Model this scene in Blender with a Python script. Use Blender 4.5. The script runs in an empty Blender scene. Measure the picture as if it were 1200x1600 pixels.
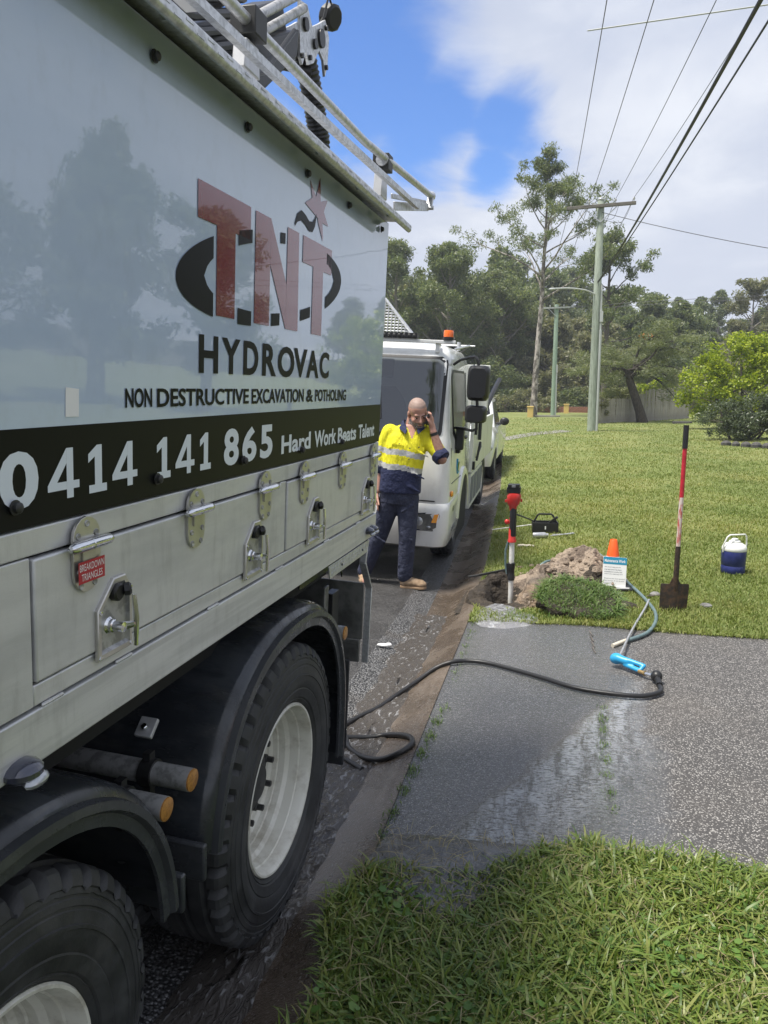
import bpy, math, random
import numpy as np
from mathutils import Vector, Matrix, noise as mnoise

scene = bpy.context.scene
COL = scene.collection
R = math.radians
PI = math.pi
rng = np.random.default_rng(7)
random.seed(7)

# ------------------------------------------------------------------ camera
cam = bpy.data.cameras.new('camera')
cam.sensor_fit = 'VERTICAL'
cam.sensor_height = 36.0
cam.sensor_width = 27.0
cam.lens = 27.0
cam.clip_start = 0.05
cam.clip_end = 2000
cam_o = bpy.data.objects.new('camera', cam)
COL.objects.link(cam_o)
cam_o.location = (0, 0, 1.9)
cam_o.rotation_euler = (R(90 - 8.997), 0, R(14.623))
scene.camera = cam_o

# ------------------------------------------------------------------ light, sky
SUN_EL = R(69)
sun_dir = Vector((-0.86, -0.50, 0)).normalized() * math.cos(SUN_EL) + Vector((0, 0, math.sin(SUN_EL)))
sl = bpy.data.lights.new('sun', 'SUN')
sl.energy = 4.0
sl.angle = R(13)
sl.color = (1.0, 0.95, 0.86)
so = bpy.data.objects.new('sun', sl)
COL.objects.link(so)
so.rotation_euler = sun_dir.to_track_quat('Z', 'Y').to_euler()
so.location = (-20, -20, 40)

scene.view_settings.view_transform = 'Standard'
scene.view_settings.look = 'None'
scene.view_settings.gamma = 1.0
scene.view_settings.exposure = 0.68
scene.view_settings.use_curve_mapping = False
scene.cycles.max_bounces = 8
scene.cycles.transparent_max_bounces = 16
scene.cycles.caustics_reflective = False
scene.cycles.caustics_refractive = False

world = bpy.data.worlds.new('World')
scene.world = world
world.use_nodes = True
nt = world.node_tree


class NT:
    """small helper to wire nodes"""
    def __init__(s, tree):
        s.t = tree

    def n(s, typ, **kw):
        nd = s.t.nodes.new(typ)
        ins = kw.pop('ins', {})
        for k, v in kw.items():
            setattr(nd, k, v)
        for k, v in ins.items():
            sock = nd.inputs[k]
            if hasattr(v, 'is_output'):
                s.t.links.new(v, sock)
            else:
                sock.default_value = v
        return nd

    def math(s, op, a, b=None, c=None, clamp=False):
        nd = s.t.nodes.new('ShaderNodeMath')
        nd.operation = op
        nd.use_clamp = clamp
        for i, v in enumerate((a, b, c)):
            if v is None:
                continue
            if hasattr(v, 'is_output'):
                s.t.links.new(v, nd.inputs[i])
            else:
                nd.inputs[i].default_value = v
        return nd.outputs[0]

    def mix(s, fac, a, b, blend='MIX'):
        nd = s.t.nodes.new('ShaderNodeMix')
        nd.data_type = 'RGBA'
        nd.blend_type = blend
        for sock, v in ((nd.inputs[0], fac), (nd.inputs[6], a), (nd.inputs[7], b)):
            if hasattr(v, 'is_output'):
                s.t.links.new(v, sock)
            else:
                sock.default_value = v if not isinstance(v, tuple) else (tuple(v) + (1,))[:4]
        return nd.outputs[2]

    def ramp(s, fac, lo, hi, smooth=True):
        nd = s.t.nodes.new('ShaderNodeMapRange')
        nd.interpolation_type = 'SMOOTHSTEP' if smooth else 'LINEAR'
        s.t.links.new(fac, nd.inputs[0])
        nd.inputs[1].default_value = lo
        nd.inputs[2].default_value = hi
        return nd.outputs[0]


W = NT(nt)
bg = nt.nodes['Background']
bg.inputs[1].default_value = 0.1
sky = W.n('ShaderNodeTexSky', sky_type='NISHITA', sun_disc=False, sun_elevation=SUN_EL,
          sun_rotation=math.atan2(sun_dir.x, sun_dir.y), altitude=100, air_density=1.0, dust_density=0.6, ozone_density=2.2)
tc = W.n('ShaderNodeTexCoord')
sep = W.n('ShaderNodeSeparateXYZ', ins={0: tc.outputs['Generated']})
zc = W.math('MAXIMUM', sep.outputs[2], 0.0)
den = W.math('ADD', zc, 0.22)
px = W.math('DIVIDE', sep.outputs[0], den)
py = W.math('DIVIDE', sep.outputs[1], den)
pl = W.n('ShaderNodeCombineXYZ', ins={0: px, 1: py, 2: 0.0})
n1 = W.n('ShaderNodeTexNoise', ins={'Vector': pl.outputs[0], 'Scale': 1.1, 'Detail': 7.0, 'Roughness': 0.58, 'Distortion': 0.25})
n2 = W.n('ShaderNodeTexNoise', ins={'Vector': pl.outputs[0], 'Scale': 2.6, 'Detail': 8.0, 'Roughness': 0.62, 'Distortion': 0.5})
n3 = W.n('ShaderNodeTexNoise', ins={'Vector': pl.outputs[0], 'Scale': 0.8, 'Detail': 4.0, 'Roughness': 0.5})
# break in the cloud sheet: a diagonal blue gap seen above the truck's rear, plus smaller random gaps everywhere
gap = None
for (dx, dy, dz), rad in (((-.222, .907, .357), .085), ((-.172, .928, .325), .075), ((-.108, .947, .305), .055), ((-.264, .898, .351), .10), ((-.272, .875, .401), .11),
                          ((-.205, .934, .292), .060), ((-.120, .959, .262), .036), ((-.35, .82, .45), .16), ((-.42, .76, .50), .15)):
    v = Vector((dx, dy, dz)).normalized()
    d = W.n('ShaderNodeVectorMath', operation='DISTANCE', ins={0: tc.outputs['Generated'], 1: tuple(v)})
    g = W.math('SUBTRACT', 1.0, W.math('DIVIDE', d.outputs['Value'], rad * 1.75), clamp=True)
    gap = g if gap is None else W.math('MAXIMUM', gap, g)
cov = W.math('ADD', W.math('MULTIPLY', n1.outputs[0], 0.9), W.math('MULTIPLY', n2.outputs[0], 0.55))
cov = W.math('SUBTRACT', cov, W.math('MULTIPLY', gap, 0.62))
cloud = W.ramp(cov, 0.26, 0.62)
shade = W.ramp(W.math('ADD', W.math('MULTIPLY', n3.outputs[0], 0.7), W.math('MULTIPLY', n2.outputs[0], 0.3)), 0.45, 0.64)
low = W.ramp(sep.outputs[2], 0.62, 0.05)
shade2 = W.math('ADD', W.math('MULTIPLY', shade, 0.7), W.math('MULTIPLY', low, 0.3), clamp=True)
ccol = W.mix(shade2, (3.55, 3.95, 4.95), (6.0, 6.2, 6.6))
blue = W.mix(1.0, sky.outputs[0], (.56, .83, 1.24), 'MULTIPLY')
col = W.mix(cloud, blue, ccol)
nt.links.new(col, bg.inputs[0])

# ------------------------------------------------------------------ materials
MATS = {}


def mat(name, c1, rough=0.5, metal=0.0, c2=None, scale=8.0, lo=0.4, hi=0.65, stretch=(1, 1, 1), bump=0.0, bscale=40.0,
        coat=0.0, rough2=None, spec=0.5, detail=5.0, bdist=0.01, dirt=None):
    m = bpy.data.materials.new(name)
    m.use_nodes = True
    t = NT(m.node_tree)
    b = m.node_tree.nodes['Principled BSDF']
    b.inputs['Roughness'].default_value = rough
    b.inputs['Metallic'].default_value = metal
    b.inputs['Specular IOR Level'].default_value = spec
    b.inputs['Coat Weight'].default_value = coat
    b.inputs['Coat Roughness'].default_value = 0.015
    b.inputs['Coat IOR'].default_value = 1.62
    b.inputs['Base Color'].default_value = (*c1, 1)
    tcx = t.n('ShaderNodeTexCoord')
    mp = t.n('ShaderNodeMapping', ins={'Vector': tcx.outputs['Object'], 'Scale': stretch})
    if c2 is not None or rough2 is not None:
        nz = t.n('ShaderNodeTexNoise', ins={'Vector': mp.outputs[0], 'Scale': scale, 'Detail': detail, 'Roughness': 0.62})
        f = t.ramp(nz.outputs[0], lo, hi)
        if c2 is not None:
            m.node_tree.links.new(t.mix(f, c1, c2), b.inputs['Base Color'])
        if rough2 is not None:
            r = t.n('ShaderNodeMapRange', ins={0: f, 3: rough, 4: rough2})
            m.node_tree.links.new(r.outputs[0], b.inputs['Roughness'])
    if dirt is not None:
        dc, amt, dsc, dst = dirt
        mp3 = t.n('ShaderNodeMapping', ins={'Vector': tcx.outputs['Object'], 'Scale': dst})
        nz3 = t.n('ShaderNodeTexNoise', ins={'Vector': mp3.outputs[0], 'Scale': dsc, 'Detail': 8.0, 'Roughness': .7})
        lk = b.inputs['Base Color'].links
        src = lk[0].from_socket if lk else (*c1, 1)
        m.node_tree.links.new(t.mix(t.math('MULTIPLY', t.ramp(nz3.outputs[0], .48, .72), amt), src, dc), b.inputs['Base Color'])
    if bump > 0:
        nz2 = t.n('ShaderNodeTexNoise', ins={'Vector': mp.outputs[0], 'Scale': bscale, 'Detail': 4.0, 'Roughness': 0.6})
        bp = t.n('ShaderNodeBump', ins={'Strength': bump, 'Distance': bdist, 'Height': nz2.outputs[0]})
        m.node_tree.links.new(bp.outputs[0], b.inputs['Normal'])
        m.node_tree.links.new(bp.outputs[0], b.inputs['Coat Normal'])
    MATS[name] = m
    return m


def M(n):
    return MATS[n]


mat('panel_white', (.53, .63, .79), 0.10, c2=(.50, .605, .77), scale=2.5, coat=1.0, stretch=(1, .4, 2.5), rough2=.13, spec=.2, bump=.025, bscale=2.2, bdist=.02, dirt=((.36, .41, .48), .18, 9.0, (1, 1.6, 1)))  # white panel; the blue tint of its skylight is mixed into the base colour
mat('vinyl_black', (.010, .0105, .0105), 0.34, spec=.12)
mat('vinyl_maroon', (.19, .012, .020), 0.16, coat=.7)
mat('vinyl_white', (.72, .78, .86), 0.22)
mat('alu', (.68, .685, .69), 0.42, 0.42, c2=(.54, .545, .55), scale=3.5, lo=.38, hi=.72, stretch=(1, .55, 2.2), rough2=.5, bump=.06, bscale=22, dirt=((.22, .215, .21), .28, 7.0, (1, 2.2, .45)))
mat('alu_brushed', (.70, .705, .71), 0.40, 0.45, c2=(.57, .575, .58), scale=14, stretch=(1, .12, 2.5), rough2=.46, bump=.04, bscale=30, dirt=((.26, .255, .25), .26, 9.0, (1, 2.0, .6)))
mat('galv', (.66, .67, .685), 0.36, 0.7, c2=(.50, .51, .525), scale=55, lo=.4, hi=.64, rough2=.5, bump=.12, bscale=60)
mat('stainless', (.60, .585, .55), 0.3, 0.75, c2=(.50, .485, .45), scale=10)
mat('chrome', (.75, .76, .78), 0.12, 1.0)
mat('dark_gap', (.008, .008, .009), 0.8)
mat('fender_black', (.020, .023, .028), 0.30, c2=(.045, .05, .058), scale=5, lo=.42, hi=.62, stretch=(.5, 2, 1), rough2=.06, bump=.15, bscale=9, dirt=((.10, .095, .09), .4, 14.0, (.4, 1, 1)))
mat('fender_lip', (.035, .038, .043), 0.36, c2=(.055, .058, .064), scale=9, rough2=.2, bump=.1, bscale=12)
mat('rubber', (.024, .025, .027), 0.55, c2=(.050, .052, .055), scale=7, lo=.4, hi=.7, bump=.2, bscale=30, rough2=.8, dirt=((.11, .105, .095), .32, 4.0, (1, 1, 1)))
mat('rim_cream', (.70, .69, .62), 0.27, c2=(.50, .475, .40), scale=6, lo=.45, hi=.8, bump=.05, bscale=20, dirt=((.30, .26, .20), .45, 12.0, (1, 1, 1)))
mat('hub_dark', (.05, .05, .05), 0.5, .4)
mat('amber', (.46, .22, .055), 0.35, c2=(.28, .12, .03), scale=120)
mat('amber_lens', (.95, .36, .02), 0.15, coat=.5)
mat('steel_pipe', (.52, .52, .52), 0.42, 0.6, c2=(.30, .30, .295), scale=30, lo=.45, hi=.62)
mat('black_plastic', (.014, .014, .015), 0.42, bump=.05, bscale=80)
mat('black_gloss', (.012, .012, .013), 0.15)
mat('grey_plate', (.25, .25, .24), 0.5, .6, c2=(.13, .13, .125), scale=9)
mat('side_glass', (.014, .017, .016), .08, spec=.06)
mat('lamp_glass', (.45, .47, .5), 0.08, .3, coat=.8)
mat('lamp_dark', (.045, .05, .075), .12, .3, coat=.8)
mat('sticker_red', (.45, .02, .035), 0.3)
mat('white_print', (.85, .85, .85), 0.4)
mat('cab_white', (.80, .81, .80), 0.16, c2=(.74, .745, .735), scale=3, coat=.4, dirt=((.45, .43, .39), .35, 5.0, (1, 1, .5)))
mat('tray_white', (.72, .73, .69), 0.32, c2=(.62, .63, .58), scale=6, stretch=(1, 1, .4))
mat('cab_trim', (.34, .35, .35), .5)
mat('seat_grey', (.17, .18, .19), .8)
mat('beacon', (1.0, .17, .01), .18, coat=.4)
mat('tool_red', (.62, .035, .03), .3, c2=(.5, .05, .04), scale=20)
mat('pipe_white', (.80, .79, .76), .35, c2=(.66, .63, .56), scale=18)
mat('cone_orange', (.95, .13, .02), .45)
mat('sign_board', (.82, .82, .80), .4)
mat('sign_blue', (.015, .26, .42), .4)
mat('print_grey', (.10, .11, .13), .5)
mat('hose_green', (.10, .155, .165), .38, c2=(.15, .21, .21), scale=30)
mat('hose_black', (.018, .018, .019), .4, bump=.1, bscale=200)
mat('gun_blue', (.03, .33, .62), .35)
mat('brass', (.55, .38, .17), .3, .9)
mat('shovel_blade', (.045, .036, .031), .6, .35, c2=(.11, .065, .04), scale=22, bump=.3, bscale=60)
mat('shovel_red', (.55, .025, .045), .35, c2=(.42, .02, .03), scale=30)
mat('shovel_worn', (.66, .56, .50), .6, c2=(.50, .10, .08), scale=14, stretch=(3, 3, .6), lo=.50, hi=.62)
mat('jug_blue', (.022, .032, .15), .35, c2=(.035, .045, .19), scale=20)
mat('jug_white', (.80, .80, .77), .4)
mat('pole_wood', (.34, .39, .32), .85, c2=(.22, .25, .20), scale=5, stretch=(6, 6, .5), bump=.5, bscale=14)
mat('pole_green', (.33, .44, .33), .85, c2=(.26, .34, .26), scale=5, stretch=(6, 6, .5), bump=.4, bscale=14)
mat('arm_wood', (.20, .185, .16), .9, c2=(.12, .11, .10), scale=8, stretch=(.4, 4, 4), bump=.4, bscale=20)
mat('wire_black', (.014, .014, .016), .5)
mat('wire_grey', (.10, .10, .11), .5)
mat('insulator', (.55, .55, .55), .2)
mat('conduit', (.48, .50, .49), .5)
mat('fence_wood', (.43, .40, .36), .9, c2=(.24, .215, .19), scale=6, stretch=(8, 8, .6), bump=.4, bscale=20)
mat('bark_gum', (.44, .40, .36), .9, c2=(.13, .115, .10), scale=2.6, lo=.44, hi=.54, stretch=(2, 2, .8), bump=.6, bscale=8, bdist=.03)
mat('bark_dark', (.085, .072, .062), .95, c2=(.16, .14, .12), scale=6, stretch=(3, 3, 1), bump=.6, bscale=12, bdist=.03)
mat('bark_black', (.040, .033, .028), .95, c2=(.08, .068, .058), scale=6, stretch=(3, 3, 1), bump=.6, bscale=12, bdist=.03)
mat('bark_pale', (.34, .31, .28), .95, c2=(.20, .18, .16), scale=3, stretch=(3, 3, .8))
mat('skin', (.56, .31, .23), .45, c2=(.48, .245, .18), scale=30)
mat('skin_arm', (.40, .225, .165), .55, c2=(.33, .17, .125), scale=40, lo=.45, hi=.6)
mat('buzz_hair', (.36, .25, .205), .6, c2=(.27, .19, .16), scale=160, lo=.45, hi=.6)
mat('beard', (.36, .32, .29), .85, c2=(.12, .095, .08), scale=90, lo=.42, hi=.6, bump=.4, bscale=220)
mat('brow', (.10, .07, .055), .9)
mat('eye', (.05, .035, .03), .2)
mat('shirt_yellow', (.82, .76, .02), .8, c2=(.73, .66, .015), scale=12, stretch=(1.6, 1.6, .5), bump=.9, bscale=13, bdist=.03)
mat('shirt_navy', (.016, .022, .066), .85, c2=(.022, .029, .08), scale=12, bump=.9, bscale=13, bdist=.03)
mat('tape_silver', (.52, .52, .50), .45, c2=(.40, .40, .39), scale=30, bump=.5, bscale=16, bdist=.02)
mat('trousers', (.026, .031, .060), .85, c2=(.040, .046, .080), scale=9, bump=1.0, bscale=11, bdist=.035)
mat('boot_tan', (.40, .28, .175), .8, c2=(.28, .185, .11), scale=20, bump=.4, bscale=50)
mat('boot_sole', (.30, .20, .12), .8)
mat('clay', (.37, .295, .225), .95, c2=(.17, .13, .10), scale=7, lo=.42, hi=.6, bump=1.0, bscale=26, bdist=.05)
mat('wet_clay', (.25, .18, .12), .35, c2=(.13, .095, .065), scale=9, bump=1.0, bscale=30, bdist=.04)
mat('dark_soil', (.036, .028, .021), .9, c2=(.07, .055, .04), scale=14, bump=1.0, bscale=30, bdist=.05)
mat('brick_wall', (.34, .15, .10), .9, c2=(.25, .11, .07), scale=6)
mat('post_yellow', (.68, .48, .17), .7)
mat('stone_grey', (.25, .245, .235), .9, c2=(.15, .145, .14), scale=9, bump=.6, bscale=12, bdist=.03)
mat('stone_dark', (.09, .085, .08), .9, c2=(.05, .05, .05), scale=9, bump=.6, bscale=12, bdist=.03)
mat('rag', (.6, .55, .45), .9)
mat('tin', (.45, .46, .48), .35, .6, c2=(.60, .60, .60), scale=20)
mat('house_wall', (.62, .56, .48), .8)
mat('house_roof', (.36, .21, .16), .8, c2=(.27, .16, .12), scale=5)
mat('yellow_leaf', (.55, .55, .06), .6)
mat('brown_leaf', (.22, .09, .04), .7)
mat('foam', (.72, .73, .74), .25, bump=.8, bscale=60)


def leaf_mat(name, cols, trans=0.3, gloss=.5, patch=0.0):
    """two-sided leaf: colour differs from leaf to leaf (random per island)"""
    m = bpy.data.materials.new(name)
    m.use_nodes = True
    t = NT(m.node_tree)
    for n in list(m.node_tree.nodes):
        if n.type == 'BSDF_PRINCIPLED':
            m.node_tree.nodes.remove(n)
    out = m.node_tree.nodes['Material Output']
    geo = t.n('ShaderNodeNewGeometry')
    cr = t.n('ShaderNodeValToRGB', ins={0: geo.outputs['Random Per Island']})
    el = cr.color_ramp.elements
    while len(el) < len(cols):
        el.new(0.5)
    for i, c in enumerate(cols):
        el[i].position = i / (len(cols) - 1)
        el[i].color = (*c, 1)
    c_out = cr.outputs[0]
    if patch > 0:
        nz = t.n('ShaderNodeTexNoise', ins={'Vector': geo.outputs['Position'], 'Scale': .55, 'Detail': 5.0, 'Roughness': .65})
        c_out = t.mix(t.math('MULTIPLY', t.ramp(nz.outputs[0], .40, .66), patch), c_out, t.mix(1.0, c_out, (1.45, 1.22, 1.3), 'MULTIPLY'))
        nz2 = t.n('ShaderNodeTexNoise', ins={'Vector': geo.outputs['Position'], 'Scale': 1.9, 'Detail': 5.0, 'Roughness': .65})
        c_out = t.mix(t.math('MULTIPLY', t.ramp(nz2.outputs[0], .56, .70), patch), c_out, t.mix(1.0, c_out, (.66, .78, .7), 'MULTIPLY'))
    d = t.n('ShaderNodeBsdfPrincipled', ins={'Base Color': c_out, 'Roughness': gloss})
    tr = t.n('ShaderNodeBsdfTranslucent', ins={'Color': t.mix(1.0, c_out, (1.25, 1.3, .7), 'MULTIPLY')})
    mx = t.n('ShaderNodeMixShader', ins={0: trans, 1: d.outputs[0], 2: tr.outputs[0]})
    m.node_tree.links.new(mx.outputs[0], out.inputs[0])
    MATS[name] = m
    return m


leaf_mat('grass_near', [(.06, .12, .022), (.10, .175, .030), (.15, .225, .041), (.21, .265, .065), (.23, .255, .075), (.13, .20, .04), (.19, .26, .05)], .3, .42, .5)
leaf_mat('grass_far', [(.135, .19, .038), (.16, .215, .046), (.185, .235, .054), (.21, .25, .064), (.25, .26, .09)], .25, .6, .8)
leaf_mat('grass_sod', [(0.052, 0.111, 0.021), (0.091, 0.163, 0.033), (0.130, 0.208, 0.046), (0.169, 0.221, 0.058)], .25, .5)
leaf_mat('leaf_gum', [(0.078, 0.110, 0.056), (0.128, 0.167, 0.081), (0.184, 0.222, 0.100), (0.268, 0.282, 0.141)], .40, .42)
leaf_mat('leaf_forest', [(0.084, 0.120, 0.062), (0.138, 0.178, 0.085), (0.198, 0.232, 0.108), (0.286, 0.298, 0.154)], .40, .5)
leaf_mat('leaf_olive', [(0.132, 0.146, 0.089), (0.190, 0.201, 0.114), (0.251, 0.247, 0.144), (0.316, 0.298, 0.182)], .40, .5)
leaf_mat('leaf_bright', [(.10, .15, .015), (.20, .27, .018), (.29, .36, .022), (.37, .43, .03), (.43, .47, .045)], .38, .4)
leaf_mat('leaf_shrub', [(0.042, 0.063, 0.030), (0.068, 0.093, 0.045), (0.102, 0.128, 0.063), (0.150, 0.180, 0.098)], .2, .4)
leaf_mat('leaf_feather', [(0.135, 0.163, 0.083), (0.187, 0.215, 0.108), (0.255, 0.269, 0.148)], .40, .5)
leaf_mat('leaf_pale', [(0.168, 0.192, 0.072), (0.264, 0.288, 0.120), (0.360, 0.360, 0.192)], .25, .5)
leaf_mat('straw', [(.30, .25, .13), (.40, .34, .20), (.22, .17, .09), (.33, .30, .14)], .2, .6)
leaf_mat('clover', [(.07, .16, .03), (.11, .21, .04), (.15, .25, .05)], .3, .45)
leaf_mat('flower_orange', [(.5, .16, .03), (.62, .24, .05)], .2, .6)


def ground_mat(name, fn):
    m = bpy.data.materials.new(name)
    m.use_nodes = True
    t = NT(m.node_tree)
    b = m.node_tree.nodes['Principled BSDF']
    g = t.n('ShaderNodeNewGeometry')
    fn(m, t, b, g.outputs['Position'])
    MATS[name] = m
    return m


def aggregate(t, pos, scale):
    v = t.n('ShaderNodeTexVoronoi', feature='F1', ins={'Vector': pos, 'Scale': scale, 'Randomness': 1.0})
    sepc = t.n('ShaderNodeSeparateColor', ins={0: v.outputs['Color']})
    return v.outputs['Distance'], sepc.outputs[0], sepc.outputs[1]


def f_drive(m, t, b, pos):
    L = m.node_tree.links
    dist, r1, r2 = aggregate(t, pos, 126.0)
    sepp = t.n('ShaderNodeSeparateXYZ', ins={0: pos})
    big = t.n('ShaderNodeTexNoise', ins={'Vector': pos, 'Scale': 1.3, 'Detail': 5.0, 'Roughness': .6})
    mid = t.n('ShaderNodeTexNoise', ins={'Vector': pos, 'Scale': 6.0, 'Detail': 4.0})
    # the water from the hole spreads over the kerb side of the driveway
    e = t.math('ADD', sepp.outputs[0], t.math('MULTIPLY', t.math('SUBTRACT', big.outputs[0], .5), 0.75))
    e = t.math('ADD', e, t.math('MULTIPLY', t.math('SUBTRACT', mid.outputs[0], .5), 0.2))
    wet = t.ramp(e, 0.46, 0.20)
    stone = t.ramp(dist, .60, .40)
    scol = t.mix(r1, (.13, .122, .114), (.44, .42, .395))
    scol = t.mix(t.ramp(r2, .30, .60), (.060, .056, .053), scol)
    base = t.mix(stone, (.050, .046, .043), scol)
    base = t.mix(t.math('ADD', t.math('MULTIPLY', wet, .36), .10), base, (.20, .203, .21))  # wet part greyed lighter: the sky's sheen is put into the base colour
    base = t.mix(t.math('MULTIPLY', t.ramp(big.outputs[0], .45, .7), .25), base, (.16, .14, .12))
    wcol = t.mix(1.0, base, (.86, .88, .92), 'MULTIPLY')
    L.new(t.mix(wet, base, wcol), b.inputs['Base Color'])
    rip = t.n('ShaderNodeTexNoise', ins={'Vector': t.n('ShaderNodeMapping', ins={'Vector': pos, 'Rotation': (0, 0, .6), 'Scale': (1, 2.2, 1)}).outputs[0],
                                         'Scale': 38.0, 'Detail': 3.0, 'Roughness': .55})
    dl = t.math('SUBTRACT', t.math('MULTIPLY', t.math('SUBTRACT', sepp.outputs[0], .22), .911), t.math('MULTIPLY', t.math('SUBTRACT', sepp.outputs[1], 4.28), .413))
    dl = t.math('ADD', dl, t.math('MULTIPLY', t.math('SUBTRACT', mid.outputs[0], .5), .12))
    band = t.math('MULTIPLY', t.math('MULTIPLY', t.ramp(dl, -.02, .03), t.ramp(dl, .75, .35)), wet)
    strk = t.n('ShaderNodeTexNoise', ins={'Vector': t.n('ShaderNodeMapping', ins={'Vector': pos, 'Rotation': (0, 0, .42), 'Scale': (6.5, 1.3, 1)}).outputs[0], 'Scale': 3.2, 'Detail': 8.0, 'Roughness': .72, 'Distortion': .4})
    glare = t.math('MULTIPLY', t.math('MULTIPLY', t.ramp(strk.outputs[0], .34, .58), band), t.ramp(dl, .60, .05))  # pale streaks imitating sky glare on rippled water, painted into the base colour
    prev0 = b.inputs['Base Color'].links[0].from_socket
    L.new(t.mix(t.math('MULTIPLY', t.math('MULTIPLY', glare, .95), t.ramp(rip.outputs[0], .30, .58)), prev0, (.52, .55, .60)), b.inputs['Base Color'])
    rg = t.n('ShaderNodeMapRange', ins={0: wet, 3: .72, 4: .22})
    rg2 = t.n('ShaderNodeMapRange', ins={0: band, 3: rg.outputs[0], 4: .07})
    L.new(rg2.outputs[0], b.inputs['Roughness'])
    silt = t.math('MULTIPLY', t.math('MULTIPLY', t.ramp(dl, -.05, .0), t.ramp(dl, .06, .01)), t.math('MULTIPLY', wet, .16))
    prev = b.inputs['Base Color'].links[0].from_socket
    L.new(t.mix(silt, prev, (.34, .31, .27)), b.inputs['Base Color'])
    h = t.math('ADD', t.math('MULTIPLY', stone, .55), t.math('MULTIPLY', t.math('MULTIPLY', rip.outputs[0], t.math('ADD', band, t.math('MULTIPLY', wet, .22))), 6.0))
    sp = t.n('ShaderNodeMapRange', ins={0: band, 3: .5, 4: 1.0})
    L.new(sp.outputs[0], b.inputs['Specular IOR Level'])
    L.new(t.math('MULTIPLY', wet, .6), b.inputs['Coat Weight'])
    b.inputs['Coat Roughness'].default_value = .10
    bp = t.n('ShaderNodeBump', ins={'Strength': .9, 'Distance': .006, 'Height': h})
    L.new(bp.outputs[0], b.inputs['Coat Normal'])
    L.new(bp.outputs[0], b.inputs['Normal'])


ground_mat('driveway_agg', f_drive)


def f_gutter(m, t, b, pos):
    L = m.node_tree.links
    dist, r1, r2 = aggregate(t, pos, 130.0)
    big = t.n('ShaderNodeTexNoise', ins={'Vector': pos, 'Scale': 2.2, 'Detail': 6.0, 'Roughness': .65})
    fine = t.n('ShaderNodeTexNoise', ins={'Vector': pos, 'Scale': 45.0, 'Detail': 4.0})
    c = t.mix(t.ramp(big.outputs[0], .38, .66), (.085, .064, .047), (.155, .122, .095))
    c = t.mix(t.math('MULTIPLY', t.ramp(r2, .80, .95), t.ramp(dist, .5, .25)), c, (.30, .28, .26))
    c = t.mix(t.math('MULTIPLY', t.ramp(fine.outputs[0], .5, .7), .4), c, (.03, .025, .02))
    L.new(c, b.inputs['Base Color'])
    rg = t.n('ShaderNodeMapRange', ins={0: t.ramp(big.outputs[0], .4, .6), 3: .16, 4: .42})
    L.new(rg.outputs[0], b.inputs['Roughness'])
    b.inputs['Coat Weight'].default_value = .18
    b.inputs['Coat Roughness'].default_value = .12
    bp = t.n('ShaderNodeBump', ins={'Strength': .55, 'Distance': .006, 'Height': t.math('ADD', fine.outputs[0], t.math('MULTIPLY', dist, .6))})
    L.new(bp.outputs[0], b.inputs['Normal'])


ground_mat('gutter_concrete', f_gutter)


def f_asphalt(m, t, b, pos):
    L = m.node_tree.links
    dist, r1, r2 = aggregate(t, pos, 110.0)
    big = t.n('ShaderNodeTexNoise', ins={'Vector': pos, 'Scale': 1.5, 'Detail': 5.0})
    c = t.mix(t.ramp(dist, .6, .3), (.022, .022, .023), t.mix(r1, (.04, .04, .042), (.16, .155, .15)))
    c = t.mix(t.math('MULTIPLY', big.outputs[0], .5), c, (.05, .047, .045))
    L.new(c, b.inputs['Base Color'])
    rg = t.n('ShaderNodeMapRange', ins={0: t.ramp(big.outputs[0], .4, .6), 3: .3, 4: .6})
    L.new(rg.outputs[0], b.inputs['Roughness'])
    bp = t.n('ShaderNodeBump', ins={'Strength': .7, 'Distance': .006, 'Height': dist})
    L.new(bp.outputs[0], b.inputs['Normal'])


ground_mat('asphalt', f_asphalt)


def f_chip(m, t, b, pos):
    L = m.node_tree.links
    dist, r1, r2 = aggregate(t, pos, 85.0)
    big = t.n('ShaderNodeTexNoise', ins={'Vector': pos, 'Scale': 1.6, 'Detail': 5.0})
    c = t.mix(t.ramp(dist, .6, .3), (.03, .03, .031), t.mix(r1, (.06, .06, .062), (.27, .27, .275)))
    c = t.mix(t.ramp(big.outputs[0], .5, .68), c, (.055, .045, .036))
    L.new(c, b.inputs['Base Color'])
    b.inputs['Roughness'].default_value = .4
    bp = t.n('ShaderNodeBump', ins={'Strength': 1.0, 'Distance': .01, 'Height': dist})
    bp.invert = True
    L.new(bp.outputs[0], b.inputs['Normal'])


ground_mat('chip_seal', f_chip)


def f_lawn(m, t, b, pos):
    L = m.node_tree.links
    big = t.n('ShaderNodeTexNoise', ins={'Vector': pos, 'Scale': .55, 'Detail': 6.0, 'Roughness': .6})
    fine = t.n('ShaderNodeTexNoise', ins={'Vector': pos, 'Scale': 30.0, 'Detail': 6.0, 'Roughness': .7})
    c = t.mix(t.ramp(big.outputs[0], .36, .66), (.165, .205, .05), (.225, .24, .08))
    c = t.mix(t.math('MULTIPLY', t.ramp(fine.outputs[0], .52, .34), .8), c, (.085, .10, .033))
    sepp = t.n('ShaderNodeSeparateXYZ', ins={0: pos})
    # bare earth under the near turf
    c = t.mix(t.ramp(sepp.outputs[1], 4.6, 2.9), c, t.mix(fine.outputs[0], (.035, .04, .014), (.055, .06, .02)))
    L.new(c, b.inputs['Base Color'])
    b.inputs['Roughness'].default_value = .9
    bp = t.n('ShaderNodeBump', ins={'Strength': .8, 'Distance': .02, 'Height': fine.outputs[0]})
    L.new(bp.outputs[0], b.inputs['Normal'])


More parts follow.
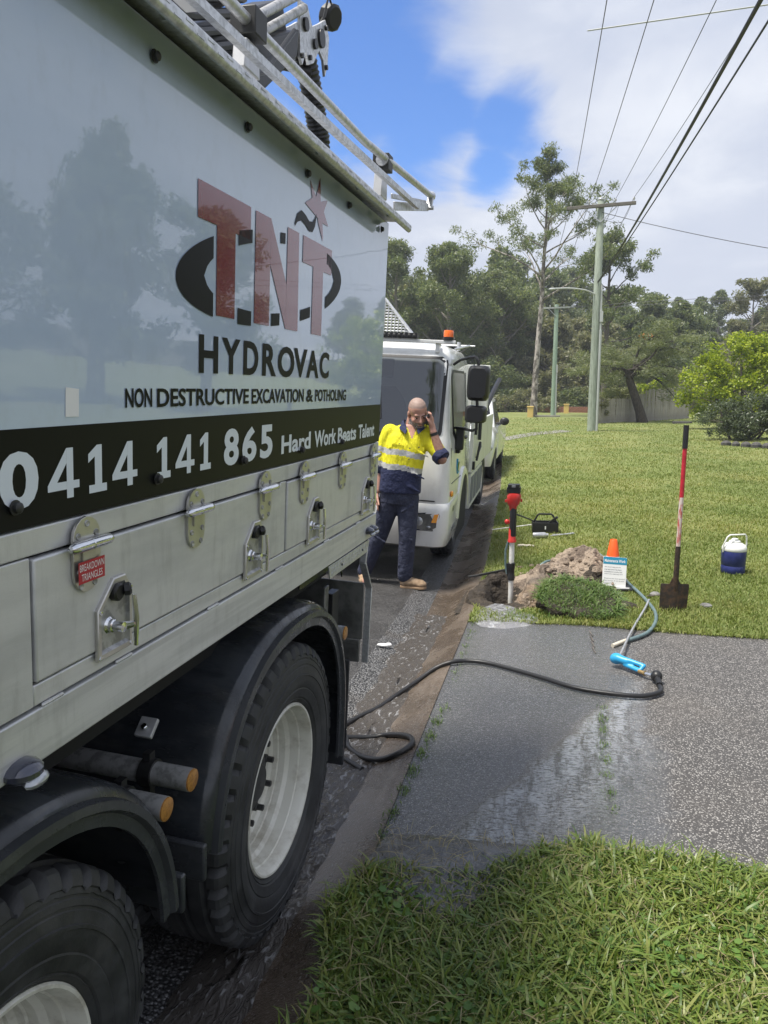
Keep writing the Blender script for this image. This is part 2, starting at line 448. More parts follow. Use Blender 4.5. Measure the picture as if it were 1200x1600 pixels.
ground_mat('lawn_mat', f_lawn)
mat('path_concrete', (.26, .25, .22), .85, c2=(.19, .185, .16), scale=2)
mat('hill_ground', (.050, .052, .024), .95, c2=(.085, .075, .04), scale=.3)


def f_water(m, t, b, pos):
    L = m.node_tree.links
    b.inputs['Base Color'].default_value = (.10, .092, .085, 1)
    b.inputs['Roughness'].default_value = .06
    b.inputs['IOR'].default_value = 1.33
    n1 = t.n('ShaderNodeTexNoise', ins={'Vector': t.n('ShaderNodeMapping', ins={'Vector': pos, 'Scale': (2.4, 1, 1)}).outputs[0], 'Scale': 17.0, 'Detail': 5.0, 'Distortion': .8})
    foam = t.ramp(n1.outputs[0], .56, .68)
    L.new(t.mix(t.math('MULTIPLY', foam, .6), (.11, .098, .088), (.55, .55, .56)), b.inputs['Base Color'])
    b.inputs['Transmission Weight'].default_value = .35
    bp = t.n('ShaderNodeBump', ins={'Strength': .9, 'Distance': .02, 'Height': n1.outputs[0]})
    L.new(bp.outputs[0], b.inputs['Normal'])


ground_mat('water', f_water)

mat('puddle_water', (.085, .085, .082), .05, c2=(.17, .17, .17), scale=14, lo=.45, hi=.7, bump=.9, bscale=28, bdist=.012)
mat('foam_water', (.22, .22, .23), .10, c2=(.40, .41, .43), scale=16, lo=.48, hi=.68, bump=1.0, bscale=22, bdist=.03)
gm = bpy.data.materials.new('window_glass')
gm.use_nodes = True
gt = NT(gm.node_tree)
gm.node_tree.nodes.remove(gm.node_tree.nodes['Principled BSDF'])
fr = gt.n('ShaderNodeFresnel', ins={'IOR': 2.3})
mx = gt.n('ShaderNodeMixShader', ins={0: fr.outputs[0], 1: gt.n('ShaderNodeBsdfTransparent', ins={0: (.62, .66, .66, 1)}).outputs[0],
                                      2: gt.n('ShaderNodeBsdfGlossy', ins={'Roughness': .02}).outputs[0]})
gm.node_tree.links.new(mx.outputs[0], gm.node_tree.nodes['Material Output'].inputs[0])
MATS['window_glass'] = gm


# ------------------------------------------------------------------ mesh helpers
def fast_mesh(name, V, F):
    """V (n,3), F (m,k) all the same k"""
    V = np.asarray(V, np.float32)
    F = np.asarray(F, np.int32)
    me = bpy.data.meshes.new(name)
    me.vertices.add(len(V))
    me.vertices.foreach_set('co', V.ravel())
    k = F.shape[1]
    me.loops.add(F.size)
    me.loops.foreach_set('vertex_index', F.ravel())
    me.polygons.add(len(F))
    me.polygons.foreach_set('loop_start', np.arange(0, F.size, k, dtype=np.int32))
    me.update(calc_edges=True)
    return me


def link(name, me, material=None, parent=None, loc=None):
    o = bpy.data.objects.new(name, me)
    COL.objects.link(o)
    if material is not None:
        ms = material if isinstance(material, (list, tuple)) else [material]
        for x in ms:
            me.materials.append(M(x) if isinstance(x, str) else x)
    if parent is not None:
        o.parent = parent
    if loc is not None:
        o.location = loc
    return o


def smooth(me, ang=35):
    me.polygons.foreach_set('use_smooth', np.ones(len(me.polygons), bool))
    if ang < 179:
        me.set_sharp_from_angle(angle=R(ang))


class MB:
    def __init__(s):
        s.v, s.f, s.m = [], [], []
        s.mi = 0

    def add(s, vs, fs):
        b = len(s.v)
        s.v.extend([tuple(map(float, p)) for p in vs])
        s.f.extend([tuple(b + i for i in f) for f in fs])
        s.m.extend([s.mi] * len(fs))
        return s

    def box(s, a, b):
        x0, y0, z0 = a
        x1, y1, z1 = b
        x0, x1 = min(x0, x1), max(x0, x1)
        y0, y1 = min(y0, y1), max(y0, y1)
        z0, z1 = min(z0, z1), max(z0, z1)
        vs = [(x0, y0, z0), (x1, y0, z0), (x1, y1, z0), (x0, y1, z0), (x0, y0, z1), (x1, y0, z1), (x1, y1, z1), (x0, y1, z1)]
        return s.add(vs, [(0, 3, 2, 1), (4, 5, 6, 7), (0, 1, 5, 4), (1, 2, 6, 5), (2, 3, 7, 6), (3, 0, 4, 7)])

    def bar(s, p0, p1, w, h, up=(0, 0, 1)):
        """rectangular bar from p0 to p1, w across, h along 'up'"""
        p0, p1 = Vector(p0), Vector(p1)
        d = (p1 - p0).normalized()
        sx = d.cross(Vector(up)).normalized() * (w / 2)
        uz = sx.cross(d).normalized() * (h / 2)
        vs = [p + a * sx + b * uz for p in (p0, p1) for a, b in ((-1, -1), (1, -1), (1, 1), (-1, 1))]
        return s.add(vs, [(3, 2, 1, 0), (4, 5, 6, 7), (0, 1, 5, 4), (1, 2, 6, 5), (2, 3, 7, 6), (3, 0, 4, 7)])

    def rings(s, rings, closed=True, caps=True):
        n = len(rings[0])
        vs = [p for r in rings for p in r]
        fs = []
        for i in range(len(rings) - 1):
            for j in range(n if closed else n - 1):
                k = (j + 1) % n
                fs.append((i * n + j, i * n + k, (i + 1) * n + k, (i + 1) * n + j))
        if caps and closed:
            fs.append(tuple(reversed(range(n))))
            fs.append(tuple((len(rings) - 1) * n + j for j in range(n)))
        return s.add(vs, fs)

    def tube(s, pts, r, seg=10, caps=True, phase=0.0):
        pts = [Vector(p) for p in pts]
        rs = r if isinstance(r, (list, tuple)) else [r] * len(pts)
        rings = []
        up = None
        for i, p in enumerate(pts):
            d = (pts[min(i + 1, len(pts) - 1)] - pts[max(i - 1, 0)]).normalized()
            if up is None:
                up = Vector((0, 0, 1)) if abs(d.z) < .9 else Vector((1, 0, 0))
            x = d.cross(up).normalized()
            y = x.cross(d).normalized()
            up = y
            rings.append([p + (x * math.cos(2 * PI * k / seg + phase) + y * math.sin(2 * PI * k / seg + phase)) * -rs[i] for k in range(seg)])
        return s.rings(rings, True, caps)

    def lathe(s, prof, o, axis, seg=24, mod=None, caps=False):
        """prof: [(radius, along axis)], spun round the axis through o"""
        a = Vector(axis).normalized()
        o = Vector(o)
        u = a.cross(Vector((0, 0, 1)) if abs(a.z) < .9 else Vector((1, 0, 0))).normalized()
        w = a.cross(u)
        rings = []
        for i, (r, h) in enumerate(prof):
            ring = []
            for k in range(seg):
                t = 2 * PI * k / seg
                rr = r + (mod(i, k) if mod else 0)
                ring.append(o + a * h + (u * math.cos(t) + w * math.sin(t)) * rr)
            rings.append(ring)
        return s.rings(rings, True, caps)

    def ell(s, c, r, seg=16, rot=None):
        c = Vector(c)
        vs, fs = [], []
        n2 = max(4, seg // 2)
        rings = []
        for i in range(1, n2):
            t = PI * i / n2
            ring = []
            for k in range(seg):
                p = 2 * PI * k / seg
                q = Vector((r[0] * math.sin(t) * math.cos(p), r[1] * math.sin(t) * math.sin(p), -r[2] * math.cos(t)))
                ring.append(c + (rot @ q if rot else q))
            rings.append(ring)
        b0 = Vector((0, 0, -r[2]))
        b1 = Vector((0, 0, r[2]))
        vs = [q for ring in rings for q in ring] + [c + (rot @ b0 if rot else b0), c + (rot @ b1 if rot else b1)]
        for i in range(len(rings) - 1):
            for k in range(seg):
                j = (k + 1) % seg
                fs.append((i * seg + k, i * seg + j, (i + 1) * seg + j, (i + 1) * seg + k))
        nb, ntp = len(vs) - 2, len(vs) - 1
        l = (len(rings) - 1) * seg
        for k in range(seg):
            j = (k + 1) % seg
            fs.append((j, k, nb))
            fs.append((l + k, l + j, ntp))
        return s.add(vs, fs)

    def cap(s, p0, p1, r0, r1, seg=14):
        """rounded tapered limb"""
        p0, p1 = Vector(p0), Vector(p1)
        d = (p1 - p0)
        L = d.length
        d.normalize()
        prof = [(r0 * math.sin(t), -r0 * math.cos(t)) for t in (.15, .5, .9, 1.25)] + [(r0, 0), (r1, L)] + \
               [(r1 * math.cos(t), L + r1 * math.sin(t)) for t in (.35, .7, 1.1, 1.42)]
        return s.lathe(prof, p0, d, seg, caps=True)

    def prism(s, poly, o, ux, uy, th):
        """flat polygon (2-D list) at o with axes ux, uy, extruded by th along ux x uy"""
        o, ux, uy = Vector(o), Vector(ux), Vector(uy)
        n = ux.cross(uy).normalized() * th
        a = [o + ux * x + uy * y for x, y in poly]
        k = len(a)
        ar = sum(poly[i][0] * poly[(i + 1) % k][1] - poly[(i + 1) % k][0] * poly[i][1] for i in range(k))
        if ar < 0:
            a = a[::-1]
        b = [p + n for p in a]
        return s.add(a + b, [tuple(reversed(range(k))), tuple(k + i for i in range(k))] + [(i, (i + 1) % k, k + (i + 1) % k, k + i) for i in range(k)])

    def flat(s, poly, o, ux, uy):
        o, ux, uy = Vector(o), Vector(ux), Vector(uy)
        k = len(poly)
        ar = sum(poly[i][0] * poly[(i + 1) % k][1] - poly[(i + 1) % k][0] * poly[i][1] for i in range(k))
        if ar < 0:
            poly = poly[::-1]
        return s.add([o + ux * x + uy * y for x, y in poly], [tuple(range(k))])

    def text(s, body, x0, x1, y0, y1, o, ux, uy, offset=0.0):
        V, F = text_geo(body, offset)
        o, ux, uy = Vector(o), Vector(ux), Vector(uy)
        return s.add([o + ux * (x0 + (x1 - x0) * a) + uy * (y0 + (y1 - y0) * b) for a, b in V], F)

    def build(s, name, mats, parent=None, ang=35, bevel=0.0, loc=None, seg=2):
        me = bpy.data.meshes.new(name)
        me.from_pydata(s.v, [], s.f)
        me.update()
        o = link(name, me, mats, parent, loc)
        if len(me.materials) > 1:
            me.polygons.foreach_set('material_index', s.m)
        if ang:
            smooth(me, ang)
        if bevel > 0:
            b = o.modifiers.new('bevel', 'BEVEL')
            b.width = bevel
            b.segments = seg
            b.limit_method = 'ANGLE'
            b.angle_limit = R(40)
            b.harden_normals = False
        return o


_tc = {}


def text_geo(body, offset=0.0):
    key = (body, offset)
    if key in _tc:
        return _tc[key]
    c = bpy.data.curves.new('t', 'FONT')
    c.body = body
    c.offset = offset
    c.resolution_u = 4
    o = bpy.data.objects.new('t', c)
    COL.objects.link(o)
    dg = bpy.context.evaluated_depsgraph_get()
    me = bpy.data.meshes.new_from_object(o.evaluated_get(dg))
    V = np.array([v.co[:2] for v in me.vertices])
    F = []
    for p in me.polygons:
        idx = list(p.vertices)
        q = V[idx]
        ar = sum(q[i][0] * q[(i + 1) % len(q)][1] - q[(i + 1) % len(q)][0] * q[i][1] for i in range(len(q)))
        F.append(tuple(idx if ar > 0 else idx[::-1]))
    mn, mxx = V.min(0), V.max(0)
    V = (V - mn) / (mxx - mn)
    bpy.data.objects.remove(o)
    bpy.data.curves.remove(c)
    bpy.data.meshes.remove(me)
    _tc[key] = (V.tolist(), F)
    return _tc[key]


def empty(name, loc=(0, 0, 0), rot=(0, 0, 0)):
    o = bpy.data.objects.new(name, None)
    o.empty_display_size = .2
    COL.objects.link(o)
    o.location = loc
    o.rotation_euler = rot
    return o


def tag(o, label=None, cat=None, group=None, kind=None):
    if label:
        o['label'] = label
    if cat:
        o['category'] = cat
    if group:
        o['group'] = group
    if kind:
        o['kind'] = kind
    return o


def copy_tree(o, parent=None):
    c = o.copy()
    COL.objects.link(c)
    if parent is not None:
        c.parent = parent
    for ch in list(o.children):
        copy_tree(ch, c)
    return c


def remeshed(mb, name, voxel, mats, parent, smooth_it=4, disp=None):
    """one continuous skin over overlapping closed volumes"""
    me = bpy.data.meshes.new(name)
    me.from_pydata(mb.v, [], mb.f)
    me.update()
    o = link('tmp', me)
    r = o.modifiers.new('r', 'REMESH')
    r.mode = 'VOXEL'
    r.voxel_size = voxel
    sm = o.modifiers.new('s', 'SMOOTH')
    sm.factor = .5
    sm.iterations = smooth_it
    dg = bpy.context.evaluated_depsgraph_get()
    m2 = bpy.data.meshes.new_from_object(o.evaluated_get(dg))
    bpy.data.objects.remove(o)
    m2.name = name
    smooth(m2, 180)
    return link(name, m2, mats, parent)


def smoothstep(x, a, b):
    t = np.clip((x - a) / (b - a), 0, 1)
    return t * t * (3 - 2 * t)


# ------------------------------------------------------------------ ground shape
_EY = np.array([-80, -20, -8, 0, 2, 6, 8, 10.8, 14, 18, 23, 30, 38, 46, 60, 90, 140.])
_EX = np.array([-.9, -.72, -.66, -.67, -.70, -.82, -.95, -1.18, -1.45, -1.85, -2.4, -3.2, -4.2, -5.6, -8.6, -17., -40.])


def edge(Y):
    """x of the kerb top (grass edge) along the gently bending street"""
    return np.interp(Y, _EY, _EX)


HOLE = (-.60, 6.42)


def gz(X, Y):
    """height of the verge / lawn at d = X - edge >= 0"""
    X = np.asarray(X, float)
    Y = np.asarray(Y, float)
    d = np.maximum(X - edge(Y), 0)
    z = .155 + .045 * smoothstep(d, 0, 1.0) + .10 * smoothstep(Y, 8, 33) + .012 * np.sin(X * 1.7 + Y * .6) * smoothstep(d, .2, 1.5)
    z = z + .05 * smoothstep(X, 3.5, 6) * smoothstep(Y, 12, 24)
    r = np.hypot((X - HOLE[0]) / .20, (Y - HOLE[1]) / .30)
    z = z - .17 * (1 - smoothstep(r, .35, 1.0))
    return z


def rz(u):
    """height of kerb, gutter and road at u = edge - X >= 0"""
    return np.interp(u, [0, .06, .24, .34, .62, 3.6, 7.0, 7.25, 7.5, 12], [.155, .135, .035, .025, .062, .13, .06, .03, .17, .25])


def strip_mesh(name, ucols, ys, material, lift=0.0):
    V = []
    for y in ys:
        e = float(edge(y))
        for u in ucols:
            V.append((e - u, y, float(rz(u)) + lift))
    n = len(ucols)
    F = [(i * n + j + 1, i * n + j, (i + 1) * n + j, (i + 1) * n + j + 1) for i in range(len(ys) - 1) for j in range(n - 1)]
    me = fast_mesh(name, V, F)
    smooth(me, 180)
    return link(name, me, material)


ys_road = np.concatenate([np.linspace(-80, -6, 20), np.linspace(-5.6, 30, 90), np.linspace(31, 140, 50)])
tag(strip_mesh('road', [.62, 1.2, 2, 3.6, 5.2, 7.0], ys_road, 'asphalt'), 'dark damp asphalt road under the trucks', kind='structure')
tag(strip_mesh('gutter', [0, .03, .06, .12, .18, .24, .29, .34, .40], ys_road, 'gutter_concrete'), 'brown wet concrete kerb and gutter', kind='structure')
tag(strip_mesh('gutter_lip', [.40, .45, .52, .62], ys_road, 'chip_seal'), 'strip of coarse pale chippings between gutter and asphalt', kind='structure')
tag(strip_mesh('far_gutter', [7.0, 7.12, 7.25, 7.38, 7.5], ys_road, 'gutter_concrete'), 'concrete kerb across the street', kind='structure')
tag(strip_mesh('far_verge', [7.5, 12, 30, 90], ys_road, 'lawn_mat'), 'grass verge across the street', kind='structure')


def sheet(name, ys, dcols, material, lift=0.0, xmax=None):
    V = []
    for y in ys:
        e = float(edge(y))
        for d in dcols:
            x = e + d
            V.append((x, y, float(gz(x, y)) + lift))
    n = len(dcols)
    F = [(i * n + j, i * n + j + 1, (i + 1) * n + j + 1, (i + 1) * n + j) for i in range(len(ys) - 1) for j in range(n - 1)]
    me = fast_mesh(name, V, F)
    smooth(me, 180)
    return link(name, me, material)


D_NEAR, D_FAR = 2.70, 5.66
tag(sheet('lawn', np.concatenate([np.linspace(-80, -1, 30), np.linspace(-.8, D_NEAR, 36)]), np.concatenate([np.linspace(0, 2.5, 26), np.linspace(3, 14, 12), [20, 35, 60, 160]]), 'lawn_mat'),
    'turf soil beside the near side of the driveway', kind='structure')
tag(sheet('lawn', np.concatenate([np.arange(D_FAR, 8, .05), np.linspace(8.1, 48, 130), np.linspace(50, 140, 40)]),
          np.concatenate([np.linspace(0, 1.6, 33), np.linspace(1.8, 14, 30), [20, 35, 60, 160]]), 'lawn_mat'),
    'mown lawn verge beyond the driveway', kind='structure')
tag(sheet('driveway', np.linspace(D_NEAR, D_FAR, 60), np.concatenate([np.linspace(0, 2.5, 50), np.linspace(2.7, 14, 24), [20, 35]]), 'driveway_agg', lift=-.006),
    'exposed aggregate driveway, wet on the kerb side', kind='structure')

# neighbour's narrow driveway crossing the far lawn
V, F = [], []
for i, t in enumerate(np.linspace(0, 1, 24)):
    y = 26.4 + 5.6 * t
    x = float(edge(26.4)) + 2.05 * t
    for s in (-1, 1):
        xx, yy = x + s * .28, y - s * .42
        V.append((xx, yy, float(gz(xx, yy)) + .012))
for i in range(23):
    F.append((2 * i, 2 * i + 1, 2 * i + 3, 2 * i + 2))
tag(link('footpath', fast_mesh('footpath', V, F), 'path_concrete'), 'pale path curving over the far lawn', kind='structure')

# hill behind
V, F = [], []
xs, ys = np.linspace(-130, 130, 60), np.linspace(58, 230, 44)


def hill_z(X, Y):
    X = np.asarray(X, float)
    Y = np.asarray(Y, float)
    h = 9.5 * smoothstep(Y, 66, 140) * (1 - .75 * smoothstep(X, -8, 34)) + 1.5 * np.sin(X * .07) * smoothstep(Y, 80, 130)
    return h + .32 - .6 * (1 - smoothstep(Y, 58, 66))


for y in ys:
    for x in xs:
        V.append((x, y, float(hill_z(x, y))))
n = len(xs)
F = [(i * n + j, i * n + j + 1, (i + 1) * n + j + 1, (i + 1) * n + j) for i in range(len(ys) - 1) for j in range(n - 1)]
me = fast_mesh('hill', V, F)
smooth(me, 180)
tag(link('hill', me, 'hill_ground'), 'wooded hillside behind the street', kind='structure')
me = fast_mesh('ground', [(-900, -900, -.25), (900, -900, -.25), (900, 900, -.25), (-900, 900, -.25)], [(0, 1, 2, 3)])
tag(link('ground', me, 'hill_ground'), 'land stretching to the horizon', kind='structure')


# ------------------------------------------------------------------ grass blades
def blades(name, P, L, Wd, lean, material, segs=1, seed=1, up=None, parent=None):
    """P (n,3) roots; L lengths; Wd widths; lean 0..1; curved strips that end in a point"""
    g = np.random.default_rng(seed)
    n = len(P)
    az = g.uniform(0, 2 * PI, n)
    d = np.stack([np.cos(az), np.sin(az), np.zeros(n)], 1)
    tw = az + PI / 2 + g.normal(0, .5, n)
    sd = np.stack([np.cos(tw), np.sin(tw), g.normal(0, .15, n)], 1)
    levels = []
    for k in range(segs + 1):
        t = k / (segs + .0)
        h = L[:, None] * (t * (1 - lean[:, None] * .55 * t))
        o = L[:, None] * lean[:, None] * (t ** 1.7) * .95
        levels.append(P + d * o + np.array([0, 0, 1.]) * h)
    verts, faces = [], []
    base = 0
    nv = 2 * segs + 1
    A = np.zeros((n, nv, 3))
    for k in range(segs):
        t = k / segs
        w = Wd[:, None] * (1.0 if k else .7) * .5 * (1 - .25 * t)
        A[:, 2 * k] = levels[k] - sd * w
        A[:, 2 * k + 1] = levels[k] + sd * w
    A[:, nv - 1] = levels[segs]
    V = A.reshape(-1, 3)
    idx = (np.arange(n) * nv)[:, None]
    tris = []
    for k in range(segs - 1):
        a = 2 * k
        tris.append(np.concatenate([idx + a, idx + a + 1, idx + a + 3], 1))
        tris.append(np.concatenate([idx + a, idx + a + 3, idx + a + 2], 1))
    a = 2 * (segs - 1)
    tris.append(np.concatenate([idx + a, idx + a + 1, idx + a + 2], 1))
    F = np.concatenate(tris, 0)
    me = fast_mesh(name, V, F)
    return link(name, me, material, parent)


def sn(X, Y, s=1.0):
    """cheap smooth noise -1..1"""
    return (np.sin(X * 3.1 * s + 1.3 * np.sin(Y * 2.3 * s)) + np.sin(Y * 3.7 * s + 1.7 * np.sin(X * 1.9 * s + 2)) + np.sin((X + Y) * 5.3 * s + 1)) / 3


# near turf (broad runner grass)
n = 125000
X = rng.uniform(-.80, 2.1, n)
Y = rng.uniform(.60, 2.86, n)
e = edge(Y) - .04 + .05 * sn(X, Y, 2.2) + .03 * sn(X, Y * 3, 5)
top = 2.735 + .018 * sn(X, Y, 3) + np.where(X < .1, -.22 * smoothstep(X, -.05, -.35) + .06 * sn(X, Y, 5), 0)
# sparse, half-drowned corner where the water crosses the turf
wetc = np.exp(-(((X + .42) / .26) ** 2 + ((Y - 2.42) / .24) ** 2))
keep = (X > e) & (Y < top) & (rng.uniform(0, 1, n) > .78 * wetc)
X, Y, wetc = X[keep], Y[keep], wetc[keep]
n = len(X)
P = np.stack([X, Y, gz(X, Y)], 1)
tall = 1 + .35 * sn(X, Y, 1.6)
L = rng.gamma(5, .0102, n) * tall * (1 - .45 * wetc) + .016
Lw = rng.uniform(.0040, .0100, n)
lean = np.clip(rng.beta(2.6, 1.3, n) * 1.25, .15, 1.2)
tag(blades('grass', P, L, Lw, lean, 'grass_near', 4, 3), 'long broad-bladed green grass in the near verge', kind='stuff')

# dead thatch and clover mixed into the near turf
n = 5500
X = rng.uniform(-.75, 2.1, n)
Y = rng.uniform(.6, 2.72, n)
k_ = X > edge(Y) - .01
X, Y = X[k_], Y[k_]
n = len(X)
P = np.stack([X, Y, gz(X, Y) + rng.uniform(.004, .035, n)], 1)
tag(blades('dead_grass', P, rng.uniform(.03, .10, n), rng.uniform(.0015, .004, n), rng.uniform(1.1, 1.6, n), 'straw', 3, 61), 'dry straw and thatch lying in the near turf', kind='stuff')
n = 2600
cx_, cy_ = rng.uniform(-.7, 2.1, 40), rng.uniform(.7, 2.6, 40)
ii = rng.integers(0, 40, n)
X, Y = cx_[ii] + rng.normal(0, .07, n), cy_[ii] + rng.normal(0, .07, n)
k_ = (X > edge(Y)) & (Y < 2.70)
X, Y = X[k_], Y[k_]
n = len(X)
ang = rng.uniform(0, 2 * PI, n)
Cc = np.stack([X, Y, gz(X, Y) + rng.uniform(.025, .055, n)], 1)
Dd = np.stack([np.cos(ang), np.sin(ang), rng.normal(0, .25, n)], 1)
Sd = np.stack([-np.sin(ang), np.cos(ang), rng.normal(0, .25, n)], 1)
Ls = rng.uniform(.008, .016, n)[:, None]
A = np.empty((n, 6, 3))
for q_, (a_, b_) in enumerate(((-1, 0), (-.5, .7), (.5, .75), (1, 0), (.5, -.75), (-.5, -.7))):
    A[:, q_] = Cc + Dd * Ls * a_ + Sd * Ls * b_ * .9
tag(link('clover', fast_mesh('clover', A.reshape(-1, 3), np.arange(n * 6).reshape(-1, 6)), 'clover'), 'patches of small round clover leaves in the near turf', kind='stuff')

# lawn beyond the driveway: denser per pixel near, thinning with distance
n = 330000
uinv = rng.uniform(1 / 46., 1 / (D_FAR - .03), n)
Y = 1 / uinv
X = edge(Y) + rng.uniform(0, 1, n) ** .9 * (2.4 + .30 * Y - edge(Y))
e = edge(Y) - .03 + .04 * sn(X, Y, 3)
r = np.hypot((X - HOLE[0]) / .34, (Y - HOLE[1]) / .46)
keep = (X > e) & (r > 1 + .25 * sn(X, Y, 6)) & (rng.uniform(0, 1, n) < .85 + .3 * sn(X, Y, .8))
X, Y = X[keep], Y[keep]
n = len(X)
P = np.stack([X, Y, gz(X, Y) - .003], 1)
L = rng.uniform(.025, .055, n) * (1 + .25 * sn(X, Y, 1.2)) * (1 + .012 * Y)
Lw = (.0035 + .00062 * Y) * rng.uniform(.7, 1.3, n)
lean = np.clip(rng.beta(2.2, 1.6, n) * 1.1, .1, 1.0)
tag(blades('grass', P, L, Lw, lean, 'grass_far', 2, 5), 'short mown lawn grass beyond the driveway', kind='stuff')

# weeds in the driveway joints
pts = []
for (x0, y0, x1, y1, k) in ((.14, 4.12, .17, 3.05, 260), (-.70, 4.0, -.72, 2.72, 520), (-.76, 5.6, -.72, 4.4, 120)):
    t = rng.uniform(0, 1, k)
    c = np.round(t * 7) / 7
    t = np.where(rng.uniform(0, 1, k) < .7, c + rng.normal(0, .018, k), t)
    pts.append(np.stack([x0 + (x1 - x0) * t + rng.normal(0, .014, k), y0 + (y1 - y0) * t, np.zeros(k)], 1))
P = np.concatenate(pts)
P[:, 2] = gz(P[:, 0], P[:, 1]) - .008
tag(blades('weeds', P, rng.uniform(.012, .035, len(P)), rng.uniform(.003, .006, len(P)), rng.uniform(.3, 1, len(P)), 'grass_sod', 2, 8),
    'small weeds growing in the driveway joints', kind='stuff')

# ------------------------------------------------------------------ water
ys_w = np.linspace(.2, 6.1, 240)
V, F = [], []
cols = np.linspace(.15, .50, 16)
for y in ys_w:
    e = float(edge(y))
    for j, u in enumerate(cols):
        uu = u + .022 * math.sin(y * 7 + 1.2 * math.sin(y * 3.1)) * (1 if j < 8 else -.6)
        z = .045 + .004 * math.sin(y * 23 + u * 40) + .003 * math.sin(y * 41 - u * 66) - (.02 if j in (0, 15) else 0)
        V.append((e - uu, y, z))
nn = len(cols)
F = [(i * nn + j + 1, i * nn + j, (i + 1) * nn + j, (i + 1) * nn + j + 1) for i in range(len(ys_w) - 1) for j in range(nn - 1)]
me = fast_mesh('gutter_water', V, F)
smooth(me, 180)
tag(link('gutter_water', me, 'water'), 'shallow brown water running along the gutter', kind='structure')


# overflow spilling from the hole on to the driveway
def puddle(name, outline, zf, material, label, lift=.006):
    c = np.mean(outline, 0)
    V = [(c[0], c[1], zf(c[0], c[1]) + lift + .006)]
    k = len(outline)
    for s, l in ((.5, lift + .006), (.85, lift + .003), (1.0, -.006)):
        for i, (x, y) in enumerate(outline):
            xx, yy = c[0] + (x - c[0]) * s, c[1] + (y - c[1]) * s
            V.append((xx, yy, zf(xx, yy) + l + .002 * math.sin(i * 2.1)))
    F = [(0, 1 + i, 1 + (i + 1) % k) for i in range(k)]
    me = bpy.data.meshes.new(name)
    F2 = [(1 + a * k + i, 1 + (a + 1) * k + i, 1 + (a + 1) * k + (i + 1) % k, 1 + a * k + (i + 1) % k) for a in range(2) for i in range(k)]
    me.from_pydata(V, [], F + F2)
    me.update()
    smooth(me, 180)
    return tag(link(name, me, material), label, kind='structure')


def zflat(x, y):
    d = max(x - float(edge(y)), 0)
    return .155 + .045 * float(smoothstep(d, 0, 1.0)) - (0.0)


drown = [(-.72, 2.74), (-.55, 2.765), (-.35, 2.765), (-.15, 2.76), (.10, 2.755), (.16, 2.71), (.0, 2.66), (-.14, 2.58), (-.22, 2.44), (-.36, 2.30), (-.50, 2.22), (-.62, 2.26), (-.70, 2.36), (-.735, 2.55)]
puddle('grass_puddle', drown, zflat, 'puddle_water', 'clear water lying over the turf corner by the driveway', .012)
blob = [(-.80, 5.72), (-.70, 5.55), (-.52, 5.52), (-.36, 5.60), (-.26, 5.72), (-.30, 5.86), (-.42, 5.93), (-.47, 6.05), (-.56, 6.18), (-.68, 6.2), (-.76, 6.05), (-.80, 5.9)]
puddle('overflow_water', blob, zflat, 'foam_water', 'muddy water overflowing from the hole on to the driveway', .010)

# ------------------------------------------------------------------ hydrovac truck
LEAN = math.atan(.05)
truck = empty('vacuum_truck', (-.95, 3.23, 0), (0, LEAN, 0))
tag(truck, 'white and aluminium hydrovac truck parked closest, red TNT logo on its side', 'truck')
EX, EYv, EZ = (1, 0, 0), (0, 1, 0), (0, 0, 1)
FRONT = -5.3          # front end of the body

# core of the body (dark, behind the skins)
b = MB()
b.box((-2.44, FRONT, 1.30), (-.032, -.03, 2.55))
b.build('body_core', 'cab_white', truck, bevel=.01)
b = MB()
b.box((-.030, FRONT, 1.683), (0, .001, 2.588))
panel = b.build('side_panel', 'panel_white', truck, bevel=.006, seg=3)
o = MB().flat([(FRONT, 1.684), (-.003, 1.684), (-.003, 1.843), (FRONT, 1.843)], (.0009, 0, 0), EYv, EZ).build('black_band', 'vinyl_black', panel, 0)

# lettering
OL = (.0018, 0, 0)


def letters(name, items, material, offset, label=None):
    for (txt, x0, x1, y0, y1) in items:
        b = MB()
        b.text(txt, x0, x1, y0, y1, OL, EYv, EZ, offset)
        b.build(name, material, panel, 0)


def glyph4(b, x0, x1, y0, y1):
    w, h = x1 - x0, y1 - y0
    q = [(.02, .30), (.60, 1.0), (.80, 1.0), (.80, .34), (.99, .34), (.99, .18), (.80, .18), (.80, 0), (.59, 0), (.59, .18), (.02, .18)]
    # body of the 4 as two pieces round the counter
    left = [(.02, .18), (.59, .18), (.59, .34), (.30, .34), (.59, .70), (.59, 1.0), (.02, .30)]
    right = [(.592, 0), (.80, 0), (.80, .18), (.99, .18), (.99, .34), (.80, .34), (.80, 1.0), (.592, 1.0)]
    for p in (left, right):
        b.flat([(x0 + w * a, y0 + h * c) for a, c in p], OL, EYv, EZ)


def glyph1(b, x0, x1, y0, y1):
    w, h = x1 - x0, y1 - y0
    p = [(.05, 0), (1.0, 0), (1.0, .17), (.74, .17), (.74, 1.0), (.48, 1.0), (.02, .82), (.02, .64), (.36, .76), (.36, .17), (.05, .17)]
    b.flat([(x0 + w * a, y0 + h * c) for a, c in p], OL, EYv, EZ)


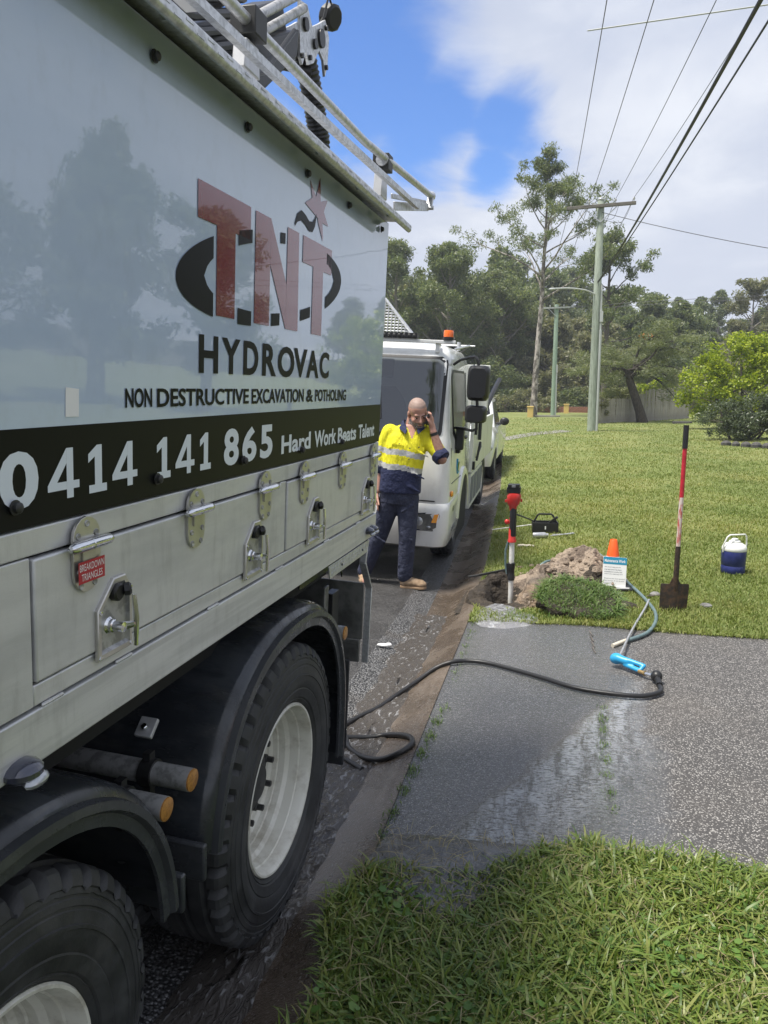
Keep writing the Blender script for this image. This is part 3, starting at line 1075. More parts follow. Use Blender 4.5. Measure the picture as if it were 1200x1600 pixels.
b = MB()
y0, y1 = 1.715, 1.808
for ch, xa, xb in (('0', -2.255, -2.166), ('4', -2.146, -2.060), ('1', -2.036, -1.980), ('4', -1.964, -1.877), ('1', -1.806, -1.750),
                   ('4', -1.731, -1.644), ('1', -1.620, -1.565), ('8', -1.496, -1.411), ('6', -1.390, -1.300), ('5', -1.276, -1.189)):
    b = MB()
    if ch == '4':
        glyph4(b, xa, xb, y0 + .003, y1 - .003)
    elif ch == '1':
        glyph1(b, xa, xb, y0 + .003, y1 - .003)
    else:
        b.text(ch, xa, xb, y0, y1, OL, EYv, EZ, .035)
    b.build('lettering', 'vinyl_white', panel, 0)
letters('lettering', [('Hard', -1.122, -.872, 1.716, 1.771), ('Work', -.836, -.607, 1.715, 1.770), ('Beats', -.587, -.358, 1.714, 1.769), ('Talent', -.326, -.093, 1.713, 1.769)], 'vinyl_white', .03)
letters('lettering', [('NON', -1.917, -1.822, 1.869, 1.907), ('DESTRUCTIVE', -1.803, -1.355, 1.868, 1.907), ('EXCAVATION', -1.336, -.947, 1.867, 1.907),
                      ('&', -.924, -.860, 1.866, 1.906), ('POTHOLING', -.841, -.507, 1.866, 1.906)], 'vinyl_black', .022)
hyl = [('H', -1.626, -1.532), ('Y', -1.513, -1.411), ('D', -1.391, -1.299), ('R', -1.272, -1.176), ('O', -1.163, -1.035), ('V', -1.040, -.926), ('A', -.930, -.817), ('C', -.806, -.713)]
letters('lettering', [(c, a, d, 1.942 if c != 'O' else 1.940, 2.028) for c, a, d in hyl], 'vinyl_black', .03)
# the three big letters of the logo
T1 = [(-1.636, 2.356), (-1.362, 2.356), (-1.362, 2.277), (-1.448, 2.277), (-1.448, 2.076), (-1.545, 2.076), (-1.545, 2.277), (-1.636, 2.277)]
T2 = [(-.991, 2.358), (-.724, 2.358), (-.724, 2.279), (-.805, 2.279), (-.805, 2.078), (-.899, 2.078), (-.899, 2.281), (-.991, 2.281)]
NA = [(-1.332, 2.076), (-1.234, 2.076), (-1.234, 2.236), (-1.234, 2.355), (-1.332, 2.355)]
NB = [(-1.2335, 2.355), (-1.2335, 2.236), (-1.1145, 2.077), (-1.1145, 2.199)]
NC = [(-1.114, 2.077), (-1.018, 2.077), (-1.026, 2.357), (-1.114, 2.357)]
for ps in ((T1,), (NA, NB, NC), (T2,)):
    b = MB()
    for p in ps:
        b.flat(p, OL, EYv, EZ)
    b.build('logo_letter', 'vinyl_maroon', panel, 0)
b = MB()
star = [(-.948, 2.523), (-.893, 2.487), (-.859, 2.552), (-.850, 2.483), (-.785, 2.501), (-.818, 2.459), (-.770, 2.424), (-.827, 2.424), (-.817, 2.368), (-.868, 2.419), (-.872, 2.430), (-.905, 2.436), (-.985, 2.450), (-.925, 2.478)]
cx, cz = -.868, 2.452
for i in range(len(star)):
    b.flat([(cx, cz), star[i], star[(i + 1) % len(star)]], OL, EYv, EZ)
b.build('logo_spark', 'vinyl_maroon', panel, 0)
# swoosh ring broken by the letters, and the fuse squiggle
b = MB()
RC, RA, RB, SL = (-1.1725, 2.207), .557, .125, .119
IC, IA, IB = (-1.150, 2.209), .452, .094


def ring_z(x, top, inner):
    c, a, bb = (IC, IA, IB) if inner else (RC, RA, RB)
    q = 1 - ((x - c[0]) / a) ** 2
    s = math.sqrt(max(q, 0))
    return c[1] + SL * (x - RC[0]) + (bb * s if top else -bb * s)


def ring_piece(x0, x1, top):
    b = MB()
    xs = np.linspace(x0, x1, 10)
    for i in range(9):
        a, c = xs[i], xs[i + 1]
        b.flat([(a, ring_z(a, top, False)), (a, ring_z(a, top, True)), (c, ring_z(c, top, True)), (c, ring_z(c, top, False))], OL, EYv, EZ)
    b.build('logo_ring', 'vinyl_black', panel, 0)


def crescent(x0, x1, xin):
    b = MB()
    xs = x0 + (x1 - x0) * (np.linspace(0, 1, 22) ** (2 if xin > x0 and x1 > xin and x0 < -1.5 else 1))
    for i in range(len(xs) - 1):
        a, c = xs[i], xs[i + 1]
        for top in (True, False):
            def inz(x):
                if abs((x - IC[0]) / IA) >= 1:
                    return IC[1] + SL * (x - RC[0])
                return ring_z(x, top, True)
            b.flat([(a, ring_z(a, top, False)), (a, inz(a)), (c, inz(c)), (c, ring_z(c, top, False))], OL, EYv, EZ)
    b.build('logo_ring', 'vinyl_black', panel, 0)


crescent(RC[0] - RA + .0006, -1.561, IC[0] - IA)
crescent(-.775, RC[0] + RA - .0006, 0)
ring_piece(-1.430, -1.350, True)
ring_piece(-1.430, -1.350, False)
ring_piece(-1.165, -1.130, True)
ring_piece(-1.218, -1.160, False)
ring_piece(-.998, -.915, False)
b = MB()
sq = [(-1.062, 2.375), (-1.045, 2.398), (-1.012, 2.412), (-.975, 2.405), (-.945, 2.394), (-.915, 2.398), (-.895, 2.415), (-.884, 2.437)]
wd = [.006, .014, .017, .017, .017, .018, .015, .007]
for i in range(len(sq) - 1):
    (xa, za), (xb, zb) = sq[i], sq[i + 1]
    b.flat([(xa, za - wd[i]), (xb, zb - wd[i + 1]), (xb, zb + wd[i + 1] * .7), (xa, za + wd[i] * .7)], OL, EYv, EZ)
b.build('logo_fuse', 'vinyl_black', panel, 0)
# taped-over patch left of the slogan
MB().flat([(-2.094, 1.858), (-2.058, 1.857), (-2.056, 1.905), (-2.092, 1.908)], (.001, 0, 0), EYv, EZ).build('tape_patch', 'white_print', panel, 0)
# fixings of the panel
bm_ = None
for (ly, lz) in ((-1.816, 2.530), (-1.398, 2.532), (-.982, 2.532), (-.572, 2.534), (-.136, 2.538), (-2.225, 1.721), (-1.808, 1.720), (-1.388, 1.722), (-.961, 1.718), (-.548, 1.717), (-2.24, 2.53)):
    if bm_ is None:
        bb = MB()
        bb.lathe([(.0125, 0), (.0125, .002), (.009, .0025), (.009, .009), (.006, .0115), (.0001, .0118)], (0, 0, 0), EX, 14)
        ob = bb.build('panel_bolt', 'hub_dark', truck, 40, loc=(.0045, ly, lz))
        bm_ = ob.data
    else:
        ob = link('panel_bolt', bm_, None, truck, (.0045, ly, lz))
    if lz < 2:
        pass

# aluminium lower side: frame, doors, sill and skirt
b = MB()
b.box((-.03, FRONT, 1.634), (0, 0, 1.680))
b.build('top_rail', 'alu', truck, bevel=.003)
for nm_, a_, c_ in (('side_sheet', (-.03, FRONT, 1.374), (.001, -2.192, 1.632)), ('door_post', (-.03, -1.117, 1.414), (.0, -1.073, 1.632)), ('door_post', (-.03, -.006, 1.374), (.0, 0, 1.632))):
    b = MB()
    b.box(a_, c_)
    b.build(nm_, 'alu', truck, bevel=.002)
b = MB()
b.box((-.03, -2.190, 1.373), (.0, -.008, 1.411))
b.build('sill_rail', 'alu_brushed', truck, bevel=.003)
b = MB()
b.box((-.03, FRONT, 1.272), (.004, 0, 1.368))
b.build('skirt', 'alu_brushed', truck, bevel=.003)
b = MB()
b.box((-.034, FRONT, 1.366), (-.012, -.01, 1.64))
b.build('frame_back', 'dark_gap', truck, 0)
# weld beads along the skirt's top edge
b = MB()
for ly in (-2.17, -1.955, -1.57, -1.14, -.70, -.30):
    for k in range(9):
        b.ell((.002, ly + k * .006, 1.3705), (.004, .0045, .004), 8)
tag(b.build('weld_bead', 'alu_brushed', truck), kind='stuff')


def hinge_mesh():
    b = MB()
    W2, H = .039, .0685

    def stadium(yc0, yc1, top):
        pts = []
        for i in range(9):
            t = PI * i / 8
            if top:
                pts.append((W2 * math.cos(t), yc1 - W2 + W2 * math.sin(t)))
            else:
                pts.append((-W2 * math.cos(t), yc0 + W2 - W2 * math.sin(t)))
        return pts
    up = stadium(0, 1.681 - 1.632, True) + [(-W2, .004), (W2, .004)]
    dn = stadium(-(1.632 - 1.5425), 0, False) + [(W2, -.003), (-W2, -.003)]
    b.prism(up, (0, 0, 0), EYv, EZ, .006)
    b.prism(dn, (0, 0, 0), EYv, EZ, .006)
    b.prism([(-.018, -.036), (.020, -.036), (.020, .006), (-.018, .006)], (.006, 0, 0), EYv, EZ, .004)
    b.mi = 1
    b.lathe([(.0006, -.062), (.006, -.060), (.0095, -.052), (.0105, -.040), (.0105, -.006), (.0095, -.005), (.0095, -.003), (.0105, -.002), (.0105, .040), (.0095, .052), (.006, .060), (.0006, .062)],
            (.016, 0, 0), EYv, 14)
    b.mi = 2
    for (y, z) in ((0, .036), (-.026, .016), (.026, .016), (-.024, -.050), (.026, -.046), (-.020, -.076), (.020, -.076)):
        b.lathe([(.0065, 0), (.0065, .0015), (.0055, .0022), (.003, .0008), (.0002, .0008)], (.006, y, z), EX, 10)
    return b


def latch_mesh():
    b = MB()
    W2, H2 = .056, .076
    out = [(-W2, -H2), (W2, -H2), (W2, H2 * .62), (W2 * .62, H2), (-.004, H2), (-W2, H2 * .30)]

    def off(p, s):
        return [(x * s, z * s) for x, z in p]
    k = len(out)
    # raised rim and recessed dish
    r0 = [(0.001, x, z) for x, z in out]
    r1 = [(.007, x, z) for x, z in out]
    r2 = [(.009, x * .97, z * .97) for x, z in out]
    r3 = [(.009, x * .83, z * .85) for x, z in out]
    r4 = [(.0018, x * .76, z * .78) for x, z in out]
    b.rings([r0, r1, r2, r3], True, False)
    b.mi = 3
    b.rings([r3, r4], True, False)
    b.add(r4, [tuple(range(k))])
    b.mi = 1
    b.lathe([(.017, -.02), (.017, .002), (.013, .006), (.013, .012), (.010, .014), (.010, .034), (.0002, .036)], (0, -.012, -.016), EX, 12)
    b.tube([(.020, -.012, -.016), (.026, .012, -.020), (.030, .030, -.022)], [.009, .008, .006], 8)
    b.tube([(.030, .030, .038), (.034, .031, -.01), (.032, .032, -.066)], [.0045, .006, .0045], 8)
    for (y, z) in ((-W2 * .9, -H2 * .92), (W2 * .9, -H2 * .92), (W2 * .9, H2 * .6), (-W2 * .86, H2 * .24)):
        b.lathe([(.005, 0), (.004, .003), (.0002, .0036)], (.008, y, z), EX, 8)
    b.mi = 2
    b.lathe([(.018, -.01), (.018, .014), (.014, .017), (.0002, .017)], (.0, .004, H2 * .62), EX, 12)
    b.lathe([(.013, 0), (.014, .010), (.010, .014), (.0002, .014)], (.014, .020, H2 * .64), (.8, .6, .1), 8)
    return b


hm = lm_ = None
for di, (ya, yb, hs, ls, lab) in enumerate(((-2.187, -1.121, (-2.055, -1.650, -1.250), (-1.972, -1.322), 'long aluminium locker door with a red sticker on its first hinge'),
                                           (-1.069, -.010, (-.936, -.535, -.110), (-.836, -.200), 'aluminium locker door at the truck rear'))):
    b = MB()
    b.box((-.026, ya, 1.4155), (.005, yb, 1.6285))
    door = b.build('locker_door', 'alu', truck, bevel=.004, seg=3)
    door['label'] = lab
    for ly in hs:
        if hm is None:
            ho = hinge_mesh().build('hinge', ['stainless', 'chrome', 'steel_pipe'], door, 40, bevel=.001, loc=(.0055, ly, 1.632))
            hm = ho.data
        else:
            ho = link('hinge', hm, None, door, (.0055, ly, 1.632))
    for ly in ls:
        if lm_ is None:
            lo_ = latch_mesh().build('latch', ['stainless', 'chrome', 'black_plastic', 'steel_pipe'], door, 35, loc=(.004, ly, 1.472))
            lm_ = lo_.data
        else:
            lo_ = link('latch', lm_, None, door, (.004, ly, 1.472))
    if di == 0:
        b = MB()
        b.flat([(-2.090, 1.5625), (-2.013, 1.5625), (-2.013, 1.6025), (-2.090, 1.6025)], (.0178, 0, 0), EYv, EZ)
        b.mi = 1
        b.text('BREAKDOWN', -2.087, -2.016, 1.585, 1.598, (.0184, 0, 0), EYv, EZ, .0)
        b.text('TRIANGLES', -2.082, -2.021, 1.567, 1.580, (.0184, 0, 0), EYv, EZ, .0)
        b.build('warning_sticker', ['sticker_red', 'white_print'], door, 0)

# side lamps (small chrome-backed)
for ly, s in ((-.135, 1), (-.075, 1), (-2.235, 1.25)):
    b = MB()
    b.ell((.004, 0, 0), (.028 * s, .030 * s, .016 * s), 14)
    b.mi = 1
    b.ell((.022 * s, .006, -.012 * s), (.012 * s, .022 * s, .010 * s), 12)
    b.build('marker_lamp', ['lamp_dark', 'lamp_glass'], truck, loc=(.004, ly, 1.312 if s == 1 else 1.283))

# roof-edge rail (galvanised channel with an outer lip), clips below
prof = [(-.10, 2.602), (.060, 2.596), (.066, 2.562), (.080, 2.554), (.090, 2.562), (.090, 2.583), (.080, 2.590), (-.06, 2.632), (-.10, 2.632)]
b = MB()
b.rings([[(x, ly, z) for x, z in prof] for ly in (FRONT, .03)], True, True)
b.build('roof_rail', 'galv', truck, 30, bevel=.004)
b = MB()
for k in range(70):          # raised tread dashes on the rail
    ly = -2.9 + k * .042
    b.bar((.0902, ly, 2.567 + .009 * (k % 2)), (.0902, ly + .026, 2.568 + .009 * (k % 2)), .002, .004)
tag(b.build('tread_marks', 'galv', truck, 0), kind='stuff')
for ly in (-1.823, -1.404, -.976, -.566, -.148):
    b = MB()
    b.prism([(-.012, 2.586), (-.008, 2.586), (-.008, 2.604), (.030, 2.604), (.030, 2.608), (-.012, 2.608)], (.030, ly, -.004), EYv, EZ, .02)
    b.build('rail_clip', 'alu', truck, 0)
b = MB()
b.lathe([(.012, -.02), (.012, .0), (.0002, .004)], (.05, .0, 2.585), (0, 0, -1), 8)
b.build('rail_bolt', 'hub_dark', truck)

# folded hand rail above
b = MB()
b.tube([(-.02, -4.2, 2.752), (0, -1.439, 2.767), (.0, -.395, 2.790), (.045, .60, 2.832)], .0145, 12)
b.lathe([(.024, 0), (.024, .05), (.0165, .06)], (.0, -.16, 2.794), EYv, 12, caps=True)
b.ell((.045, .60, 2.832), (.022, .024, .022), 12)
b.build('hand_rail', 'galv', truck, 40)
b = MB()
b.tube([(.05, -3.6, 2.630), (.05, -1.756, 2.656), (.05, -.837, 2.678), (.05, .30, 2.716)], .0135, 4, phase=PI / 4)
b.build('rail_brace', 'galv', truck, 30)
b = MB()
b.bar((.012, .02, 2.66), (.04, .56, 2.772), .008, .035)
b.bar((.0, .02, 2.70), (.03, .56, 2.792), .008, .02)
b.bar((.044, .565, 2.765), (.044, .60, 2.84), .03, .014)
b.lathe([(.010, -.02), (.010, .02)], (.045, .575, 2.772), EX, 8, caps=True)
b.build('end_bracket', 'galv', truck, 30, bevel=.002)
for ly, zt in ((-1.375, 2.748), (-.115, 2.772)):
    b = MB()
    b.prism([(-.045, 2.66), (.045, 2.66), (.035, zt - .02), (-.035, zt - .02)], (-.03, ly, 0), EYv, EZ, .035)
    b.mi = 1
    b.box((-.04, ly - .035, zt - .012), (.026, ly + .035, zt + .05))
    b.build('rail_post', ['alu', 'hub_dark'], truck, 30, bevel=.003)
b = MB()
b.box((-.05, -1.72, 2.70), (-.012, -1.60, 2.86))
b.mi = 1
for y, z in ((-1.69, 2.83), (-1.64, 2.83), (-1.665, 2.76)):
    b.lathe([(.012, 0), (.012, .008), (.006, .010), (.0002, .010)], (-.012, y, z), EX, 8)
b.build('rail_hinge', ['alu', 'hub_dark'], truck, 30, bevel=.004)

# boom lying along the roof
boom = MB()
boom.box((-.95, -2.3, 2.60), (-.55, -1.4, 2.98))
bo = boom.build('boom', 'black_plastic', truck, bevel=.02)
b = MB()
b.bar((-.68, -1.5, 2.50), (-.64, .22, 3.45), .16, .22)
b.build('boom_arm', 'black_plastic', bo, bevel=.02)
for dx, dz, r in ((.10, -.06, .030), (.16, .03, .030), (.10, .13, .026), (-.02, .17, .03)):
    b = MB()
    p0 = Vector((-.66 + dx, -1.3, 2.60 + dz))
    p1 = Vector((-.58 + dx, .20, 3.58 + dz))
    pm = p0.lerp(p1, .62)
    b.tube([p0, pm], r, 14)
    b.mi = 1
    b.tube([pm.lerp(p0, .02), p1], r * .62, 14)
    b.tube([pm.lerp(p0, .04), pm], r * 1.25, 14)
    b.build('ram', ['hub_dark', 'steel_pipe'], bo)
b = MB()
for k in range(5):
    x = -.44 + .022 * k
    b.tube([(x, -1.35, 2.72), (x, -.9, 2.82 + .02 * (k % 2)), (x - .02, -.45, 3.02), (x - .03, -.15, 3.16 + .03 * k)], .010, 8)
for k in range(6):
    z = 2.66 + .05 * k
    b.tube([(-.40 - .03 * (k % 3), -1.5, z), (-.42, -.9, z + .16), (-.44 - .02 * (k % 2), -.45, z + .36)], .017, 8)
b.build('hydraulic_hose', 'hose_black', bo)
b = MB()
b.prism([(-1.3, 2.62), (-.62, 2.62), (-.20, 3.05), (.14, 3.30), (.16, 3.42), (-.2, 3.24), (-.9, 2.86)], (-.62, 0, 0), EYv, EZ, .14)
b.build('boom_web', 'black_plastic', bo, 30, bevel=.01)
b = MB()
hp = [(.17, 3.54), (.26, 3.56), (.33, 3.50), (.42, 3.55), (.50, 3.60), (.56, 3.545), (.55, 3.42), (.52, 3.36), (.49, 3.42), (.43, 3.44), (.36, 3.36), (.30, 3.33), (.26, 3.37), (.22, 3.30), (.19, 3.32)]
for x in (-.50, -.64):
    b.prism(hp, (x, 0, 0), EYv, EZ, .012)
b.build('head_plate', 'galv', bo, 25)
for (y, z, r) in ((.235, 3.47, .028), (.44, 3.495, .040), (.36, 3.44, .022), (.20, 3.33, .011), (.52, 3.40, .011), (.30, 3.36, .011), (.50, 3.565, .011)):
    b = MB()
    b.lathe([(r, 0), (r, .016), (.0002, .016)], (-.492, y, z), EX, 14)
    b.build('pivot_boss', 'black_plastic', bo)
b = MB()
b.lathe([(.020, -.16), (.034, -.15), (.022, -.06), (.018, 0), (.022, .03), (.034, .05), (.020, .07)], (-.56, .36, 3.335), (.35, 1, .1), 14, caps=True)
b.build('guide_roller', 'black_plastic', bo)
b = MB()
b.lathe([(.0002, -.03), (.05, -.03), (.056, -.02), (.056, .025), (.045, .035), (.0002, .035)], (-.50, .60, 3.655), (.9, -.3, -.3), 18, mod=lambda i, k: .003 * (k % 2) if i in (2, 3) else 0)
b.tube([(-.52, .52, 3.58), (-.52, .56, 3.63), (-.51, .58, 3.65)], .012, 8)
b.tube([(-.50, .50, 3.60), (-.49, .54, 3.72), (-.49, .59, 3.70)], .005, 6)
b.build('work_light', 'black_plastic', bo)
b = MB()
pts = [(-.56, .36, 3.50), (-.55, .42, 3.40), (-.54, .52, 3.24), (-.53, .585, 3.10), (-.53, .60, 2.92), (-.54, .56, 2.72), (-.56, .48, 2.5)]
fine = []
for i in range(len(pts) - 1):
    for k in range(16):
        fine.append(Vector(pts[i]).lerp(Vector(pts[i + 1]), k / 16))
b.tube(fine, [.048 + .006 * (i % 2) for i in range(len(fine))], 12)
b.build('suction_hose', 'hose_black', bo, 50)
b = MB()
b.box((-.30, -1.5, 2.70), (-.26, -1.28, 2.80))
b.mi = 1
b.text('3LT', -1.46, -1.34, 2.735, 2.785, (-.259, 0, 0), EYv, EZ)
b.build('rating_plate', ['alu', 'vinyl_black'], truck, 0)
b = MB()
b.box((-2.40, FRONT + .05, 2.55), (-.10, -.05, 2.62))
b.build('roof', 'galv', truck, bevel=.01)


# wheels
def tyre_mesh(r=.5, w=.29, seg=168):
    b = MB()
    h = w / 2
    half = [(.285, .72), (.300, .86), (.308, .90), (.311, .885), (.316, .925), (.345, .985), (.349, .970), (.354, .992), (.378, 1.02), (.392, 1.025), (.3935, 1.045), (.400, 1.045), (.4015, 1.015),
            (.425, .995), (.427, .975), (.432, .970), (.434, .985), (.446, .965), (.448, .945), (.453, .940), (.455, .955), (.466, .935), (.470, .955), (.486, .915), (.498, .855), (.504, .78)]
    mid = [(.505, .62), (.494, .58), (.494, .52), (.506, .47), (.507, .20), (.495, .16), (.495, .10), (.508, .05), (.508, -.05), (.495, -.10), (.495, -.16), (.507, -.20), (.506, -.47), (.494, -.52), (.494, -.58), (.505, -.62)]
    prof = [(a, -h * c) for a, c in half] + [(a, -h * c) for a, c in mid] + [(a, h * c) for a, c in reversed(half)]
    s = r / .506
    prof = [(a * s, c) for a, c in prof]

    def mod(i, k):
        q = min(i, len(prof) - 1 - i)
        if (k % 4) == 0 and q in (22, 23, 24, 25, 26):
            return (-.010, -.022, -.026, -.022, -.018)[q - 22]
        if (k % 8) == 2 and q in (19, 20):
            return .003
        return 0
    b.lathe(prof, (0, 0, 0), EX, seg, mod)
    return b


def rim_mesh(r=.29, hw=.135):
    b = MB()
    prof = [(r - .006, -.060), (r - .001, -.022), (r + .001, -.014), (r - .003, -.008), (r - .010, -.009), (r - .014, -.016), (r - .018, -.024), (r - .022, -.052), (r - .026, -.056), (r - .029, -.090), (r - .040, -.104), (r - .042, -.128), (r - .047, -.132), (r - .049, -.150), (r - .056, -.156),
            (.228, -.160), (.226, -.170), (.216, -.174), (.205, -.168), (.165, -.163), (.135, -.165), (.112, -.160)]
    b.lathe(prof, (0, 0, 0), EX, 64)
    return b


def hub_mesh():
    b = MB()
    b.lathe([(.113, -.166), (.112, -.130), (.104, -.122), (.070, -.118), (.060, -.100), (.0002, -.096)], (0, 0, 0), EX, 28)
    for k in range(10):
        a = 2 * PI * k / 10 + .12
        c = (0, .142 * math.cos(a), .142 * math.sin(a))
        b.lathe([(.022, -.166), (.022, -.158), (.016, -.156), (.016, -.134), (.011, -.130), (.011, -.108), (.0002, -.106)], c, EX, 6)
    for k in range(10):
        a = 2 * PI * (k + .5) / 10 + .12
        c = (0, .188 * math.cos(a), .188 * math.sin(a))
        b.lathe([(.026, -.1655), (.025, -.1635), (.0002, -.1633)], c, EX, 14)
    return b


def wheel(name, parent, loc, parts, label=None):
    w_ = empty(name, loc)
    w_.parent = parent
    for nm, me, mt in parts:
        link(nm, me, None, w_)
    if label:
        w_['label'] = label
    return w_


tmpl = []
for nm, mb, mt in (('tyre', tyre_mesh(), 'rubber'), ('rim', rim_mesh(), 'rim_cream'), ('hub', hub_mesh(), 'hub_dark')):
    o_ = mb.build(nm, mt, None, 24)
    tmpl.append((nm, o_.data, mt))
    bpy.data.objects.remove(o_)
# the tyre's outer wall sits a little outside the rim lip
o_ = None
WX = -.030
for ly in (-.918, -2.285):
    w_ = wheel('rear_wheel', truck, (WX, ly, .538), tmpl[1:])
    t_ = link('tyre', tmpl[0][1], None, w_, (-.135, 0, 0))
    t_.rotation_euler = (.37 if ly < -1 else 0, 0, 0)
    i_ = link('inner_tyre', tmpl[0][1], None, w_, (-.135 - .33, 0, 0))
for ly in (-.918, -2.285):
    w_ = wheel('rear_wheel', truck, (-2.38, ly, .538), tmpl[1:])
    w_.rotation_euler = (0, 0, PI)
    link('tyre', tmpl[0][1], None, w_, (-.135, 0, 0))
for lx, rot in ((-.04, 0), (-2.38, PI)):
    w_ = wheel('front_wheel', truck, (lx, -6.35, .538), tmpl[1:])
    w_.rotation_euler = (0, 0, rot)
    link('tyre', tmpl[0][1], None, w_, (-.135, 0, 0))

# chassis, axles, cab of the truck (the cab is ahead of the camera's frame)
b = MB()
for x in (-.85, -1.62):
    b.box((x - .05, -7.4, .86), (x + .05, -.15, 1.12))
for ly in (-.918, -2.285):
    b.tube([(-.35, ly, .538), (-2.1, ly, .538)], .07, 12)
    b.box((-1.5, ly - .16, .40), (-.95, ly + .16, .72))
b.tube([(-.2, -6.35, .538), (-2.2, -6.35, .538)], .06, 12)
b.box((-2.3, -3.9, .62), (-.25, -3.0, 1.25))
b.box((-2.2, -5.2, 1.12), (-.15, -.2, 1.27))
b.build('chassis', 'dark_gap', truck, 40)
b = MB()
for x in (-.03,):
    b.prism([(-7.45, .75), (-7.35, 1.75), (-7.0, 2.62), (-5.5, 2.70), (-5.42, .95), (-5.85, .95), (-5.95, 1.15), (-6.35, 1.22), (-6.75, 1.15), (-6.9, .75)], (-2.40, 0, 0), EYv, EZ, 2.36)
b.build('cab', 'cab_white', truck, 30, bevel=.04)
MB().flat([(-6.85, 1.8), (-5.75, 1.8), (-5.75, 2.45), (-6.75, 2.45)], (-.036, 0, 0), EYv, EZ).build('cab_window', 'black_gloss', truck, 0)
MB().add([(-2.3, -7.362, 1.75), (-.15, -7.362, 1.75), (-.22, -7.06, 2.5), (-2.2, -7.06, 2.5)], [(0, 1, 2, 3)]).build('windscreen', 'black_gloss', truck, 0)


# mudguards
def arc_pts(cy, cz, ry, rzz, a0, a1, n=40, pw=2.35):
    out = []
    for i in range(n):
        a = a0 + (a1 - a0) * i / (n - 1)
        c, s = math.cos(a), math.sin(a)
        q = (abs(c) ** pw + abs(s) ** pw) ** (-1 / pw)
        out.append((cy + ry * c * q, cz + rzz * s * q, c, s))
    return out


def mudguard(cy, cz, a0, a1):
    P_ = arc_pts(cy, cz, .615, .638, a0, a1)
    sec = [(-.62, -.004), (-.50, 0), (-.30, .002), (-.10, 0), (-.045, -.004), (-.022, -.014), (-.012, -.03)]
    lip = [(-.012, -.0305), (.006, -.034), (.008, -.052), (-.004, -.060), (-.004, -.086), (-.014, -.086), (-.016, -.05)]
    top, lp, under = MB(), MB(), MB()

    def rings_of(s):
        return [[(x, y + c * h, z + sn_ * h) for x, h in s] for (y, z, c, sn_) in P_]
    thick = sec + [(x, h - .008) for x, h in reversed(sec[:-1])]
    top.rings(rings_of(thick), True, True)
    g = top.build('mudguard', 'fender_black', truck, 50)
    lp.rings(rings_of(lip), True, True)
    lp.build('lip', 'fender_lip', g, 50)
    return g, P_


g1, P1 = mudguard(-.935, .545, R(-14), R(168))
g2, P2 = mudguard(-2.29, .545, R(11), R(170))
for g, P_, ends in ((g1, P1, (0, -1)), (g2, P2, (0,))):
    for e_ in ends:
        b = MB()
        y, z, c, s = P_[e_]
        sg = 1 if c > 0 else -1
        b.bar((-.10, y + .012 * sg, z + .045), (-.10, y + .012 * sg, z - .06), .19, .02, up=(0, 1, 0))
        b.build('end_clamp', 'fender_lip', g, 30, bevel=.006)
b = MB()
b.bar((-.20, -1.50, 1.022), (-.20, -1.54, .985), .05, .014, up=(0, .7, .7))
b.mi = 1
b.lathe([(.010, 0), (.010, .01), (.0002, .012)], (-.20, -1.528, 1.008), (0, -.7, .7), 6)
b.build('guard_bracket', ['alu', 'chrome'], g1, 0, bevel=.003)

# cross pipes with amber end reflectors
for ly, lz, x0, x1 in ((-1.612, .935, -.62, -.018), (-1.735, .925, -.40, -.018), (-.335, .917, -.3, -.018)):
    b = MB()
    b.tube([(x0, ly, lz), (x1, ly, lz)], .029, 20)
    b.mi = 1
    if ly < -1:
        b.tube([(x1 - .135, ly, lz), (x1 - .10, ly, lz)], .036, 14)
        b.box((x1 - .13, ly - .012, lz - .075), (x1 - .11, ly + .012, lz + .055))
    b.mi = 2
    b.lathe([(.028, 0), (.028, .004), (.024, .006), (.0002, .006)], (x1, ly, lz), EX, 20)
    b.build('guard_stay', ['steel_pipe', 'black_plastic', 'amber'], truck, 40)

# rear: tread plate under the skirt, rear plate, dark inner guard, step bracket, mud flap
b = MB()
b.prism([(-.655, 1.270), (-.638, 1.222), (-.150, 1.222), (-.120, 1.270)], (.005, 0, 0), EYv, EZ, .004)
for k in range(14):
    for j in range(2):
        y = -.62 + k * .035
        b.bar((.0095, y, 1.236 + j * .016), (.0095, y + .016, 1.244 + j * .016), .002, .004)
b.mi = 1
for y in (-.50, -.22):
    b.lathe([(.006, 0), (.004, .004), (.0002, .005)], (.009, y, 1.246), EX, 8)
b.build('tread_plate', ['galv', 'hub_dark'], truck, 20)
b = MB()
edge_pts = [(-.118, 1.272), (-.150, 1.175), (-.030, 1.034), (-.044, .690)]
for i in range(3):
    (ya, za), (yb, zb) = edge_pts[i], edge_pts[i + 1]
    b.bar((-.006, ya, za), (-.006, yb, zb), .030, .010, up=(0, 1, .2))
b.build('rear_edge_strip', 'galv', truck, 30, bevel=.002)
b = MB()
b.box((-.60, -.060, .80), (-.02, -.050, 1.06))
b.box((-.60, -.064, .692), (-.03, -.046, .782))
b.box((-.60, -.068, .775), (-.03, -.040, .80))
b.mi = 1
b.lathe([(.010, 0), (.008, .006), (.0002, .008)], (-.17, -.064, .735), (0, -1, 0), 8)
b.build('rear_plate', ['grey_plate', 'chrome'], truck, 30, bevel=.003)
b = MB()
q = [(-.62, 1.266), (-.62, 1.16)] + [(-.30 - .0 + .21 * math.sin(t) * 1.0, 1.16 - .075 * (1 - math.cos(t))) for t in np.linspace(0, PI / 2, 8)] + [(-.085, 1.10), (-.15, 1.19), (-.13, 1.266)]
b.prism(q, (-.12, 0, 0), EYv, EZ, .006)
b.build('inner_guard', 'black_gloss', truck, 30)
b = MB()
b.box((-.115, -.345, .86), (-.105, -.295, 1.10))
b.mi = 1
b.box((-.125, -.285, .87), (-.09, -.20, 1.06))
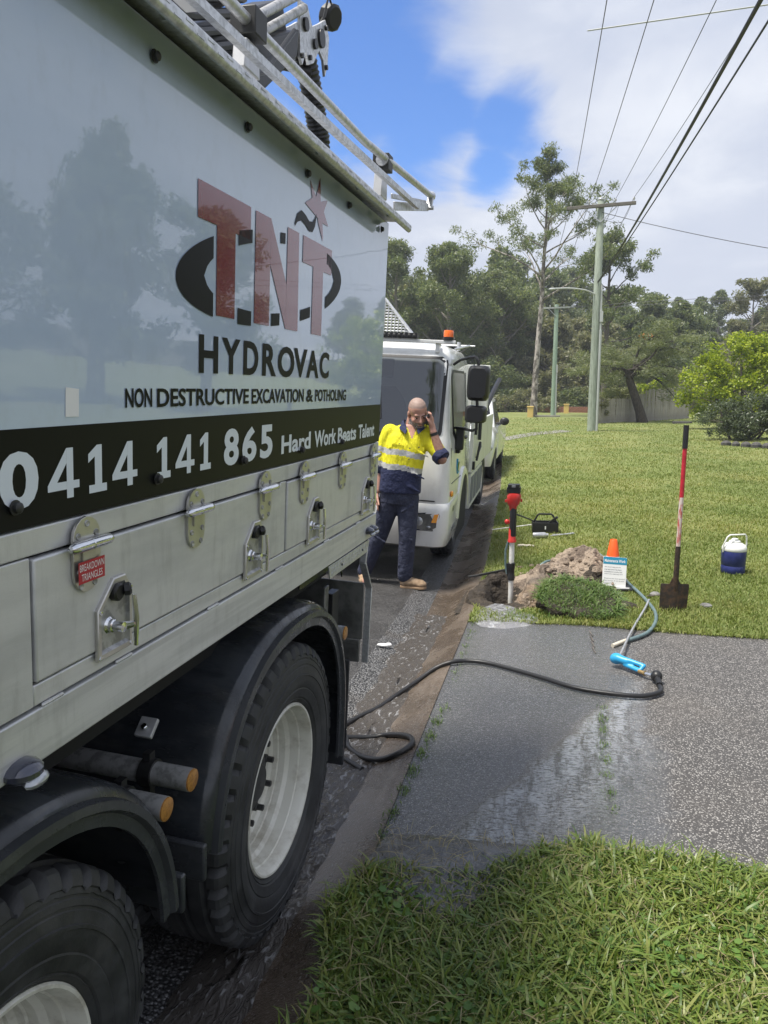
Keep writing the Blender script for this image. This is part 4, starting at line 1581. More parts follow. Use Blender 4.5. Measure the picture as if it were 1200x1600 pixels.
b.build('step_bracket', ['grey_plate', 'black_plastic'], truck, 30, bevel=.003)
b = MB()
b.box((-.58, -.125, .30), (-.055, -.112, .72))
b.mi = 1
for z in (.36, .52, .66):
    b.lathe([(.007, 0), (.006, .004), (.0002, .005)], (-.085, -.125, z), (0, -1, 0), 8)
b.build('mud_flap', ['rubber', 'hub_dark'], truck, 30, bevel=.003)
b = MB()
b.box((-2.4, -.03, 1.30), (-.03, .0, 2.58))
b.build('rear_wall', 'panel_white', truck, bevel=.005)
b = MB()
b.box((-2.2, -.10, 1.18), (-.25, -.02, 1.27))
b.build('rear_bar', 'grey_plate', truck, bevel=.006)
#PART2
# ------------------------------------------------------------------ second truck (white cab, tray body)
t2 = empty('cab_truck', (-1.3825, 7.15, .055))
_ez = Vector((0.04990646, 0.00269495, 0.99875026))
_ey = Vector((-0.05392144, 0.99854518, 0))
_ex = Vector((0.99729726, 0.05385405, -0.04997917))
t2.rotation_euler = Matrix((_ex, _ey, _ez)).transposed().to_euler()
tag(t2, 'white cab-over truck with tray body and orange roof beacon, facing the camera', 'truck')


def plan_ring(xl, xr, y0, y1, z, rc, n=7, bow=0.0):
    """rounded-rectangle outline; the front edge (y0) bows forward"""
    pts = []
    for (cx_, cy_, a0) in ((xr - rc, y0 + rc, -PI / 2), (xr - .03, y1 - .03, 0), (xl + .03, y1 - .03, PI / 2), (xl + rc, y0 + rc, PI)):
        r_ = rc if cy_ < (y0 + y1) / 2 else .03
        for i in range(n):
            a = a0 + PI / 2 * i / (n - 1)
            pts.append((cx_ + r_ * math.cos(a), cy_ + r_ * math.sin(a), z))
    return pts


cabp = [(-2.20, .105, .00, 2.08, .55, .10), (-2.20, .105, -.02, 2.08, .80, .12), (-2.195, .095, -.01, 2.08, 1.10, .14), (-2.18, .080, .02, 2.08, 1.36, .15), (-2.165, .065, .045, 2.08, 1.42, .15),
        (-2.13, .035, .15, 2.07, 1.80, .14), (-2.10, .010, .235, 2.06, 2.14, .13), (-2.075, -.015, .30, 2.05, 2.22, .16), (-2.03, -.06, .40, 2.0, 2.275, .18), (-1.95, -.14, .55, 1.9, 2.30, .2)]
b = MB()
b.rings([plan_ring(xl, xr, y0, y1, z, rc) for (xl, xr, y0, y1, z, rc) in cabp], True, True)
cab2 = b.build('cab', 'cab_white', t2, 50)


def front_y(z, off):
    zs = [c[4] for c in cabp]
    return float(np.interp(z, zs, [c[2] for c in cabp])) - off


def side_x(z, off):
    zs = [c[4] for c in cabp]
    return float(np.interp(z, zs, [c[1] for c in cabp])) + off


# windscreen: dark surround, interior backing, glass; each a grid that follows the cab's front
def cab_y(x, z):
    zs = [c[4] for c in cabp]
    xr = float(np.interp(z, zs, [c[1] for c in cabp]))
    rc = float(np.interp(z, zs, [c[5] for c in cabp]))
    d_ = max(0.0, min(x - (xr - rc), rc * .97))
    return front_y(z, 0) + rc - math.sqrt(rc * rc - d_ * d_)


def cab_patch(name, xl, xr, z0, z1, off, rc, material, shape=None):
    V, F = [], []
    nz_, nx_ = 25, 29
    for i in range(nz_):
        z = z0 + (z1 - z0) * i / (nz_ - 1)
        dz_ = max(0, rc - min(z - z0, z1 - z))
        ins = rc - math.sqrt(max(rc * rc - dz_ * dz_, 0))
        a, c_ = xl + ins, xr - ins
        if shape:
            a, c_ = shape(z)
        for j in range(nx_):
            x = a + (c_ - a) * (j / (nx_ - 1)) ** .8
            V.append((x, cab_y(x, z) - off, z))
    F = [(i * nx_ + j, i * nx_ + j + 1, (i + 1) * nx_ + j + 1, (i + 1) * nx_ + j) for i in range(nz_ - 1) for j in range(nx_ - 1)]
    me_ = fast_mesh(name, V, F)
    smooth(me_, 60)
    return link(name, me_, material, t2)


cab_patch('windscreen_seal', -2.10, -.004, 1.395, 2.165, .006, .06, 'black_plastic')
cab_patch('cabin_lining', -2.07, -.036, 1.428, 2.135, .010, .05, 'cab_trim')
cab_patch('seat', -1.2, -.4, 1.43, 1.86, .013, .05, 'seat_grey', lambda z: (-1.2 + .3 * max(0, (z - 1.72)) ** 1.2, -.36 - 2.2 * max(0, z - 1.62) ** 2))
cab_patch('sun_visor', -2.06, -.52, 1.94, 2.125, .013, .02, 'seat_grey')
cab_patch('windscreen', -2.07, -.036, 1.428, 2.135, .020, .05, 'window_glass')
b = MB()
b.tube([(-.62, front_y(1.42, .03), 1.42), (-.66, front_y(1.95, .025), 1.95)], .008, 6)
b.bar((-.60, front_y(1.55, .022), 1.55), (-.68, front_y(2.12, .02), 2.12), .02, .02, up=(0, 1, 0))
b.build('wiper', 'black_plastic', t2, 30)

# side window
b = MB()
sw = [(.34, 1.99), (.46, 2.05), (1.55, 2.06), (1.60, 2.0), (1.62, 1.46), (1.20, 1.40), (.62, 1.32), (.40, 1.42)]
b.add([(side_x(z, .006), y, z) for y, z in sw], [tuple(range(len(sw)))[::1]])
b.mi = 1
b.add([(side_x(z, .009), .5 + (y - .5) * .94 + .03, 1.72 + (z - 1.72) * .92) for y, z in sw], [tuple(range(len(sw)))])
b.build('side_window', ['black_plastic', 'side_glass'], t2, 0)
b = MB()
for (y0_, z0_, y1_, z1_) in ((.20, 1.30, .24, .60), (1.75, 2.05, 1.80, .95), (.24, .95, 1.75, .93)):
    b.bar((side_x(z0_, .0015), y0_, z0_), (side_x(z1_, .0015), y1_, z1_), .004, .007, up=(1, 0, 0))
b.build('door_seam', 'dark_gap', t2, 0)
b = MB()
b.ell((side_x(1.33, .012), 1.52, 1.33), (.02, .10, .022), 12)
b.build('door_handle', 'black_plastic', t2)
b = MB()
b.mi = 0
b.tube([(side_x(1.08, .004), .78 + .10 * math.cos(a), 1.08 + .085 * math.sin(a)) for a in np.linspace(2.2, 5.4, 14)], .008, 6)
b.mi = 1
b.tube([(side_x(1.10, .004), .76 + .11 * t, 1.02 + .20 * t - .12 * t * t) for t in np.linspace(0, 1, 8)], .010, 6)
b.build('company_mark', ['sign_blue', 'leaf_bright'], t2)
# front panel seams, grille, bumper
b = MB()
b.bar((-2.1, front_y(.80, .003), .800), (-.02, front_y(.80, .003), .800), .005, .010)
b.build('panel_seam', 'dark_gap', t2, 0)
cab_patch('grille', -1.9, -.2, .84, 1.25, .006, .02, 'black_plastic', lambda z: (-1.9, -.52 + (z - .84) * .85))
for zz_ in (.92, 1.0, 1.08, 1.16):
    cab_patch('grille_slat', -1.86, -.3, zz_, zz_ + .035, .014, .005, 'grey_plate', lambda z: (-1.86, -.60 + (z - .84) * .85))
cab_patch('front_seam', -.3, -.2, .81, 1.34, .005, .005, 'dark_gap', lambda z: (-.505 + (z - .84) * .85, -.495 + (z - .84) * .85))
b = MB()
b.prism([(-.36, .93), (-.22, .93), (-.20, .99), (-.32, .99)], (0, front_y(1.0, .012), 0), EX, EZ, .004)
b.build('grille_badge', 'chrome', t2, 0)
bp = [(-2.20, .085, .02, .9, .335, .16), (-2.205, .105, -.04, .95, .36, .15), (-2.21, .120, -.06, 1.0, .50, .13), (-2.205, .120, -.055, 1.0, .70, .13), (-2.20, .115, -.03, 1.0, .77, .12), (-2.19, .10, .0, 1.0, .785, .10)]
b = MB()
b.rings([plan_ring(*c) for c in bp], True, True)
b.build('bumper', 'cab_white', t2, 50)
b = MB()
b.box((-2.0, -.075, .395), (-.55, -.03, .425))
b.build('bumper_slot', 'dark_gap', t2, 0)
# headlight
b = MB()
hl = [(-.30, .515), (-.02, .515), (.030, .545), (.062, .68), (.05, .705), (-.16, .685), (-.30, .66)]


def hl_pt(x, z, off):
    yb = -.058
    if x > -.03:
        yb += .9 * (x + .03) ** 2 + .25 * (x + .03)
    return (x, yb - off, z)


b.add([hl_pt(x, z, .006) for x, z in hl], [tuple(range(len(hl)))])
b.mi = 1
b.add([hl_pt(-.14 + (x + .14) * .90, .605 + (z - .605) * .84, .010) for x, z in hl], [tuple(range(len(hl)))])
b.mi = 2
b.add([hl_pt(x, z, .014) for x, z in ((-.035, .60), (.012, .60), (.030, .685), (-.01, .68))], [(0, 1, 2, 3)])
b.mi = 3
b.ell((-.16, -.068, .605), (.045, .012, .045), 14)
b.ell((-.245, -.066, .595), (.035, .012, .035), 14)
b.ell((-.06, -.066, .555), (.022, .010, .014), 12)
b.build('headlight', ['chrome', 'grey_plate', 'amber_lens', 'lamp_glass'], t2, 30)
b = MB()
b.ell((.116, .20, .855), (.016, .055, .032), 14)
b.build('indicator', 'amber_lens', t2)
# front wing flare over the wheel
b = MB()
aw = [(1.38 + .52 * math.cos(a), .43 + .52 * math.sin(a)) for a in np.linspace(R(8), R(172), 22)]
ring = []
for (y, z) in aw:
    c, s = (y - 1.38) / .52, (z - .43) / .52
    ring.append([(x, y + c * h, z + s * h) for x, h in ((.03, -.03), (.128, -.025), (.134, .0), (.118, .06), (.03, .09))])
b.rings(ring, True, True)
b.build('wheel_arch', 'cab_white', t2, 50)
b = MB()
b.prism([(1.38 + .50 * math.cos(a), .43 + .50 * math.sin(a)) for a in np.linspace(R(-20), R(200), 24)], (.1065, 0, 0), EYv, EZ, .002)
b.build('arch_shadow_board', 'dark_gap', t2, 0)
# number on the wing
b = MB()
b.text('626', .30, .46, .665, .715, (.1225, 0, 0), EYv, EZ, .02)
b.build('lettering', 'vinyl_black', t2, 0)
b = MB()
for z in (.50, .475):
    b.bar((.121, .30, z), (.121, .55, z + .01), .004, .012, up=(1, 0, 0))
b.build('wing_trim', 'black_plastic', t2, 0)
s2 = .43 / .5
for lx, ly in ((.0, 1.38), (-2.1, 1.38), (.0, 5.35), (-2.1, 5.35)):
    w_ = wheel('truck_wheel', t2, (lx + (.04 if lx > -1 else -.04), ly, .425), [])
    w_.scale = (s2, s2, s2)
    if lx < -1:
        w_.rotation_euler = (0, 0, PI)
    for nm, me, mt in tmpl[1:]:
        link(nm, me, None, w_)
    link('tyre', tmpl[0][1], None, w_, (-.135, 0, 0))

# mirrors on black arms
b = MB()
b.tube([(.03, .42, 2.10), (.10, .36, 2.145), (.20, .20, 2.165), (.26, .15, 2.17), (.29, .14, 2.14), (.30, .14, 2.05)], .014, 8)
b.tube([(.30, .14, 1.80), (.31, .14, 1.70), (.31, .15, 1.58), (.315, .15, 1.50), (.27, .20, 1.478), (.18, .40, 1.48), (.08, .52, 1.48)], .014, 8)
b.build('mirror_arm', 'black_plastic', t2)
for (x0, x1, z0, z1) in ((.197, .408, 1.762, 2.098), (.194, .398, 1.555, 1.72)):
    b = MB()
    xc, hw, zc_, hz = (x0 + x1) / 2, (x1 - x0) / 2, (z0 + z1) / 2, (z1 - z0) / 2
    rr = []
    for y, s in ((.245, .93), (.235, 1.0), (.15, .99), (.10, .94), (.075, .80), (.065, .5)):
        ring = []
        for k in range(28):
            a = 2 * PI * k / 28
            c_, s_ = math.cos(a), math.sin(a)
            q = (abs(c_) ** 6 + abs(s_) ** 6) ** (-1 / 6)
            ring.append((xc + (hw * c_ * q) * (s if s > .6 else .72), y, zc_ + hz * s_ * q * (s if s > .6 else .80)))
        rr.append(ring)
    b.rings(rr, True, True)
    b.build('mirror', 'black_plastic', t2, 40)
b = MB()
b.box((.085, .50, 1.26), (.165, .60, 1.49))
b.box((.085, .56, 1.22), (.13, .68, 1.26))
b.build('mirror_base', 'black_plastic', t2, 30, bevel=.012)

# roof: white bar, light bar, beacon, mesh guard, aerials
b = MB()
b.box((-2.0, .24, 2.285), (.055, .30, 2.318))
for x in (-.12, -1.9):
    b.box((x - .02, .26, 2.20), (x + .02, .40, 2.29))
b.build('roof_bar', 'cab_white', t2, 30, bevel=.006)
b = MB()
b.box((-1.6, .225, 2.322), (-.315, .30, 2.375))
b.mi = 1
for k in range(26):
    b.ell((-1.57 + k * .049, .222, 2.348), (.018, .006, .020), 8)
b.build('light_bar', ['black_plastic', 'hub_dark'], t2, 30)
b = MB()
b.lathe([(.052, 0), (.052, .03), (.047, .032)], (-.02, .27, 2.318), EZ, 20, caps=True)
b.mi = 1
b.lathe([(.047, .032), (.047, .085), (.042, .094), (.0002, .096)], (-.02, .27, 2.318), EZ, 20)
b.build('beacon', ['black_plastic', 'beacon'], t2, 40)
b = MB()
A_, B_, C_ = Vector((-1.70, 1.0, 2.78)), Vector((-.80, 1.0, 2.76)), Vector((-.475, 1.0, 2.39))
b.tube([A_, B_, C_], .018, 8)
b.tube([(-2.0, 1.0, 2.39), A_], .018, 8)
b.tube([(-2.0, 1.0, 2.39), C_], .014, 8)
for i in range(38):          # woven wire of the guard
    x = -1.95 + i * .038
    zt = 2.77 if -1.70 < x < -.80 else (2.77 - (x + .80) * 1.13 if x >= -.80 else 2.39 + (x + 2.0) * 1.27)
    if zt > 2.42:
        b.tube([(x, 1.0, 2.40), (x + .01, 1.0, zt)], .006, 4, False)
for i in range(12):
    z = 2.41 + i * .03
    xr = -.80 + (2.76 - z) / 1.13
    b.tube([(-1.95 + (z - 2.4) * .7, 1.004, z), (xr, 1.004, z)], .006, 4, False)
tag(b.build('mesh_guard', 'galv', t2, 40), kind=None)
b = MB()
b.tube([(-.02, .9, 2.27), (.03, 1.9, 2.36)], .012, 6)
b.tube([(-.55, 1.95, 2.36), (.09, 1.95, 2.36)], .010, 6)
b.tube([(-.10, 1.95, 2.30), (-.10, 1.95, 2.40)], .022, 8)
b.build('roof_rack', 'galv', t2, 40)

# tray body behind the cab
b = MB()
b.box((-2.25, 2.22, .80), (.055, 6.25, .98))
b.build('tray_floor', 'tray_white', t2, 30, bevel=.01)
for y0_, y1_ in ((2.47, 3.70), (3.72, 4.95), (4.97, 6.22)):
    b = MB()
    b.box((.06, y0_, .82), (.105, y1_, 1.60 if y0_ < 3 else 1.46))
    b.build('side_board', 'tray_white', t2, 30, bevel=.008)
b = MB()
b.box((-2.2, 2.42, .98), (.05, 2.47, 2.16))
b.box((.05, 2.50, 1.60), (.245, 2.60, 2.165))
b.build('headboard', 'tray_white', t2, 30, bevel=.008)
b = MB()
b.box((-2.2, 3.0, .98), (-.3, 5.8, 2.0))
b.build('water_tank', 'tray_white', t2, 30, bevel=.06)
for y0_, y1_ in ((2.48, 2.95), (2.97, 3.45), (3.47, 4.3)):
    b = MB()
    b.box((-.5, y0_, .36), (.10, y1_, .80))
    b.mi = 1
    b.box((.102, y0_ + .05, .42), (.106, y1_ - .05, .76))
    b.build('underbody_locker', ['tray_white', 'seat_grey'], t2, 30, bevel=.006)
b = MB()
b.box((.106, 2.50, .86), (.135, 2.60, .96))
b.box((.106, 2.52, 1.30), (.135, 2.60, 1.38))
b.tube([(.12, 2.9, .98), (.145, 3.2, 1.10), (.12, 3.5, 1.14)], .012, 6)
b.tube([(.13, 2.85, .95), (.15, 3.0, 1.18)], .016, 6)
b.tube([(.12, 3.15, 2.0), (.13, 3.1, 1.2)], .022, 8)
b.build('tray_latch', 'black_plastic', t2, 40)
b = MB()
b.tube([(.05, 4.3, 1.45), (.10, 4.5, 1.62), (.16, 5.0, 1.86), (.21, 5.4, 2.03)], .035, 10)
b.build('hose_end', 'hose_black', t2)
b = MB()
for x in (-.6, -1.55):
    b.box((x - .06, .5, .5), (x + .06, 6.1, .74))
b.box((-2.1, .3, .5), (-.15, 2.0, .8))
b.tube([(-.1, 1.38, .425), (-2.0, 1.38, .425)], .06, 10)
b.tube([(-.1, 5.35, .425), (-2.0, 5.35, .425)], .06, 10)
b.box((.02, 1.92, .25), (.10, 1.95, .75))
b.build('chassis', 'dark_gap', t2, 40)
b = MB()
b.box((-.35, 2.1, .34), (.06, 2.44, .80))
b.build('fuel_tank', 'grey_plate', t2, 30, bevel=.03)

# ------------------------------------------------------------------ ute behind the trucks
ute = empty('work_ute', (-1.3825 - .054 * 8.1 + .0, 7.15 + 8.1, .07))
ute.rotation_euler = t2.rotation_euler
tag(ute, 'white ute parked last in the row, black wing mirror showing', 'car')
ub = [(-1.80, .0, .06, 1.5, .32, .15), (-1.84, .03, -.04, 1.5, .50, .18), (-1.86, .05, -.05, 1.5, .72, .2), (-1.84, .04, .02, 1.5, .92, .22), (-1.76, -.03, .14, 1.48, 1.06, .26), (-1.6, -.15, .35, 1.45, 1.10, .3)]
b = MB()
b.rings([plan_ring(*c) for c in ub], True, True)
b.build('bonnet', 'cab_white', ute, 50)
uc = [(-1.86, .05, 1.40, 4.9, .38, .05), (-1.87, .055, 1.40, 4.9, .75, .05), (-1.84, .03, 1.40, 4.9, 1.06, .06)]
b = MB()
b.rings([plan_ring(*c) for c in uc], True, True)
b.build('body', 'cab_white', ute, 50)
ug = [(-1.78, -.03, 1.15, 3.1, 1.06, .1), (-1.62, -.17, 1.75, 3.0, 1.62, .12), (-1.55, -.25, 1.95, 2.9, 1.68, .15)]
b = MB()
b.rings([plan_ring(*c) for c in ug], True, True)
b.build('cabin', 'cab_white', ute, 50)
b = MB()
b.add([(-1.70, 1.19, 1.10), (-.10, 1.19, 1.10), (-.24, 1.69, 1.58), (-1.55, 1.69, 1.58)], [(0, 1, 2, 3)])
b.add([(-.026, 1.45, 1.10), (-.026, 2.9, 1.10), (-.150, 2.85, 1.57), (-.150, 1.85, 1.57)], [(0, 1, 2, 3)])
o = b.build('window', 'black_gloss', ute, 0)
o.location = (.004, -.012, .004)
b = MB()
b.ell((.16, 1.30, 1.19), (.10, .055, .085), 16)
b.tube([(-.01, 1.38, 1.13), (.10, 1.34, 1.14)], .025, 8)
b.build('wing_mirror', 'black_plastic', ute)
b = MB()
b.ell((-.10, -.01, .70), (.13, .06, .075), 16)
b.build('headlight', 'lamp_glass', ute)
b = MB()
b.box((-1.2, -.075, .50), (-.45, -.05, .72))
b.box((-1.6, -.06, .34), (-.2, -.03, .44))
b.build('grille', 'black_plastic', ute, 30)
for lx, ly in ((-.06, .85), (-1.76, .85), (-.06, 3.9), (-1.76, 3.9)):
    w_ = wheel('car_wheel', ute, (lx + (.10 if lx > -1 else -.10), ly, .36), [])
    w_.scale = (.74,) * 3
    if lx < -1:
        w_.rotation_euler = (0, 0, PI)
    for nm, me, mt in tmpl[1:]:
        link(nm, me, None, w_)
    link('tyre', tmpl[0][1], None, w_, (-.135, 0, 0))

# ------------------------------------------------------------------ the worker
man = empty('person', (-1.546, 6.88, .062), (0, 0, R(12.7)))
tag(man, 'bald man in yellow and navy work shirt, head down, phone at his ear', 'person')
HR = Matrix.Rotation(R(-16), 3, 'Z').inverted() @ Matrix.Rotation(R(24), 3, 'X') @ Matrix.Rotation(R(-5), 3, 'Y')
HR = HR * 1.07
HC_ = Vector((.065, -.050, 1.630))


def H(p):
    return HC_ + HR @ Vector(p)


b = MB()
# torso, legs (under the clothes), arms
b.cap((-.09, .03, .93), (-.05, .03, 1.18), .105, .115)
b.cap((-.05, .03, 1.18), (-.02, .03, 1.36), .115, .115)
b.cap((-.17, .03, 1.43), (.14, .03, 1.42), .062, .062)
b.cap((0, .03, 1.40), (.03, .0, 1.58), .075, .062)
b.cap((-.02, .0, .90), (-.03, -.02, .50), .08, .055)
b.cap((-.03, -.02, .50), (-.045, .0, .10), .055, .038)
b.cap((-.18, .02, .90), (-.28, .10, .50), .08, .055)
b.cap((-.28, .10, .50), (-.43, .20, .11), .055, .038)
b.cap((-.045, .0, .07), (.10, -.03, .045), .04, .035)
b.cap((-.43, .20, .07), (-.42, .06, .045), .04, .035)
# right arm hangs, left arm folded up to the ear
b.cap((-.21, .02, 1.44), (-.275, .06, 1.16), .052, .042)
b.cap((-.275, .06, 1.16), (-.30, .0, .92), .042, .028)
b.ell((-.305, -.015, .84), (.022, .04, .06), 12)
for k in range(4):
    b.cap((-.303, -.045 + .02 * k, .80), (-.295, -.05 + .02 * k, .735 + .008 * abs(k - 1.5)), .0095, .008, 8)
b.cap((-.30, -.045, .86), (-.285, -.085, .80), .011, .009, 8)
SH, EL, WR = Vector((.165, .0, 1.43)), Vector((.285, -.11, 1.225)), Vector((.205, -.115, 1.475))
b.cap(SH, EL, .055, .048)
b.cap(EL, EL.lerp(WR, .4), .047, .049)
b.cap(EL.lerp(WR, .35), WR, .050, .031)
# left hand round the phone
PH = Vector((.148, -.085, 1.585))
b.cap(WR, (.192, -.105, 1.53), .029, .030, 12)
b.cap((.188, -.118, 1.525), (.178, -.120, 1.590), .024, .022, 12)
b.cap((.196, -.080, 1.525), (.188, -.080, 1.590), .022, .022, 12)
for k, (y, l) in enumerate(((-.140, .048), (-.118, .058), (-.095, .060), (-.073, .050))):
    p0 = Vector((.186, y, 1.590))
    p1 = Vector((.182, y - .004, 1.590 + l * .72))
    p2 = Vector((.158, y - .012, 1.590 + l * .98))
    b.cap(p0, p1, .0115, .0105, 8)
    b.cap(p1, p2, .0105, .0085, 8)
b.cap((.186, -.135, 1.53), (.165, -.150, 1.565), .0125, .0115, 8)
b.cap((.165, -.150, 1.565), (.145, -.145, 1.60), .0115, .009, 8)
# head
b.ell(H((0, .012, .045)), (.077, .098, .088), 20, HR)
b.ell(H((0, -.030, -.035)), (.063, .066, .082), 20, HR)
b.ell(H((0, -.062, -.085)), (.036, .034, .030), 14, HR)
b.cap(H((-.045, -.010, -.075)), H((-.016, -.070, -.090)), .024, .022, 10)
b.cap(H((.045, -.010, -.075)), H((.016, -.070, -.090)), .024, .022, 10)
b.cap(H((-.034, -.076, .020)), H((.034, -.076, .020)), .015, .015, 10)
b.cap(H((0, -.088, .012)), H((0, -.110, -.028)), .009, .015, 10)
b.cap(H((-.014, -.092, -.032)), H((.014, -.092, -.032)), .010, .010, 8)
b.cap(H((-.020, -.084, -.058)), H((.020, -.084, -.058)), .0085, .0085, 8)
b.cap(H((-.016, -.083, -.070)), H((.016, -.083, -.070)), .0085, .0085, 8)
for s in (-1, 1):
    b.ell(H((s * .044, -.060, -.030)), (.020, .020, .024), 10, HR)
    b.ell(H((s * .077, .014, -.005)), (.009, .018, .030), 12, HR)
b.cap(H((0, .02, -.03)), (.02, .02, 1.50), .062, .066)
body = remeshed(b, 'body', .0062, ['skin', 'buzz_hair', 'beard', 'skin_arm'], man, 3)
me = body.data
HI = HR.inverted()
co = np.empty(len(me.vertices) * 3, np.float32)
me.vertices.foreach_get('co', co)
co = co.reshape(-1, 3)
cen = np.empty(len(me.polygons) * 3, np.float32)
me.polygons.foreach_get('center', cen)
cen = cen.reshape(-1, 3)
loc_ = (cen - np.array(HC_)) @ np.array(HI).T
x, y, z = loc_[:, 0], loc_[:, 1], loc_[:, 2]
idx = np.zeros(len(cen), np.int32)
headm = (np.abs(x) < .082) & (z > -.14) & (np.abs(y) < .13)
hair = headm & (((z > .070 - .25 * np.clip(y + .03, -.2, 1)) & (z > .0) & (y > -.075)) | ((y > .045) & (z > -.05))) & ~((np.abs(x) > .068) & (y < .04) & (z < .03))
beard_m = headm & (y < .0) & (z < -.028 - .35 * np.clip(-y - .045, -.03, .2) * 0 - .012) & (y < .25 * (z + .14)) & (z > -.125) & ~((np.abs(x) < .021) & (z > -.071) & (z < -.056) & (y < -.07)) & ~((z > -.045) & (np.abs(x) < .02))
beard_m &= ~((z > -.05) & (np.abs(x) < .048) & (y < -.06) & (z > -.042))
idx[(cen[:, 0] > .17) & (cen[:, 2] < 1.47) & (cen[:, 2] > 1.15)] = 3
idx[hair] = 1
idx[beard_m] = 2
me.polygons.foreach_set('material_index', idx)
for s in (-1, 1):
    b = MB()
    b.ell(H((s * .031, -.0790, -.001)), (.0140, .009, .0058), 10, HR)
    b.build('eye', 'eye', man)
    b = MB()
    b.cap(H((s * .014, -.0915, .020)), H((s * .046, -.082, .024)), .005, .004, 8)
    b.build('eyebrow', 'brow', man)
# shirt
b = MB()


def loft(b, rr, n=28, rot=0):
    rings = []
    for (cx_, cy_, cz_, rx, ry) in rr:
        ring = []
        for k in range(n):
            a = 2 * PI * k / n
            c, s = math.cos(a), math.sin(a)
            q = (abs(c) ** 2.5 + abs(s) ** 2.5) ** (-1 / 2.5)
            ring.append((cx_ + rx * c * q, cy_ + ry * s * q, cz_ - .055 * (cx_ + rx * c * q + .1) * (1 if cz_ < 1.3 else .2)))
        rings.append(ring)
    b.rings(rings, True, True)


loft(b, [(-.095, .02, .905, .195, .150), (-.092, .02, .95, .194, .153), (-.085, .015, 1.05, .190, .153), (-.07, .01, 1.15, .189, .155), (-.055, .01, 1.25, .192, .155), (-.045, .015, 1.34, .196, .148),
         (-.035, .02, 1.43, .195, .125), (-.02, .025, 1.49, .150, .100), (.005, .02, 1.535, .085, .078)])
b.cap((-.185, .02, 1.455), (-.255, .05, 1.27), .082, .078)
b.cap((-.255, .05, 1.27), (-.285, .05, 1.13), .078, .068)
b.cap((.125, .01, 1.44), (.20, -.045, 1.36), .086, .080)
b.cap((.20, -.045, 1.36), (.272, -.095, 1.262), .080, .070)
b.cap((.05, .02, 1.47), (.15, .0, 1.44), .085, .085)
for (xa, za, ya, rr_) in ((-.12, 1.22, -.125, .018), (.02, 1.10, -.13, .016), (-.15, 1.05, -.12, .018), (-.02, .98, -.125, .018), (.05, 1.30, -.115, .018), (-.18, 1.33, -.105, .016)):
    b.cap((xa, ya, za), (xa + .11, ya + .01, za - .055), rr_, rr_ * .6, 8)
shirt = remeshed(b, 'shirt', .0105, ['shirt_yellow', 'shirt_navy', 'tape_silver', 'skin'], man, 5)
me = shirt.data
cen = np.empty(len(me.polygons) * 3, np.float32)
me.polygons.foreach_get('center', cen)
cen = cen.reshape(-1, 3)
x, y, z = cen.T
zt = z + .17 * (x + .08) + .006 * np.sin(x * 23)
idx = np.zeros(len(cen), np.int32)
idx[zt < 1.118] = 1
idx[(zt >= 1.118) & (zt < 1.168) & (x < .16) & (x > -.30)] = 2
idx[(zt >= 1.252) & (zt < 1.305) & (x < .175)] = 2
vneck = (y < -.02) & (z > 1.40) & (np.abs(x - .015) < (z - 1.40) * .40)
idx[(x > .235) & (z < 1.295)] = 1
idx[(np.hypot(x - .01, y - .02) < .105) & (z > 1.508)] = 1
idx[vneck] = 3
me.polygons.foreach_set('material_index', idx)
b = MB()
for s in (-1, 1):
    b = MB()
    xc = .015
    pts = [(xc + s * .048, -.118, 1.485), (xc + s * .072, -.060, 1.545), (xc + s * .082, .01, 1.575), (xc + s * .060, .075, 1.575)]
    out = [(xc + s * .062, -.142, 1.455), (xc + s * .118, -.085, 1.502), (xc + s * .112, .01, 1.525), (xc + s * .08, .10, 1.53)]
    k = len(pts)
    vs = pts + out + [(p[0] - s * .006, p[1] + .006, p[2] - .004) for p in pts] + [(p[0] - s * .006, p[1] + .006, p[2] - .006) for p in out]
    fs = []
    for i in range(k - 1):
        fs += [(i, i + 1, k + i + 1, k + i), (2 * k + i, 3 * k + i, 3 * k + i + 1, 2 * k + i + 1), (k + i, k + i + 1, 3 * k + i + 1, 3 * k + i), (i, 2 * k + i, 2 * k + i + 1, i + 1)]
    fs += [(0, k, 3 * k, 2 * k), (k - 1, 3 * k - 1, 4 * k - 1, 2 * k - 1)]
    b.add(vs, fs)
    b.build('collar', 'shirt_navy', man, 30)
b = MB()
d = (EL - SH).normalized()
b.lathe([(.060, -.030), (.074, -.034), (.080, -.02), (.080, .022), (.074, .036), (.060, .032)], EL + Vector((-.012, .005, .028)), (.62, -.48, -.62), 20)
b.build('sleeve_cuff', 'shirt_navy', man, 60)
b = MB()
for (x_, z_) in ((-.004, 1.325), (-.012, 1.225), (-.018, 1.145), (-.100, 1.365), (.078, 1.335)):
    b.lathe([(.006, 0), (.005, .003), (.0002, .004)], (x_, -.150, z_), (0, -1, 0), 8)
tag(b.build('shirt_buttons', 'shirt_navy', man), kind=None)
b = MB()
b.prism([(-.165, 1.335), (-.055, 1.320), (-.058, 1.350), (-.165, 1.366)], (0, -.146, 0), EX, EZ, .004)
b.prism([(.055, 1.315), (.125, 1.300), (.125, 1.330), (.052, 1.345)], (0, -.142, 0), EX, EZ, .004)
b.build('pocket_flap', 'shirt_yellow', man, 0)
b = MB()
wd_ = (WR - EL).normalized()
b.lathe([(.033, -.013), (.036, -.013), (.036, .013), (.033, .013)], WR - wd_ * .025, wd_, 18)
b.build('wristband', 'black_plastic', man, 40)
